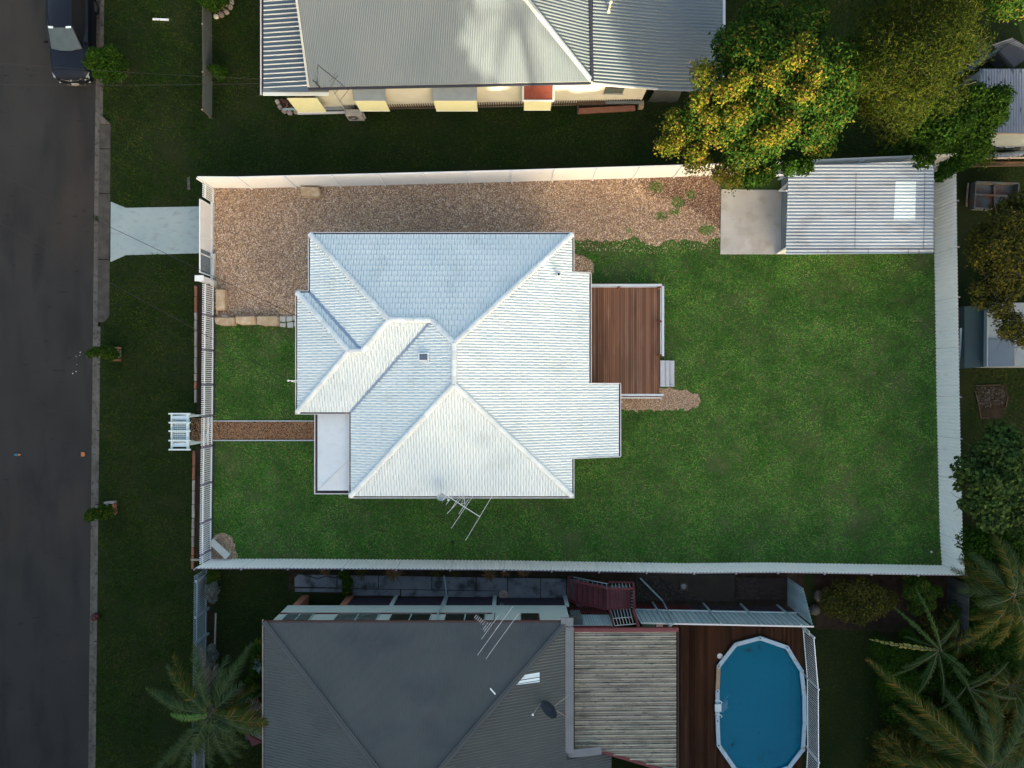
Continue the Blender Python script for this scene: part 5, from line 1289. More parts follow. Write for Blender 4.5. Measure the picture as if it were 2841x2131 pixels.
# pipes on the wall
MB().tube([at(1232,1597,.1), at(1239,1650,.1), at(1237,1652,.4), at(1216,1700,2.9), at(1213,1722,4.1)], .04, 8).build('downpipe', m_pipe, lh)
for tx in (1362,1388,1396):
    MB().tube([at(1395,1662,.05) + Vector((.02*(tx-1380)/10,0,0)), at(tx,1682,1.6)], .026, 6).build('waste_pipe', m_pipe, lh)
gy_ = thing('drain_gully', 'round pale concrete drain gully with a rusty grate below the waste pipes', 'drain', at(1397,1652,.03))
MB().lathe(at(1397,1650,.03), [(.24,0),(.24,.06),(.17,.08),(.10,.08)], 20).build('surround', m_conc_st if False else m_edge, gy_)
MB().lathe(at(1398,1649,.03), [(.07,.083),(.07,.09)], 12).build('grate', m_brick, gy_)
# concrete side path
pv = struct(MB().prism([at(800,1594), at(1636,1606), at(1636,1668), at(965,1664), at(965,1650), at(800,1640)], 0, .01).build('side_path', m_soil))
def slabp(pts): MB().prism([at(*p,.04) for p in pts], .0, .045).build('path_slab', m_conc_st, pv, bevel=.008)
xs = [818,935,1050,1198,1321,1408,1500,1572,1634]
for a_, b_ in zip(xs[:-1], xs[1:]):
    ta = 1594+ (a_-818)*.016; tb_ = 1594+(b_-818)*.016
    if a_ == 818: slabp([(a_+8,ta),(b_-1,tb_),(b_-1,tb_+34),(a_-1,ta+34),(a_-1,ta+10)])
    elif b_ > 1410: slabp([(a_+1,ta),(b_-1,tb_),(b_-1,1666),(a_+1,1664)])
    else: slabp([(a_+1,ta),(b_-1,tb_),(b_-1,tb_+36),(a_+1,ta+36)])
for a_, b_ in ((818,975),(978,1110),(1113,1238),(1242,1408)):
    ta = 1594+(a_-818)*.016
    slabp([(a_,ta+38),(b_,ta+40),(b_,ta+56 if a_ > 900 else ta+50),(a_,ta+56 if a_ > 900 else ta+48)])
# skylight sheet and dish on the right roof
zR = lambda x,y: BZ+tb*(bx1-x)
def onR(px, py, h=.0):
    p = at(px, py, 5)
    for _ in range(6): p = at(px, py, zR(p.x,p.y)+h)
    return p
sk = [onR(1449,1873), onR(1497,1865), onR(1497,1892), onR(1419,1902)]
ribbed([tuple(p.xy) for p in sk], lambda x,y: zR(x,y)+.012, 0, SINE, .078).build('skylight_sheet', m_translu, lh)
dd = onR(1522,1968,.55)
m_dishdk = mat('dark_blue_grey_dish', (.022,.032,.042), None, rough=.45)
dish('satellite_dish', 'large dark satellite dish on the charcoal roof', dd, .28, .55, (-.80,.15,.55), m_dishdk, onR(1478,1983,.9), tuple(onR(1532,1966,.02)))
dk = [o for o in bpy.data.objects if o.name.startswith('satellite_dish')][-1]
MB().tube([onR(1540,1958,.45), at(1594,1917,4.4)], .012, 5).build('stay', m_edge, dk)
MB().tube([onR(1540,1970,.45), at(1575,1990,4.6)], .012, 5).build('stay', m_edge, dk)
MB().tube([onR(1360,1910,.08), onR(1374,1926,.08)], .03, 5).build('roof_patch', m_translu, lh)
MB().bar((bx1+.12,by-.2,BZ+.03),(bx1+.12,ye_+.3,BZ+.0),.36,.05).build('box_flashing', m_flash, lh)
MB().bar((bx1-.25,by+.05,BZ+.06),(bx1+.28,by+.02,BZ+.06),.35,.05).build('box_flashing', m_flash, lh)
MB().bar(at(1575,2092,4.45), at(1668,2082,4.45), .34, .05).build('box_flashing', m_flash, lh)
# left stair top with slatted rail
ls = thing('front_stair', 'slatted white and maroon stair at the left of the charcoal roof, under the palm', 'stairs', at(700,1960,0))
for k in range(9):
    MB().bar(at(690+k*4.6,1935-k*0.0+ (k*2.2),1.6), at(676+k*6.2,1955+k*3.4,1.3), .035, .03).build('slat', m_nwall, ls)
for k in range(8):
    MB().bar(at(694+k*4.8,2022+k*3.0,1.6), at(702+k*4.6,2043+k*1.7,1.4), .035, .03).build('slat', m_nwall, ls)
MB().bar(at(690,2040,1.6), at(732,2062,1.6), .08, .10).build('rail', m_maroon, ls)
MB().bar(at(682,1948,.9), at(732,2056,.9), 1.2, .06).build('landing', m_maroon2, ls)
MB().box(at(690,0,.4).x, at(728,0,.4).x, at(0,2040,.4).y, at(0,1960,.4).y, 0, .85).build('stair_base', m_batt, ls)
tag(MB().tube([at(636,1950,.45), at(682,1912,.45)], .27, 14).build('dark_roll', m_brown), 'dark brown rolled mat lying between the palm and the charcoal roof', 'roll')
# antenna on the lower house: crop 1150..1500 x 1560..1850 scale 5.72
def zb(x, y, z): return at(1150+x/5.72, 1560+y/5.72, z)
zt = 6.2
el = [((945,890),(985,832)),((970,910),(1012,850)),((998,928),(1038,868)),((1025,948),(1063,890)),((1050,966),(1092,910)),((1078,992),(1125,935)),((1085,1070),(1168,955)),((1105,1100),(1215,955)),((1062,1220),(1330,850)),((1000,1475),(1375,955)),((1280,1080),(1560,705)),((1132,1535),(1550,955)),((1550,955),(1660,810))]
aerial('tv_antenna', 'TV antenna with many pale rods above the charcoal roof gutter', (zb(1085,950,zt), zb(1395,1165,zt)),
  [(zb(*a,zt), zb(*b,zt)) for a, b in el], [zb(1275,805,3.3), zb(1262,915,4.4), zb(1240,1030,zt-.03)], r=.010, mboom=m_alum_dk, group=None)

# ------------------------------------------------------------ patio roof, screen, deck, pool
pt = thing('patio_roof', 'mould stained cream ribbed patio roof between the charcoal roof and the pool deck', 'roof', at(1736,1900,0))
PZ = 4.15
a1, a2, a3, a4, a5 = at(1594,1750,PZ), at(1877,1750,PZ), at(1877,2180,PZ), at(1660,2083,PZ), at(1594,2083,PZ)
a3 = at(1877,2145,PZ)
zp = lambda x,y: PZ
ribp = [(0,0),(.05,.035),(.13,.035),(.18,0),(.34,0),(.37,.012),(.40,0),(.67,0),(.70,.012),(.73,0)]
ribbed([tuple(a1.xy), tuple(a2.xy), tuple(at(1877,2080,PZ).xy), tuple(a5.xy)], lambda x,y: PZ-.02*(x-a1.x), 0, ribp, .205).build('roof_sheet', m_stain, pt)
ribbed([tuple(a4.xy), tuple(at(1877,2080,PZ).xy), tuple(a3.xy)], lambda x,y: PZ-.02*(x-a1.x), 0, ribp, .205).build('roof_sheet', m_stain, pt)
yy = a1.y-.06
while yy > a4.y:
    MB().bar((a1.x,yy,PZ+.03),(a2.x,yy,PZ-.02*(a2.x-a1.x)+.03),.038,.05).build('roof_rib', m_stainrib, pt)
    MB().bar((a1.x,yy-.10,PZ+.012),(a2.x,yy-.10,PZ-.02*(a2.x-a1.x)+.012),.016,.025).build('roof_rib', m_stainrib, pt)
    yy -= .205
while yy > a3.y+.1:
    f_ = (a4.y-yy)/(a4.y-a3.y); xs_ = a4.x+(a3.x-a4.x)*f_
    MB().bar((xs_+.05,yy,PZ+.03-.02*(xs_-a1.x)),(a2.x,yy,PZ-.02*(a2.x-a1.x)+.03),.038,.05).build('roof_rib', m_stainrib, pt); yy -= .205
MB().bar((at(1586,0,4.1).x,at(0,1747,4.1).y,PZ-.03),(at(1882,0,4.1).x,at(0,1747,4.1).y,PZ-.08),.16,.16).build('fascia', m_maroon2, pt)
MB().bar(at(1592,2082,PZ-.03), at(1662,2082,PZ-.04), .12, .10).build('fascia', m_maroon, pt)
MB().bar(at(1660,2082,PZ-.04), at(1880,2147,PZ-.08), .12, .10).build('fascia', m_maroon, pt)
MB().bar(at(1881,1752,PZ-.07), at(1881,2140,PZ-.07), .05, .10).build('gutter', m_black, pt)
for px, py in ((1872,1760),(1872,1940),(1872,2110),(1620,1760)):
    p = at(px,py,PZ-.2); MB().box(p.x-.05,p.x+.05,p.y-.05,p.y+.05,0,PZ-.12).build('patio_post', m_maroon, pt)
pd = thing('pool_deck', 'dark oiled timber deck around the above ground pool', 'deck', at(2060,1900,0))
DZ = 1.4
POOL = [(2109,1771),(2184,1797),(2224,1862),(2232,1933),(2233,2007),(2228,2080),(2190,2130),(2112,2160),(2040,2135),(1994,2068),(1991,2000),(1991,1918),(1994,1849),(2041,1789)]
pool_in = [at(*p,1.5) for p in POOL]
dx0, dx1 = at(1795,0,DZ).x, at(2226,0,DZ).x; dy0, dy1 = at(0,2200,DZ).y, at(0,1729,DZ).y
nbd = 74; bw = (dx1-dx0)/nbd
def poly_y(P, x):
    ys = []
    for i in range(len(P)):
        a, b = P[i], P[(i+1)%len(P)]
        if (a.x <= x < b.x) or (b.x <= x < a.x): ys.append(a.y+(b.y-a.y)*(x-a.x)/(b.x-a.x))
    return (min(ys), max(ys)) if len(ys) >= 2 else None
c0 = sum(pool_in, Vector())/len(pool_in)
pool_out = [c0+(p-c0)*1.04 for p in pool_in]
for i in range(nbd):
    x0 = dx0+i*bw; xm = x0+bw/2; s = poly_y(pool_out, xm)
    segs = [(dy0,dy1)] if not s else [(dy0,s[0]),(s[1],dy1)]
    for (u, v) in segs:
        if v-u > .05: MB().box(x0+.003,x0+bw-.003,u,v,DZ-.03,DZ+rnd.uniform(-.003,.003)).build('deck_board', m_pooldeck, pd)
MB().box(dx0,dx1,dy1-.06,dy1-.01,0,DZ-.035).box(dx1-.06,dx1-.01,dy0,dy1-.08,0,DZ-.035).build('deck_skirt', m_brown, pd)
pool = thing('swimming_pool', 'above ground pool with dark blue water and pale blue coping', 'swimming pool', at(2110,1960,0))
n = len(POOL)
CP = [at(*p,1.52) for p in POOL]; cc = sum(CP, Vector())/n
for i in range(n):
    a, b = CP[i], CP[(i+1)%n]
    # mitred coping length
    def offp(j, d):
        p = CP[j]; q0 = CP[(j-1)%n]; q1 = CP[(j+1)%n]
        d1 = (p-q0).normalized(); d2 = (q1-p).normalized()
        n1 = Vector((d1.y,-d1.x,0)); n2 = Vector((d2.y,-d2.x,0))
        if n1.dot(p-cc) < 0: n1 = -n1; n2 = -n2
        bis = (n1+n2).normalized(); return p+bis*(d/max(.5,bis.dot(n1)))
    g = (b-a).normalized()*.012
    q = [offp(i,-.095)+g, offp(i,.095)+g, offp((i+1)%n,.095)-g, offp((i+1)%n,-.095)-g]
    MB().hexa([(v.x,v.y,1.46) for v in q]+[(v.x,v.y,1.52) for v in q]).build('coping', m_coprust if i == 11 else m_coping, pool, bevel=.008)
    j = offp(i,0); MB().lathe((j.x,j.y,1.50), [(.10,0),(.105,.03),(.07,.04)], 8).build('coping_joint', m_coping, pool)
    if i in (0,1,9,10,12,11): MB().box(j.x-.03,j.x+.03,j.y-.03,j.y+.03,1.535,1.548).build('joint_hole', m_black, pool)
inner = [cc+(p-cc)*.985 for p in CP]
MB().add([(p.x,p.y,1.46) for p in inner]+[(p.x,p.y,.1) for p in inner], [(i,(i+1)%n,(i+1)%n+n,i+n) for i in range(n)]+[tuple(range(n,2*n))]).build('liner', m_liner, pool)
MB().add([(p.x,p.y,1.40) for p in inner], [tuple(range(n-1,-1,-1))] if (inner[0].x*inner[1].y-inner[1].x*inner[0].y)<0 or True else []).build('water', m_water, pool)
MB().prism([tuple((cc+(p-cc)*1.0).xy) for p in CP], .0, .08).build('pool_base', m_brown, pool)
fl_ = random.Random(77); fm = MB()
for (lx, ly, sp_, nn_) in ((2075,1803,10,26),(2108,1796,8,8),(2030,2070,14,16),(2120,2100,26,14)):
    for k in range(nn_):
        c = at(lx+fl_.gauss(0,sp_*.5), ly+fl_.gauss(0,sp_*.4), 1.408); a = fl_.uniform(0,6.28); l = fl_.uniform(.02,.055)
        if poly_y(inner, c.x) and poly_y(inner, c.x)[0]+.1 < c.y < poly_y(inner, c.x)[1]-.1:
            fm.add([c+Vector((math.cos(a)*l,math.sin(a)*l,0)), c+Vector((-math.sin(a)*l*.4,math.cos(a)*l*.4,.002)), c-Vector((math.cos(a)*l,math.sin(a)*l,0)), c+Vector((math.sin(a)*l*.4,-math.cos(a)*l*.4,.002))], [(0,1,2,3)])
tag(fm.build('floating_leaves', m_soil), 'dark fallen leaves floating on the pool water', 'leaves', kind='stuff')
ld = thing('pool_ladder', 'white plastic ladder hooked over the left side of the pool', 'ladder', at(1992,1962,1.5))
for yy in (1948,1986):
    pts = [at(1984,yy-3,1.56), at(1986,yy-5,1.95), at(1996,yy-4,2.0), at(2003,yy+1,1.85), at(2001,yy+5,1.55)]
    MB().tube(pts, .022, 6).build('handrail', m_poolwhite, ld)
MB().prism([at(1983,1953,1.56), at(2001,1953,1.56), at(2001,1974,1.56), at(1983,1974,1.56)], 1.55, 1.60).build('platform', m_poolwhite, ld, bevel=.01)
for k in range(4):
    p = at(2004+k*4.2, 1966-k*4.0, 1.36-.10*k); MB().bar((p.x-.02,p.y-.20,p.z),(p.x+.02,p.y+.20,p.z),.06,.03).build('rung', m_translu, ld)
MB().bar(at(2004,1976,1.36), at(2021,1962,1.0), .03, .03).build('side_rail', m_translu, ld)
MB().bar(at(2004,1952,1.36), at(2021,1930,1.0), .03, .03).build('side_rail', m_translu, ld)
tag(MB().lathe(at(1997,1820,DZ), [(.13,0),(.135,.02),(.12,.03)], 20).build('skimmer_lid', m_bench), 'round cream skimmer lid set in the deck beside the pool', 'lid')
# privacy screen along the deck's upper edge
sc = thing('privacy_screen', 'long blue grey paling screen with maroon lower slats above the pool deck', 'screen', at(2000,1690,0))
ys = at(0,1672,0).y
def sline(px): return ys + (0 if px < 1900 else -(px-1900)*.0009)
x0s, x1s = at(1762,0,1.5).x, at(2218,0,1.5).x
nn = int((x1s-x0s)/.115)
for k in range(nn):
    x = x0s+k*.115
    yk = ys-(x-x0s)*.02
    MB().box(x,x+.098,yk-.012+(.02 if k%2 else 0),yk+(.02 if k%2 else 0),1.22,2.95).build('paling', m_screen, sc)
k2 = int((x1s-x0s)/.085)
for k in range(min(k2,140)):
    x = x0s+k*.085; yk = ys-(x-x0s)*.02
    MB().box(x,x+.045,yk-.012,yk+.0,.15,1.05).build('lower_slat', m_maroon if x < at(1915,0,.6).x else m_batt, sc)
MB().bar((x0s,ys+.02,1.12),(x1s,ys+.02-(x1s-x0s)*.02,1.12),.05,.09).build('middle_rail', m_screen, sc)
MB().bar((x0s,ys-.01,2.97),(x1s+.05,ys-.01-(x1s-x0s)*.02,2.97),.06,.05).build('top_cap', m_gutter, sc)
for px in (1845,1992,2100,2205):
    x = at(px,0,1.5).x-.3; yk = ys-(x-x0s)*.02
    MB().box(x-.04,x+.04,yk+.01,yk+.08,0,3.0).build('screen_post', m_pipe, sc)
# side return of the screen
for k in range(12):
    y0_ = ys-(x1s-x0s)*.02+.05+k*.115
    MB().box(x1s-.01,x1s+.005,y0_,y0_+.10,.05,2.95-.09*k).build('paling', m_screen, sc)
for k in range(20):
    x = at(1577,0,2).x + k*.115
    if x < at(1690,0,2).x: MB().box(x,x+.103,ys-.10,ys-.088,1.55,3.15).build('paling', m_screen, sc)
MB().bar((at(1577,0,3).x,ys-.09,3.2),(at(1694,0,3).x,ys-.09,3.2),.06,.08).build('maroon_cap', m_maroon, sc)
for k in range(18):
    x = at(1577,0,1).x+k*.10; MB().box(x,x+.05,ys-.06,ys-.05,.15,1.5).build('lower_slat', m_maroon, sc)
dp = thing('long_downpipe', 'pale blue pipe running diagonally from the fence to the patio roof', 'pipe', at(1777,1600,0))
MB().tube([at(1776,1604,.12), at(1838,1667,.12), at(1871,1728,3.0), at(1856,1738,3.4)], .045, 8).build('pipe', m_pipe, dp)
# stair with landing
sr_ = thing('maroon_staircase', 'maroon timber staircase with a landing and grey balusters behind the lower fence', 'stairs', at(1660,1650,0))
for k in range(7):
    z = .25+k*.17; xx = 1589+k*14.6; p = at(xx+7, 0, z)
    q0 = at(xx,1610+k*2.4,z); q1 = at(xx+15,1612+k*2.4,z); q2 = at(xx+15,1672+k*2.4,z); q3 = at(xx,1668+k*2.4,z)
    MB().prism([tuple(v.xy) for v in (q0,q1,q2,q3)], z-.04, z).build('tread', m_maroon2, sr_)
LZ = 1.5
for k in range(9):
    a_ = at(1683+k*7.4,1632,LZ); b_ = at(1689.6+k*7.4,1692,LZ); MB().box(a_.x,b_.x,b_.y,a_.y,LZ-.03,LZ).build('landing_board', m_maroon2, sr_)
def rl(p, q, z0, z1, m__=None, w=.09, nm='handrail', h=.05): MB().bar(at(*p,z0), at(*q,z1), w, h).build(nm, m__ or m_maroon, sr_)
rl((1590,1612),(1696,1634),1.25,2.45); rl((1696,1634),(1760,1633),2.45,2.45)
rl((1578,1598),(1580,1666),.2,.2,w=.12,nm='newel_board'); rl((1573,1667),(1682,1690),.35,1.5,w=.10,nm='stringer')
rl((1583,1600),(1690,1620),.3,1.5,w=.05,nm='stringer'); rl((1688,1615),(1757,1616),1.5,1.5,w=.08,nm='edge_board')
rl((1757,1616),(1762,1690),1.6,1.6,w=.09,nm='edge_board'); rl((1759,1633),(1758,1692),2.45,2.45,w=.08)
rl((1758,1692),(1772,1740),2.45,3.3,w=.14,nm='upper_stringer'); rl((1690,1692),(1703,1738),1.9,3.2,w=.14,nm='upper_stringer')
for k in range(8):
    f_ = k/7.0; b0_ = at(1594+f_*88,1602+f_*19,.3+1.15*f_); t0_ = at(1592+f_*92,1612+f_*21,1.2+1.15*f_)
    MB().bar(b0_, t0_, .045, .03).build('baluster', m_screen, sr_)
rl((1592,1601),(1686,1620),.75,1.95,m_screen,.03,'lower_rail',.03)
for k in range(6):
    b0_ = at(1698+k*9.6,1620,1.55); t0_ = at(1699+k*9.9,1632,2.4); MB().bar(b0_, t0_, .045, .03).build('baluster', m_screen, sr_)
for k in range(6):
    b0_ = at(1751,1642+k*8.5,1.55); t0_ = at(1757,1642+k*8.9,2.4); MB().bar(b0_, t0_, .045, .03).build('baluster', m_screen, sr_)
for k in range(7):
    b0_ = at(1695+k*8.6,1695-k*.7,1.75); c0_ = at(1701+k*8.6,1717-k*.6,2.5); d0_ = at(1706+k*8.6,1735-k*.6,3.0)
    MB().bar(b0_, c0_, .10, .03).build('gate_paling', m_screen, sr_); MB().bar(c0_, d0_, .02, .02).build('gate_rod', m_gutter, sr_)
rl((1699,1716),(1754,1712),2.5,2.5,m_gutter,.025,'gate_bar',.025); rl((1704,1736),(1764,1731),3.0,3.0,m_gutter,.03,'gate_bar',.03)
MB().box(at(1600,0,1).x,at(1750,0,1).x,at(0,1685,.1).y,at(0,1625,.1).y,0,.1).build('stair_footing', m_conc_st, sr_)
tag(MB().box(at(1587,0,3).x,at(1617,0,3).x,at(0,1736,3).y,at(0,1720,3).y,1.6,3.0).build('grey_cabinet', m_glassg), 'grey green cabinet under the maroon eave left of the staircase', 'cabinet')
tag(MB().lathe(at(1799,1730,2.0), [(.28,-.5),(.33,0),(.30,.03)], 14).build('green_tub', mat('dark_green_plastic',(.01,.06,.035),None,rough=.5)), 'dark green tub behind the screen near the patio roof', 'tub')
tag(MB().box(at(1820,0,2).x,at(1838,0,2).x,at(0,1737,2).y,at(0,1727,2).y,1.6,2.1).build('white_crate', m_edge), 'small pale crate beside the dark green tub', 'crate')
# ground finishes behind lower fence
struct(MB().sheet([at(1765,1585), at(2040,1595), at(2040,1668), at(1765,1665)], .010).build('bare_earth', mat('bare_brown_earth', (.040,.033,.024), (.026,.024,.018), 1.5, .95, bump=.02, bscale=20)))
tag(pebbles('dark_leaf_litter', [at(1766,1600), at(1850,1610), at(1960,1668), at(1766,1668)], 500, mat('dark_litter', (1,1,1), (.8,.8,.8), 2, .9, isl_cols=[(.02,.015,.012),(.03,.022,.018),(.045,.035,.03),(.012,.012,.010),(.08,.075,.07)]), .012, 61, (.02,.045)), 'dark fallen leaves and chips in the corner beside the staircase', 'leaf litter', kind='stuff')
pvv = struct(MB().sheet([at(2038,1600), at(2210,1605), at(2200,1690), at(2038,1690)], .012).build('brick_paving', m_soil))
for r_ in range(9):
    for c in range(15):
        x = 2041+c*11.3+(5.6 if r_%2 else 0); y = 1603+r_*6.6+ (c*.1)
        if x < 2196: 
            a_ = at(x,y); MB().box(a_.x,a_.x+.19,a_.y-.105,a_.y,.012,.045+rnd.uniform(-.004,.004)).build('paver', m_paver, pvv)
pc_ = thing('pit_cover', 'small round grey cover in the bare earth behind the lower fence', 'cover', at(1896,1626,0))
MB().lathe(at(1896,1626,.01), [(.13,0),(.13,.08),(.11,.09)], 16).build('lid', m_hood, pc_)
MB().box(at(1886,0).x,at(1907,0).x,at(0,1638).y,at(0,1616).y,.01,.06).build('surround', m_brown, pc_)
tag(MB().tube([at(1830,1602,.03), at(1850,1630,.03), at(1880,1652,.03), at(1935,1670,.03)], .025, 6).build('black_hose', m_black), 'black garden hose curving over the leaf litter', 'hose')
tag(MB().tube([at(828,1590,.08), at(850,1597,.08), at(880,1606,.08), at(905,1598,.08), at(930,1604,.08), at(936,1596,.08)], .018, 6).build('black_hose', m_black), 'coiled black hose at the left end of the stained side path', 'hose')
# pool safety fence on the right
pfn = thing('pool_fence', 'white tubular pool safety fence along the right edge of the pool deck', 'fence', at(2236,1900,0))
pbx = lambda y: np.interp(y, [1740,1880,2080,2140,2200], [2226,2238,2239,2236,2234])
Y0, Y1 = 1742, 2180; k = 0
yv = Y0
while yv < Y1:
    p = at(pbx(yv), yv, DZ); MB().bar((p.x,p.y,DZ),(p.x,p.y,2.68),.022,.022).build('bar', m_gutter, pfn); yv += 6.4
for z in (DZ+.08, 2.66):
    prev = None
    for yv in (1740,1880,2080,2140,2180):
        p = at(pbx(yv), yv, DZ)
        if prev: MB().bar((prev.x,prev.y,z),(p.x,p.y,z),.035,.035).build('rail', m_white, pfn)
        prev = p
for yv in (1742,1880,2075):
    p = at(pbx(yv), yv, DZ); MB().box(p.x-.035,p.x+.035,p.y-.035,p.y+.035,0,2.74).build('post', m_gutter, pfn)
sgn = thing('pool_sign', 'small yellow and blue safety sign on the pool fence', 'sign', at(2248,1756,2))
p = at(2236,1744,2.2); q = at(2236,1772,2.2)
MB().bar((p.x+.03,p.y,2.25),(p.x+.03,q.y+.25,2.25),.01,.55).build('board', m_translu, sgn)
MB().bar((p.x+.022,p.y-.08,2.30),(p.x+.022,q.y+.33,2.30),.008,.32).build('panel_yellow', mat('sign_yellow', (.42,.36,.10), None, rough=.6), sgn)
# picket fence of the lower neighbour
nf = thing('picket_fence', 'blue grey picket fence in front of the lower neighbour house', 'fence', at(578,1700,0))
k = 0
m_pick2 = mat('blue_grey_picket', (.20,.27,.32), (.25,.32,.36), 3, .6, obj=.08)
yv = 1577.0
while yv < 2160:
    p = at(576-(yv-1577)*.012, yv); w = .03; h = 1.5
    MB().add([(p.x-.01,p.y-w,.06),(p.x+.01,p.y-w,.06),(p.x+.01,p.y+w,.06),(p.x-.01,p.y+w,.06),(p.x-.01,p.y-w,h-.05),(p.x+.01,p.y-w,h-.05),(p.x+.01,p.y+w,h-.05),(p.x-.01,p.y+w,h-.05),(p.x-.01,p.y,h),(p.x+.01,p.y,h)],
             [(0,1,5,4),(3,7,6,2),(4,5,9,8),(6,7,8,9),(0,4,8,7,3),(1,2,6,9,5)]).build('picket', m_pick2, nf)
    yv += 5.6
a_, b_ = at(576,1577), at(569,2160)
for z in (.25,1.25): MB().bar((a_.x+.05,a_.y,z),(b_.x+.05,b_.y,z),.05,.07).build('fence_rail', m_pick2, nf)
for yv in (1590,1686,1757,1860,1990):
    p = at(577-(yv-1577)*.012, yv); MB().box(p.x+.02,p.x+.12,p.y-.05,p.y+.05,0,1.5).build('fence_post', m_pick2, nf)
struct(MB().prism([at(598,1700), at(602,1700), at(596,1900), at(592,1900)], 0, .08).build('bed_edging', m_edge))
struct(MB().sheet([at(578,1580), at(600,1580), at(592,1950), at(572,1950)], .007).build('fence_bed_soil', m_soil))

# ------------------------------------------------------------ back neighbour on the right
bs = thing('back_shed', 'blue grey corrugated shed roof at the upper right edge of the photo', 'shed', at(2790,280,0))
zq = 2.5
q1, q2, q3, q4 = at(2718,191,zq), at(2990,191,zq), at(2990,368,zq), at(2746,368,zq)
q4 = at(2718,368,zq)
m_bshed = mat('blue_grey_shed_roof', (.115,.15,.20), (.15,.18,.23), .8, .45, metal=.2, dirts=[((.02,.025,.03), 2.6, .60, .68, .8, (2.5,.6,1)), ((.02,.02,.025), 8, .66, .72, .8, (1.5,.5,1))])
ribbed([tuple(p.xy) for p in (q4,q3,q2,q1)], lambda x,y: zq, math.pi/2, [(i/6.0, .016*math.cos(2*math.pi*i/6.0)) for i in range(6)], .125).build('roof', m_bshed, bs)
MB().box(q1.x+.05,q2.x,q4.y+.04,q1.y-.05,0,2.45).build('wall', m_hood, bs)
MB().bar((q4.x,q4.y-.03,2.42),(q3.x,q4.y-.03,2.42),.05,.12).build('fascia', m_edge, bs)
jk = []
def junk(name, label, pts, z, h, mm, cat, bev=.02):
    return tag(MB().prism([tuple(at(*p,z+h).xy) for p in pts], z, z+h).build(name, mm, bevel=bev), label, cat)
m_foam = mat('grey_foam_sheet', (.085,.083,.085), (.065,.063,.066), 1.2, .8)
junk('grey_board', 'flat grey board lying near the upper right edge', [(2709,113),(2748,122),(2748,158),(2712,160)], .5, .08, m_foam, 'board')
junk('grey_crate', 'big slatted grey crate at the upper right edge of the photo', [(2752,124),(2810,105),(2860,135),(2800,168)], 0, .9, m_foam, 'crate')
junk('grey_mattress', 'tilted grey slab leaning over the crate at the right edge', [(2770,142),(2800,118),(2870,150),(2812,188)], .9, .25, m_foam, 'slab', .04)
for i in range(9):
    f_ = i/8.0; a_ = at(2754+f_*48,126+f_*38,.93); b_ = at(2810+f_*46,107+f_*28,.93)
    MB().bar(a_, b_, .07, .03).build('crate_slat', m_edge, bpy.data.objects['grey_crate'])
m_blsheet = mat('blue_grey_plastic_sheet', (.07,.10,.115), (.05,.075,.09), 2, .4)
tg = MB().hexa([at(2683,190,.5),at(2688,196,.5),at(2780,140,1.1),at(2776,133,1.1),at(2683,190,.55),at(2690,176,.62),at(2778,133,1.25),at(2776,131,1.15)]).build('folded_sheet', m_blsheet)
tag(tg, 'long folded blue grey sheet leaning left of the slatted crate', 'sheet')
for i, (x, y) in enumerate([(2665,200),(2690,214),(2700,186)]):
    junk('rubble_board', ['broken dark board in the pile nearest the olive tree','broken dark board in the pile touching the shed corner','broken dark board under the folded sheet'][i], [(x-14,y+6),(x,y-8),(x+14,y-2),(x+2,y+10)], .1+.1*i, .12, m_foam if i != 1 else m_brown, 'board', .01)
# foil ducts
m_foil = mat('crumpled_silver_foil', (.34,.38,.42), (.18,.20,.24), 7, .25, metal=.85, bump=.03, bscale=16)
for i, pts in enumerate([[(2712,412),(2722,395),(2750,400),(2800,403),(2850,398)], [(2712,414),(2735,428),(2770,434),(2810,430),(2850,424)]]):
    P_ = []
    for a, b in zip(pts[:-1], pts[1:]):
        for f_ in range(6): P_.append(at(a[0]+(b[0]-a[0])*f_/6, a[1]+(b[1]-a[1])*f_/6, .35))
    rs = [.17+.02*((k%2)*2-1) for k in range(len(P_))]
    tag(MB().tube(P_, rs, 12).build('foil_duct', m_foil, smooth=False), ['upper crumpled silver foil duct below the back shed','lower crumpled silver foil duct beside the timber boundary'][i], 'duct')
tag(MB().lathe(at(2697,426,0), [(.10,0),(.11,.25),(.04,.3)], 10).build('plastic_bottle', m_pipe), 'pale plastic bottle at the left end of the foil ducts', 'bottle')
tag(MB().box(at(2672,0,.2).x,at(2688,0,.2).x,at(0,425,.2).y,at(0,420,.2).y,0,.15).build('red_can', m_maroon), 'small dark red can left of the foil ducts', 'can')
bf = thing('timber_boundary', 'low dark timber boundary rails right of the lot corner', 'fence', at(2760,450,0))
for (y, m__, w) in ((441,m_edge,.05),(462,m_brown,.05)):
    MB().bar(at(2672,y,.7), at(2990,y-6,.7), w, .10).build('rail', m__ , bf)
for x in (2680,2735,2800,2860): MB().bar(at(x,446,.05), at(x,441,.75), .07, .07).build('post', m_brown, bf)
for k in range(14): MB().bar(at(2676+k*13,452,.35), at(2687+k*13,452,.35), .02, .5).build('board', m_brown, bf)
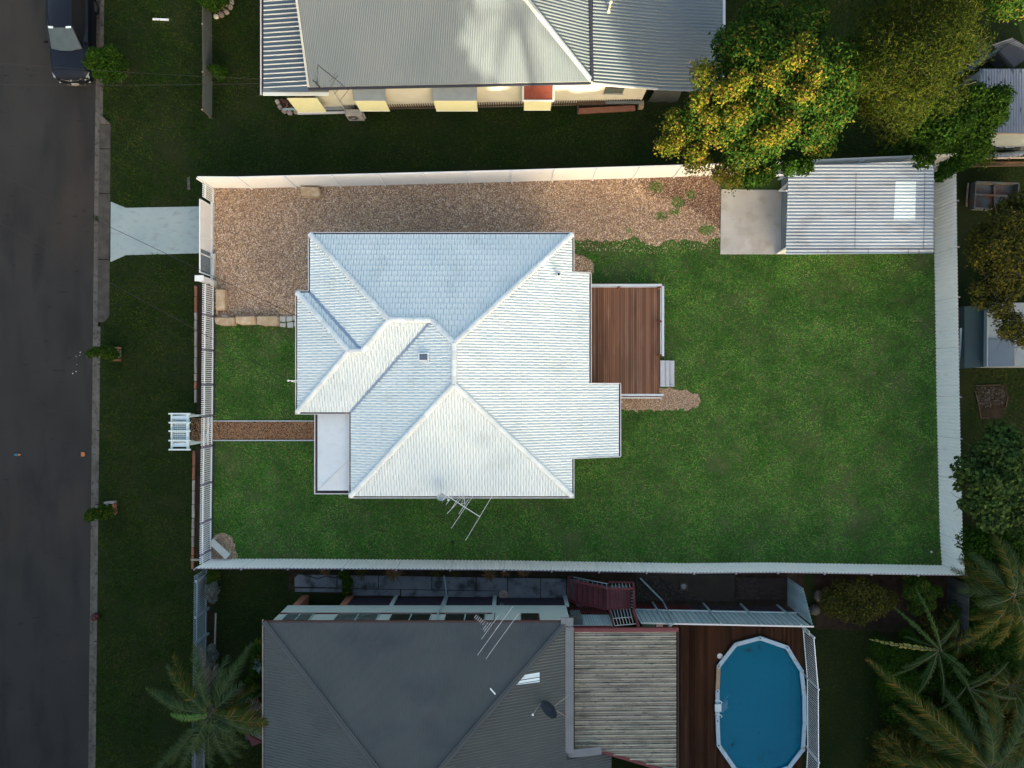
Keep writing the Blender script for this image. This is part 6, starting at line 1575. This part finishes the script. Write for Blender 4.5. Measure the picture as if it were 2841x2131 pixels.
# rusty tray
tr = thing('trailer_tray', 'rusty blue grey metal tray lying in the back neighbour yard', 'trailer', at(2760,545,0))
def tp_(x, y, z=.55): return at(x, y, z)
c4 = [tp_(2702,507), tp_(2820,511), tp_(2817,585), tp_(2698,579)]
MB().hexa([(v.x,v.y,.3) for v in (c4[3],c4[2],c4[1],c4[0])]+[(v.x,v.y,.36) for v in (c4[3],c4[2],c4[1],c4[0])]).build('floor', m_rust, tr)
for i in range(4): MB().bar(c4[i], c4[(i+1)%4], .06, .35).build('side', m_rust, tr)
MB().bar(tp_(2700,540,.45), tp_(2818,545,.45), .09, .08).build('cross_member', m_rust, tr)
MB().bar(tp_(2758,509,.44), tp_(2760,582,.44), .10, .06).build('cross_member', m_rust, tr)
tag(MB().bar(at(2686,508,.05), at(2681,573,.05), .06, .06).build('pale_stick', m_edge), 'pale broken stick lying left of the rusty tray', 'stick')
# sheds under the olive tree
s3_ = thing('teal_shed', 'low teal and blue grey flat roofed shed under the khaki tree', 'shed', at(2750,930,0))
m_teal = mat('dark_teal_sheet', (.010,.040,.050), (.018,.035,.042), 1, .6); m_ltblue = mat('light_blue_flat_roof', (.085,.125,.175), (.07,.105,.15), 1.2, .6, dirt=((.06,.05,.03), 2, .6, .8, .5, (1,1,1)))
MB().prism([tuple(at(*p,1.6).xy) for p in ((2676,850),(2740,850),(2738,1018),(2676,1022))], .05, 1.6).build('low_roof', m_teal, s3_)
MB().prism([tuple(at(*p,1.9).xy) for p in ((2742,840),(2990,840),(2990,1018),(2740,1018))], .05, 1.9).build('flat_roof', m_hood, s3_)
MB().prism([tuple(at(*p,1.96).xy) for p in ((2743,942),(2813,942),(2813,1016),(2742,1016))], 1.9, 1.96).build('roof_panel', m_ltblue, s3_)
MB().prism([tuple(at(*p,1.94).xy) for p in ((2814,944),(2990,944),(2990,1016),(2814,1016))], 1.9, 1.94).build('roof_panel', m_hood, s3_)
MB().bar(at(2740,845,1.93), at(2739,1018,1.93), .04, .05).build('edge_flashing', m_pipe, s3_)
ps = thing('sheet_stack', 'stack of long grey ribbed sheets leaning on the far side of the white fence', 'sheets', at(2680,970,0))
for k in range(5):
    MB().bar(at(2666+k*6.5,910+k*6,1.5-.12*k), at(2662+k*6.4,1020,1.2-.12*k), .10, .02).build('sheet', m_flash if k%2 else m_screen, ps)
gb2 = struct(MB().sheet([at(2708,1072), at(2792,1066), at(2800,1110), at(2780,1160), at(2712,1158)], .012).build('garden_patch', m_soil))
tag(pebbles('patch_debris', [at(2710,1075), at(2785,1072), at(2790,1120), at(2740,1130), at(2714,1120)], 160, mat('patch_debris_colours', (1,1,1), (.8,.8,.8), 2, .9, isl_cols=[(.06,.05,.045),(.09,.08,.07),(.04,.03,.025)]), .014, 63, (.03,.07)), 'grey brown dead stems on the square garden patch behind the fence', 'debris', kind='stuff')
for i, (a, b) in enumerate([((2706,1070),(2775,1068)),((2706,1085),(2722,1160)),((2722,1160),(2745,1160)),((2796,1100),(2790,1130))]):
    tag(MB().bar(at(*a,.03), at(*b,.03), .04, .05).build('garden_stake', m_brown), ['upper long edging stake of the square garden patch','left slanting edging stake of the square garden patch','short lower edging stake of the square garden patch','short right edging stake of the square garden patch'][i], 'stake')
# dark paling fence continuing below the lot corner
df = thing('paling_fence', 'dark weathered paling fence continuing below the lower right lot corner', 'fence', at(2625,1680,0))
m_pal = mat('dark_weathered_paling', (.045,.055,.058), (.03,.038,.04), 2, .85, obj=.3)
for k in range(26):
    p = at(2628-k*.2,1600+k*6.1); MB().box(p.x-.01,p.x+.01,p.y-.048,p.y+.048,.05,1.7).build('paling', m_pal, df)
for z in (.4,1.4): MB().bar((at(2628,1600).x+.05,at(0,1600).y,z),(at(2623,1755).x+.05,at(0,1755).y,z),.04,.08).build('fence_rail', m_pal, df)
tag(MB().tube([at(2688,1620,.4), at(2735,1645,.3), at(2762,1662,.3)], [.10,.09,.06], 7).build('fallen_log', m_bark), 'pale fallen log behind the lower right fence corner', 'log')
tag(MB().tube([at(2690,1650,.3), at(2718,1665,.3)], [.06,.04], 6).build('fallen_branch', m_bark), 'short fallen branch below the pale log', 'branch')

# ------------------------------------------------------------ trees, palms and shrubs
def pf_(px, py, z, r): p = at(px, py, z); return (p.x, p.y, z, r)
def dome(cx, cy, rx, ry, n, z0, z1, r0, r1, seed, lo=0.0, cut=None):
    r_ = random.Random(seed); out = []
    for i in range(n):
        t = (i+.5)/n; rho = math.sqrt(lo+(1-lo)*t); a = i*2.39996+r_.uniform(-.3,.3)
        z = z0+(z1-z0)*math.sqrt(max(0,1-rho*rho))+r_.uniform(-.25,.25)
        if cut and cut(cx+rx*rho*math.cos(a), cy+ry*rho*math.sin(a)): continue
        out.append(pf_(cx+rx*rho*math.cos(a), cy+ry*rho*math.sin(a), z, r_.uniform(r0,r1)))
    return out
big = dome(2145,220,255,205,46,4.0,7.3,.60,.98,4, cut=lambda x, y: x+1.0*y < 2140)
t = tree('large_tree', 'large round glossy tree with leaves coloured gold for new growth and sun at the upper right beside the metal roof', at(2080,260,0), big, 52000, .075, m_leafdk, m_bark, 71, .25, up=.5)
gold = [(1947,212),(1937,277),(1865,342),(1888,375),(1862,407),(1925,430),(2051,228),(2018,260),(2035,325),(1990,380),(2083,425),(2199,165),(2251,208),(2234,260),(2186,350),(2143,372),(2251,403),(2134,217),(2030,500),(1998,478),(2045,465),(2100,475),(1940,455),(2225,130),(1965,330)]
gp = []
r_ = random.Random(9)
for x, y in gold:
    rho = min(1, math.hypot((x-2128)/258, (y-215)/205)); z = 4.2+3.4*math.sqrt(max(0,1-rho**2))+.75
    if y > 440: z = 4.3
    gp.append(pf_(x, y, z-.12, r_.uniform(.48,.68)))
    gp.append(pf_(x+r_.uniform(-26,26), y+r_.uniform(-22,22), z-.35, r_.uniform(.30,.5)))
leaves('golden_foliage', gp, 15500, .060, m_leafgold, 72, t, up=.4, shell=.2)
gr2 = [pf_(x,y,4.3,.42) for x, y in ((2135,468),(2190,462),(2230,460),(2078,498),(2110,490))]
leaves('overhanging_foliage', gr2, 3200, .07, m_leafgr, 73, t, up=.5)
tree('feathery_tree', 'tall feathery olive green tree behind the large round tree', at(2480,230,0),
     dome(2530,150,165,170,24,4.5,7.6,.85,1.3,14)+[pf_(2470,350,4.6,.9),pf_(2420,300,4.8,.9),pf_(2500,260,5.5,1.0),pf_(2650,30,6,.9),pf_(2680,110,5.5,.7)], 52000, .085, m_leafcas, m_bark, 74, .2, twigs=4, aspect=.16, up=.3)
tree('green_tree', 'bright mid green tree between the feathery tree and the back shed', at(2600,380,0),
     dome(2640,340,105,85,14,3.0,4.4,.55,.9,16)+[pf_(2740,300,4.3,.75),pf_(2770,270,4.2,.55),pf_(2765,325,4.0,.45),pf_(2700,270,4.6,.6),pf_(2560,440,3,.5)], 22000, .075, m_leafgr, m_bark, 75, .13, twigs=2, up=.4)
tree('khaki_tree', 'khaki leaved tree with bare grey limbs over the teal shed at the right edge', at(2760,740,0),
     dome(2800,700,90,110,16,3.4,4.8,.5,.8,18)+[pf_(2725,650,4.1,.45),pf_(2740,690,3.9,.45),pf_(2712,800,3.7,.4),pf_(2722,835,3.5,.42),pf_(2745,795,3.9,.42),pf_(2770,850,3.9,.55),pf_(2800,900,3.8,.6),pf_(2830,930,3.8,.5),pf_(2790,920,3.4,.35),pf_(2730,745,3.6,.35),pf_(2830,560,4,.5)], 26000, .07, m_leafolive, m_bark, 76, .13, twigs=5, up=.4)
tree('sage_tree', 'pale sage green broad leaved tree leaning over the right hand white fence', at(2760,1380,0),
     dome(2790,1330,115,140,20,2.8,4.2,.45,.75,20)+[pf_(2665,1325,3.3,.25),pf_(2660,1350,3.1,.2),pf_(2690,1290,3.5,.35),pf_(2700,1400,3.2,.45),pf_(2672,1400,3.1,.25)], 12000, .105, m_leafsage, m_bark, 77, .12, twigs=4, up=.6, aspect=.62)
tree('dark_bush', 'dense dark green bush below the sage tree at the right edge', at(2780,1520,0), dome(2790,1520,100,60,14,1.8,3.0,.5,.8,22), 15000, .075, m_leafgr, m_bark, 78, .1, up=.4, cat='bush')
tree('verge_shrub', 'leafy green shrub on the verge beside the nose of the parked car', at(348,196,0),
     [pf_(330,185,.8,.45),pf_(300,180,1.3,.55),pf_(275,165,1.7,.5),pf_(262,155,1.9,.35),pf_(285,200,1.5,.45),pf_(305,150,1.5,.42),pf_(325,205,1.0,.4),pf_(250,175,1.8,.3),pf_(320,160,1.1,.4)], 6500, .06, m_leafgr, m_bark, 79, .04, up=.5, cat='shrub')
tag(MB().prism([at(348,175), at(362,190), at(358,215), at(340,212), at(335,190)], 0, .03).build('mulch_ring', m_soil), 'dark mulch ring at the foot of the leafy verge shrub', 'mulch')
m_dead = mat('dead_twig', (.16,.12,.085), None, rough=.9)
dt = MB(); r_ = random.Random(31)
for k in range(14):
    a = at(336+r_.uniform(-3,3), 222+r_.uniform(-4,4), .2); dt.tube([a, a+Vector((r_.uniform(-.35,.3), r_.uniform(-.5,.25), r_.uniform(.1,.5)))], [.012,.004], 4)
tag(dt.build('dead_twigs', m_dead), 'pale bare twigs at the lower side of the leafy verge shrub', 'twigs')
for (bx_, by_, lab, sd_, ty) in ((322,982,'narrow dark green shrub growing from the square brick planter halfway down the verge',81,977), (309,1412,'narrow dark green shrub growing from the pale planter near the lower fence corner',82,1428)):
    ps_ = []
    for k in range(8):
        z = .25+k*.25; p = at(bx_, by_, 0); ps_.append((p.x+rnd.uniform(-.08,.08), p.y+rnd.uniform(-.1,.1), z, .34-.02*k))
    tree('planter_shrub', lab, at(bx_,by_,0), ps_, 3600, .055, m_leafdk, m_bark, sd_, .03, up=.45, cat='shrub', branches=False)
tree('small_shrub', 'small green shrub beside the mesh fence in the upper front yard', at(612,202,0), [pf_(600,195,.7,.28),pf_(610,205,.45,.28),pf_(618,196,.4,.22),pf_(585,190,.8,.16),pf_(612,215,.3,.18)], 1700, .05, m_leafgr, m_bark, 83, .02, up=.5, cat='shrub', branches=False)
tree('round_shrub', 'round leafy shrub at the top edge in the stone edged bed', at(598,10,0), [pf_(595,0,.9,.5),pf_(575,5,1.1,.35),pf_(615,-8,.8,.4),pf_(590,18,.7,.25)], 4200, .055, m_leafgr, m_bark, 84, .03, up=.5, cat='shrub', branches=False)
tree('silver_shrub', 'silver grey shrub by the blue grey picket fence', at(597,1650,0), [pf_(592,1622,.7,.2),pf_(585,1635,.9,.25),pf_(596,1640,.7,.24),pf_(580,1650,.8,.22),pf_(590,1660,.7,.22)], 2600, .04, m_leafgrey, m_bark, 85, .02, up=.5, cat='shrub', branches=False)
tree('dark_shrub', 'dark leafy shrub above the silver grey shrub along the picket fence', at(595,1600,0), [pf_(592,1596,.5,.3),pf_(588,1612,.6,.25)], 1500, .05, m_leafdk, m_bark, 86, .02, up=.4, cat='shrub', branches=False)
tree('grey_shrub', 'sparse grey green shrub against the picket fence just above the big palm', at(594,1815,0), [pf_(588,1800,.7,.22),pf_(592,1820,.6,.25),pf_(584,1840,.7,.2)], 1300, .045, m_leafgrey, m_bark, 87, .02, up=.5, cat='shrub', branches=False)
tree('wall_shrub', 'dark climbing shrub along the left side of the charcoal roofed house', at(722,1850,0), [pf_(722,1790,1,.35),pf_(718,1825,1,.35),pf_(712,1860,.9,.35),pf_(700,1890,.8,.35),pf_(690,1925,.6,.3)], 4200, .055, m_leafdk, m_bark, 88, .02, up=.4, cat='shrub', branches=False)
m_agave = mat('blue_green_succulent', (.05,.085,.075), (.07,.11,.10), 3, .6)
def star(name, label, c, n, ln, w, mm, seed, cat='plant', group=None, el=(.2,.9)):
    rng = random.Random(seed); m = MB(); c = Vector(c)
    for k in range(n):
        a = 2*math.pi*k/n+rng.uniform(-.2,.2); e = rng.uniform(*el); l = ln*rng.uniform(.7,1.1)
        d = Vector((math.cos(a)*math.cos(e), math.sin(a)*math.cos(e), math.sin(e))); s_ = Vector((-math.sin(a), math.cos(a), 0))*w
        tip = c+d*l-Vector((0,0,l*.25)); md = c+d*l*.5
        m.add([c-s_*.5, md-s_, tip, md+s_, c+s_*.5], [(0,1,2,3,4)])
    return tag(m.build(name, mm), label, cat, group)
star('agave', 'blue green agave beside the left gutter of the charcoal roof', at(719,1848,1.3), 16, .45, .06, m_agave, 1)
star('spiky_rosette', 'small spiky green rosette between the banana leaves and the dark paling fence', at(2601,1737,.5), 34, .55, .016, m_leafgr, 2)
for i, (x, y, nn_, ln, mm, lab) in enumerate([
    (1092,1590,46,.62,m_orange,'biggest orange strap leaved clump on the stained path, second from the left'),
    (1358,1592,44,.55,m_orange,'orange strap leaved clump at the crack in the stained path'),
    (1006,1583,36,.5,m_leafolive,'olive strap leaved clump left of the biggest orange clump'),
    (905,1582,30,.42,m_orange,'small orange clump at the left end of the stained path'),
    (1213,1582,36,.5,m_leafolive,'olive strap leaved clump left of the pale pipe above the path'),
    (1262,1582,36,.5,m_leafolive,'olive strap leaved clump right of the pale pipe above the path'),
    (1403,1585,28,.4,m_orange,'small orange clump just right of the cracked slab'),
    (1454,1585,30,.42,m_orange,'rusty small clump nearest to the maroon staircase')]):
    star('strap_plant', lab, at(x,y,.45), nn_, ln, .022, mm, 20+i, group='strap leaved plants along the lower fence')
tree('path_shrub', 'dark green shrub growing over the stained path near its left end', at(958,1600,0), [pf_(955,1592,.5,.3),pf_(965,1618,.4,.28),pf_(962,1640,.3,.22)], 2400, .05, m_leafdk, m_bark, 89, .02, up=.5, cat='shrub', branches=False)
tree('olive_bush', 'wide olive green bush below the lower fence right of the pool', at(2370,1665,0), dome(2375,1665,85,48,14,.5,1.3,.35,.6,30), 12000, .055, m_leafolive, m_bark, 90, .04, up=.5, cat='bush', branches=False)
tree('dark_bush', 'dark blue green bush left of the dark paling fence', at(2565,1650,0), dome(2560,1650,45,48,8,.6,1.4,.3,.5,31), 6000, .06, m_leafdk, m_bark, 91, .04, up=.5, cat='bush', branches=False)
tree('fern_bush', 'low dark undergrowth left of the banana leaves', at(2480,1840,0), dome(2500,1850,90,95,16,.5,1.4,.35,.6,32), 12000, .06, m_leafgr, m_bark, 92, .04, up=.4, cat='bush', branches=False, aspect=.3)
for i, (x, y, r0) in enumerate([(2272,1652,.32),(2258,1690,.28),(2292,1638,.2)]):
    m = MB().lathe(at(x,y,0), [(r0*.9,0),(r0,.12),(r0*.8,.28),(r0*.35,.36)], 9)
    tag(m.build('grey_boulder', m_kerb, smooth=True), ['largest grey boulder right of the screen corner','grey boulder nearest the end of the white capped screen','smallest grey boulder against the olive bush'][i], 'boulder')
tree('corner_hedge', 'dark foliage filling the gap behind the upper right fence corner', at(2760,20,0), dome(2790,-10,80,40,8,1.8,2.6,.5,.8,33), 6000, .07, m_leafdk, m_bark, 93, .05, up=.4, cat='bush', branches=False)
tree('fence_creeper', 'small green tree leaning over the shed at the upper right lot corner', at(2640,455,0), [pf_(2625,470,2.3,.4),pf_(2650,455,2.5,.35),pf_(2608,490,2.1,.28),pf_(2670,450,2.6,.35)], 3000, .06, m_leafgr, m_bark, 94, .03, up=.5, cat='tree', branches=False)

def frond(par, p0, p1, arch, wd, mm, seed, dens=.040, name='frond', droop=.25):
    rng = random.Random(seed); p0 = Vector(p0); p1 = Vector(p1); L_ = (p1-p0).length
    def P(t): return p0.lerp(p1,t)+Vector((0,0,arch*4*t*(1-t)))
    n = int(L_/dens); m = MB(); pts = [P(i/12) for i in range(13)]
    for i in range(n):
        t = .06+.94*i/n; c = P(t); d = (P(min(1,t+.02))-P(t-.02)).normalized(); s = d.cross(Vector((0,0,1))).normalized()
        w = wd*math.sin(math.pi*min(1,(.10+t*.86)))**.6*rng.uniform(.70,1.15)
        for sg_ in (-1,1):
            dr = (d*(.65+.5*t)+s*sg_).normalized()
            tip = c+dr*w+Vector((0,0,-droop*w*rng.uniform(.6,1.5)))+Vector((rng.uniform(-.03,.03),rng.uniform(-.03,.03),0))
            q = d*.021
            if rng.random() < .06: continue
            md = c.lerp(tip,.5)+Vector((0,0,.05*w))
            m.add([c-q, md-q*.9, tip, md+q*.9, c+q], [(0,1,2,3,4)])
    f = m.build(name, mm, par)
    MB().tube(pts, [.024-.0017*i for i in range(13)], 5, cap=False).build('stalk', m_rachis, f)
    return f
pm = thing('palm_tree', 'shaggy dark palm tree over the picket fence at the lower left', 'palm', at(590,1930,0))
cz = 3.9; pc0 = at(584,1980,cz)
MB().tube([at(590,1930,0), (pc0.x,pc0.y,cz*.5), (pc0.x,pc0.y,cz-.1)], [.26,.21,.2], 10).build('trunk', m_bark, pm)
fr = [((538,1784),2.9,m_palmleaf),((556,1800),2.4,m_palmdead),((462,1848),2.9,m_palmleaf),((480,1820),2.3,m_palmgold),((403,1910),2.6,m_palmleaf),((440,1935),3.2,m_palmleaf),((472,1982),3.6,m_palmbrt),((460,2125),2.9,m_palmleaf),((500,2140),3.3,m_palmleaf),((587,2140),2.8,m_palmleaf),((640,2120),3.2,m_palmleaf),((690,2075),3.4,m_palmleaf),((798,2003),4.6,m_palmgold),((775,2038),4.5,m_palmleaf),((720,1905),2.6,m_palmgold),((651,2034),4.3,m_palmleaf),((610,2030),4.2,m_palmleaf),((600,1860),2.4,m_palmdead),((576,1845),1.8,m_palmdead),((640,1890),2.2,m_palmdead),((735,1975),4.3,m_palmgold),((520,1900),3.3,m_palmleaf),((420,2150),2.5,m_palmleaf)]
for i, (tp2, z, mm) in enumerate(fr):
    frond(pm, pc0+Vector((rnd.uniform(-.06,.06),rnd.uniform(-.06,.06),0)), at(*tp2, z), .35 if mm is not m_palmdead else .15, .48 if mm is not m_palmbrt else .30, mm, 100+i)
leaves('crown_heart', [pf_(590,1935,3.2,.4),pf_(580,1925,2.8,.35),pf_(610,1925,2.8,.35)], 1500, .09, m_palmgold, 120, pm, aspect=.14, up=.5)
r_ = random.Random(55)
for k in range(24):
    a = k*2.4+r_.uniform(-.2,.2); rr = r_.uniform(1.5,2.9); zz = r_.uniform(1.7,3.6)
    mm = m_palmdead if k % 6 == 0 else (m_palmgold if k % 4 == 1 else m_palmleaf)
    frond(pm, pc0-Vector((0,0,.25)), pc0+Vector((math.cos(a)*rr, math.sin(a)*rr, zz-pc0.z)), .45, .46, mm, 600+k)
pg = thing('palm_tree', 'palm painted sun gold whose long frond reaches over the lawn strip at the lower right', 'palm', at(2700,2080,0))
cz = 4.6; pc1 = at(2745,2135,cz)
MB().tube([at(2660,2050,0), (pc1.x,pc1.y,cz*.5), pc1], [.24,.2,.18], 10).build('trunk', m_bark, pg)
for i, (tp2, z, mm, ar) in enumerate([((2404,1828),3.0,m_palmgold,.9),((2480,1960),3.2,m_palmgold,.7),((2440,2100),2.8,m_palmgold,.5),((2560,2120),3.6,m_palmgold,.6),((2841,1960),4.6,m_palmleaf,.5),((2880,2080),4.4,m_palmleaf,.5),((2720,1960),4.6,m_palmleaf,.5),((2640,2200),3.8,m_palmleaf,.5),((2500,2170),3.0,m_palmgold,.5),((2800,2230),4,m_palmleaf,.5)]):
    frond(pg, pc1, at(*tp2,z), ar, .55, mm, 130+i)
for k in range(16):
    a = k*2.4; rr = r_.uniform(1.8,3.2)
    frond(pg, pc1-Vector((0,0,.3)), pc1+Vector((math.cos(a)*rr, math.sin(a)*rr, r_.uniform(-2.4,-.4))), .5, .5, m_palmgold if k%3 else m_palmleaf, 640+k)
ph = thing('palm_tree', 'feathery palm at the right edge below the dark bush', 'palm', at(2790,1660,0))
pc2 = at(2810,1650,4.4)
MB().tube([at(2760,1640,0), (pc2.x,pc2.y,2.2), pc2], [.22,.18,.16], 10).build('trunk', m_bark, ph)
for i, (tp2, z, mm) in enumerate([((2745,1462),3.6,m_palmgold),((2735,1600),3.4,m_palmgold),((2728,1640),3.2,m_palmgold),((2690,1720),3.0,m_palmgold),((2660,1790),2.9,m_palmgold),((2750,1800),3.3,m_palmgold),((2830,1830),3.8,m_palmgold),((2870,1560),4,m_palmleaf),((2850,1480),3.8,m_palmgold),((2790,1500),3.7,m_palmleaf),((2700,1670),3.3,m_palmgold)]):
    frond(ph, pc2, at(*tp2,z), .5, .5, mm, 150+i)
for k in range(18):
    a = k*2.4; rr = r_.uniform(1.1,1.9)
    frond(ph, pc2-Vector((0,0,.3)), pc2+Vector((math.cos(a)*rr, math.sin(a)*rr, r_.uniform(-2.2,-.3))), .45, .5, m_palmgold if k%2 else m_palmleaf, 680+k)
for i, (cx, cy, lab, sd_) in enumerate([(2800,1900,'dense golden green clumping palm behind the banana leaves at the right edge',160), (2650,1770,'low golden clumping palm beside the dark paling fence',170), (2520,2110,'bushy golden palm clump at the bottom edge right of the lawn strip',190)]):
    pk = thing('clumping_palm', lab, 'palm', at(cx,cy,0), 'clumping palms at the lower right')
    c_ = at(cx,cy,1.9 if i != 1 else 1.2); r_ = random.Random(sd_)
    for k in range(17):
        a = k*2.4; rr = r_.uniform(1.0,1.9) if i != 1 else r_.uniform(.7,1.2)
        frond(pk, c_, c_+Vector((math.cos(a)*rr, math.sin(a)*rr, r_.uniform(-.3,.7))), .25, .36, m_palmgold, sd_+k, dens=.06)
    MB().tube([at(cx,cy,0), c_], [.12,.08], 7).build('stem', m_bark, pk)
    leaves('lower_foliage', [(c_.x+math.cos(a)*.8, c_.y+math.sin(a)*.8, c_.z*.45, .6) for a in (0,1.3,2.6,3.9,5.2)], 2600, .10, m_palmgold, sd_, pk, aspect=.16, up=.4)
def paddle(par, p0, p1, w, seed, mm=None, arch=.25, tilt=0.0):
    rng = random.Random(seed); p0 = Vector(p0); p1 = Vector(p1); m = MB(); n = 16; d = (p1-p0).normalized()
    s = d.cross(Vector((0,0,1))).normalized(); s = (s+Vector((0,0,tilt))).normalized()
    def P(t): return p0.lerp(p1,t)+Vector((0,0,arch*4*t*(1-t)*(p1-p0).length*.4))
    for sg_ in (-1,1):
        for i in range(n):
            t0 = i/n; t1 = (i+rng.uniform(.6,.9))/n
            def W(t): return w*math.sin(math.pi*min(1,.06+.90*t))**.7*(1-.25*t)
            a, b = P(t0), P(t1); wa, wb = W(t0)*rng.uniform(.5,1.08), W(t1)*rng.uniform(.45,1.08)
            q = [a, b, b+s*sg_*wb+d*.06-Vector((0,0,wb*.35)), a+s*sg_*wa+d*.04-Vector((0,0,wa*.35))]
            m.add(q, [(0,1,2,3) if sg_ < 0 else (3,2,1,0)])
    o = m.build('leaf', mm or m_banana, par)
    MB().tube([P(i/8) for i in range(9)], [.028-.0025*i for i in range(9)], 5, cap=False).build('midrib', m_rachis, o)
m_banyel = mat('yellowing_paddle_leaf', (.20,.17,.02), (.10,.13,.02), 3, .5)
for nm_, lab, c, hz, L__ in (('banana_plant','upper banana plant with long ragged leaves right of the lawn strip',(2612,1806),2.4,
    [((2539,1628),.16,0),((2479,1683),.16,0),((2412,1773),.15,1),((2502,1854),.22,0),((2469,1877),.14,0),((2522,1908),.15,0),((2542,1930),.26,0),((2615,1950),.16,0),((2642,1746),.16,0),((2692,1874),.26,0),((2560,1760),.13,0),((2510,1765),.12,0),((2660,1720),.15,0)]),
   ('banana_plant','lower banana plant with ragged leaves in front of the golden palm',(2690,1912),2.6,
    [((2645,1848),.22,0),((2798,1836),.15,0),((2725,2014),.18,0),((2788,1990),.17,0),((2833,1940),.15,0),((2592,1976),.15,0),((2710,1938),.2,0),((2750,1860),.15,0)])):
    bp_ = thing(nm_, lab, 'plant', at(c[0],c[1],0), 'banana plants at the lower right')
    hc = at(*c, hz); MB().tube([at(*c,0), hc], [.13,.06], 8).build('stem', m_rachis, bp_)
    for i, (tp2, w, y_) in enumerate(L__):
        paddle(bp_, hc-Vector((0,0,.05*i)), at(*tp2, hz-.2-.35*(i%3)), w, 200+i, m_banyel if y_ else None)
for i, (cx, cy, rx, ry, n_, z1, cnt, mm, lab) in enumerate([
    (2600,1950,150,150,20,1.3,15000,m_leafgr,'dense dark undergrowth beneath the banana plants at the lower right'),
    (2760,1990,110,150,18,1.7,15000,m_leafolive,'olive undergrowth behind the lower banana plant at the right edge'),
    (2720,1730,90,110,14,1.6,12000,m_leafgr,'green thicket between the dark paling fence and the right edge'),
    (2500,2090,90,90,12,1.0,8000,m_leafolive,'low olive scrub at the bottom beside the lawn strip'),
    (2720,1580,60,50,8,1.4,5000,m_leafdk,'dark scrub behind the lower right corner of the white fence'),
    (2560,440,150,28,9,1.0,6000,m_leafdk,'dark low scrub under the trees behind the corrugated shed')]):
    pz_ = [(at(cx+rx*math.sqrt((k+.5)/n_)*math.cos(k*2.4),cy+ry*math.sqrt((k+.5)/n_)*math.sin(k*2.4)).x, at(cx+rx*math.sqrt((k+.5)/n_)*math.cos(k*2.4),cy+ry*math.sqrt((k+.5)/n_)*math.sin(k*2.4)).y, .35+(z1-.5)*random.Random(i*50+k).random(), .62) for k in range(n_)]
    tree('undergrowth', lab, at(cx,cy,0), pz_, cnt, .075, mm, m_bark, 400+i, .04, up=.4, cat='bush', branches=False, aspect=.32)
# unseen trees added below the frame, heights shaped so their shade covers the lot
m_leaffar = mat('added_shade_leaves', (.9,.95,.9), (1.2,1.1,.9), .5, .7, isl_cols=[(.03,.06,.012),(.022,.045,.01),(.045,.075,.018)])
def added_shade_tree(name, label, base, h, w, seed, n=7000):
    rng = random.Random(seed); pf2 = []
    for k in range(20):
        a = rng.uniform(0,6.28); f = (k+.5)/20; z = h*(.12+.80*f); rr = w*.62*math.sqrt(rng.random())*(1.1-.5*f)
        pf2.append((base[0]+rr*math.cos(a), base[1]+rr*math.sin(a)*.7, z, w*(.50-.15*f)))
    return tree(name, label, base, pf2, n, .42, m_leaffar, m_bark, seed, .35, group='added shade trees beyond the lower neighbours', branches=False, shell=.3, up=.1, aspect=.8)
proto = added_shade_tree('added_shade_tree', 'added unseen shade tree beyond the lower edge of the photo', (-42,-34,0), 16, 5.0, 301)
ORD = 'first second third fourth fifth sixth seventh eighth ninth tenth eleventh twelfth thirteenth fourteenth fifteenth sixteenth seventeenth eighteenth nineteenth twentieth twenty-first'.split()
spots = [(x, -34+1.0*math.sin(i*2.1), i*1.3, 1.10+.05*math.sin(i*1.7)) for i, x in enumerate([-37.5,-33,-28.5,-24,-19.5,-15,-10.5,-6,-2,2,6,9.7])]
spots += [(x, -34.5, x, s_) for x, s_ in ((13.6,.80),(15.8,.78),(18.0,.80),(20.8,.90),(23.4,.88),(25.9,.94),(28.6,.95),(31.5,.95),(35.0,.95))]
for i, (x, y, a, s_) in enumerate(spots):
    c = copy_tree(proto, (x, y, 0), a, s_)
    c['label'] = 'added unseen shade tree beyond the lower edge, %s from the street' % ORD[i]
proto['label'] = 'added unseen shade tree beyond the lower edge, across the street'
tpm = thing('palm_tree', 'very tall slender palm standing beyond the lower edge of the photo', 'palm', (13.0,-30.0,0))
pt_ = Vector((13.2,-30,14.0)); MB().tube([(13.0,-30,0),(13.1,-30,7),pt_], [.22,.17,.14], 8).build('trunk', m_bark, tpm)
for k in range(15):
    a = k*2.4; e = pt_+Vector((math.cos(a)*2.6, math.sin(a)*2.6, [-.2,-1.2,.7][k%3]))
    frond(tpm, pt_, e, .6, .55, m_palmleaf, 720+k, dens=.07)
print('objects', len(bpy.data.objects))
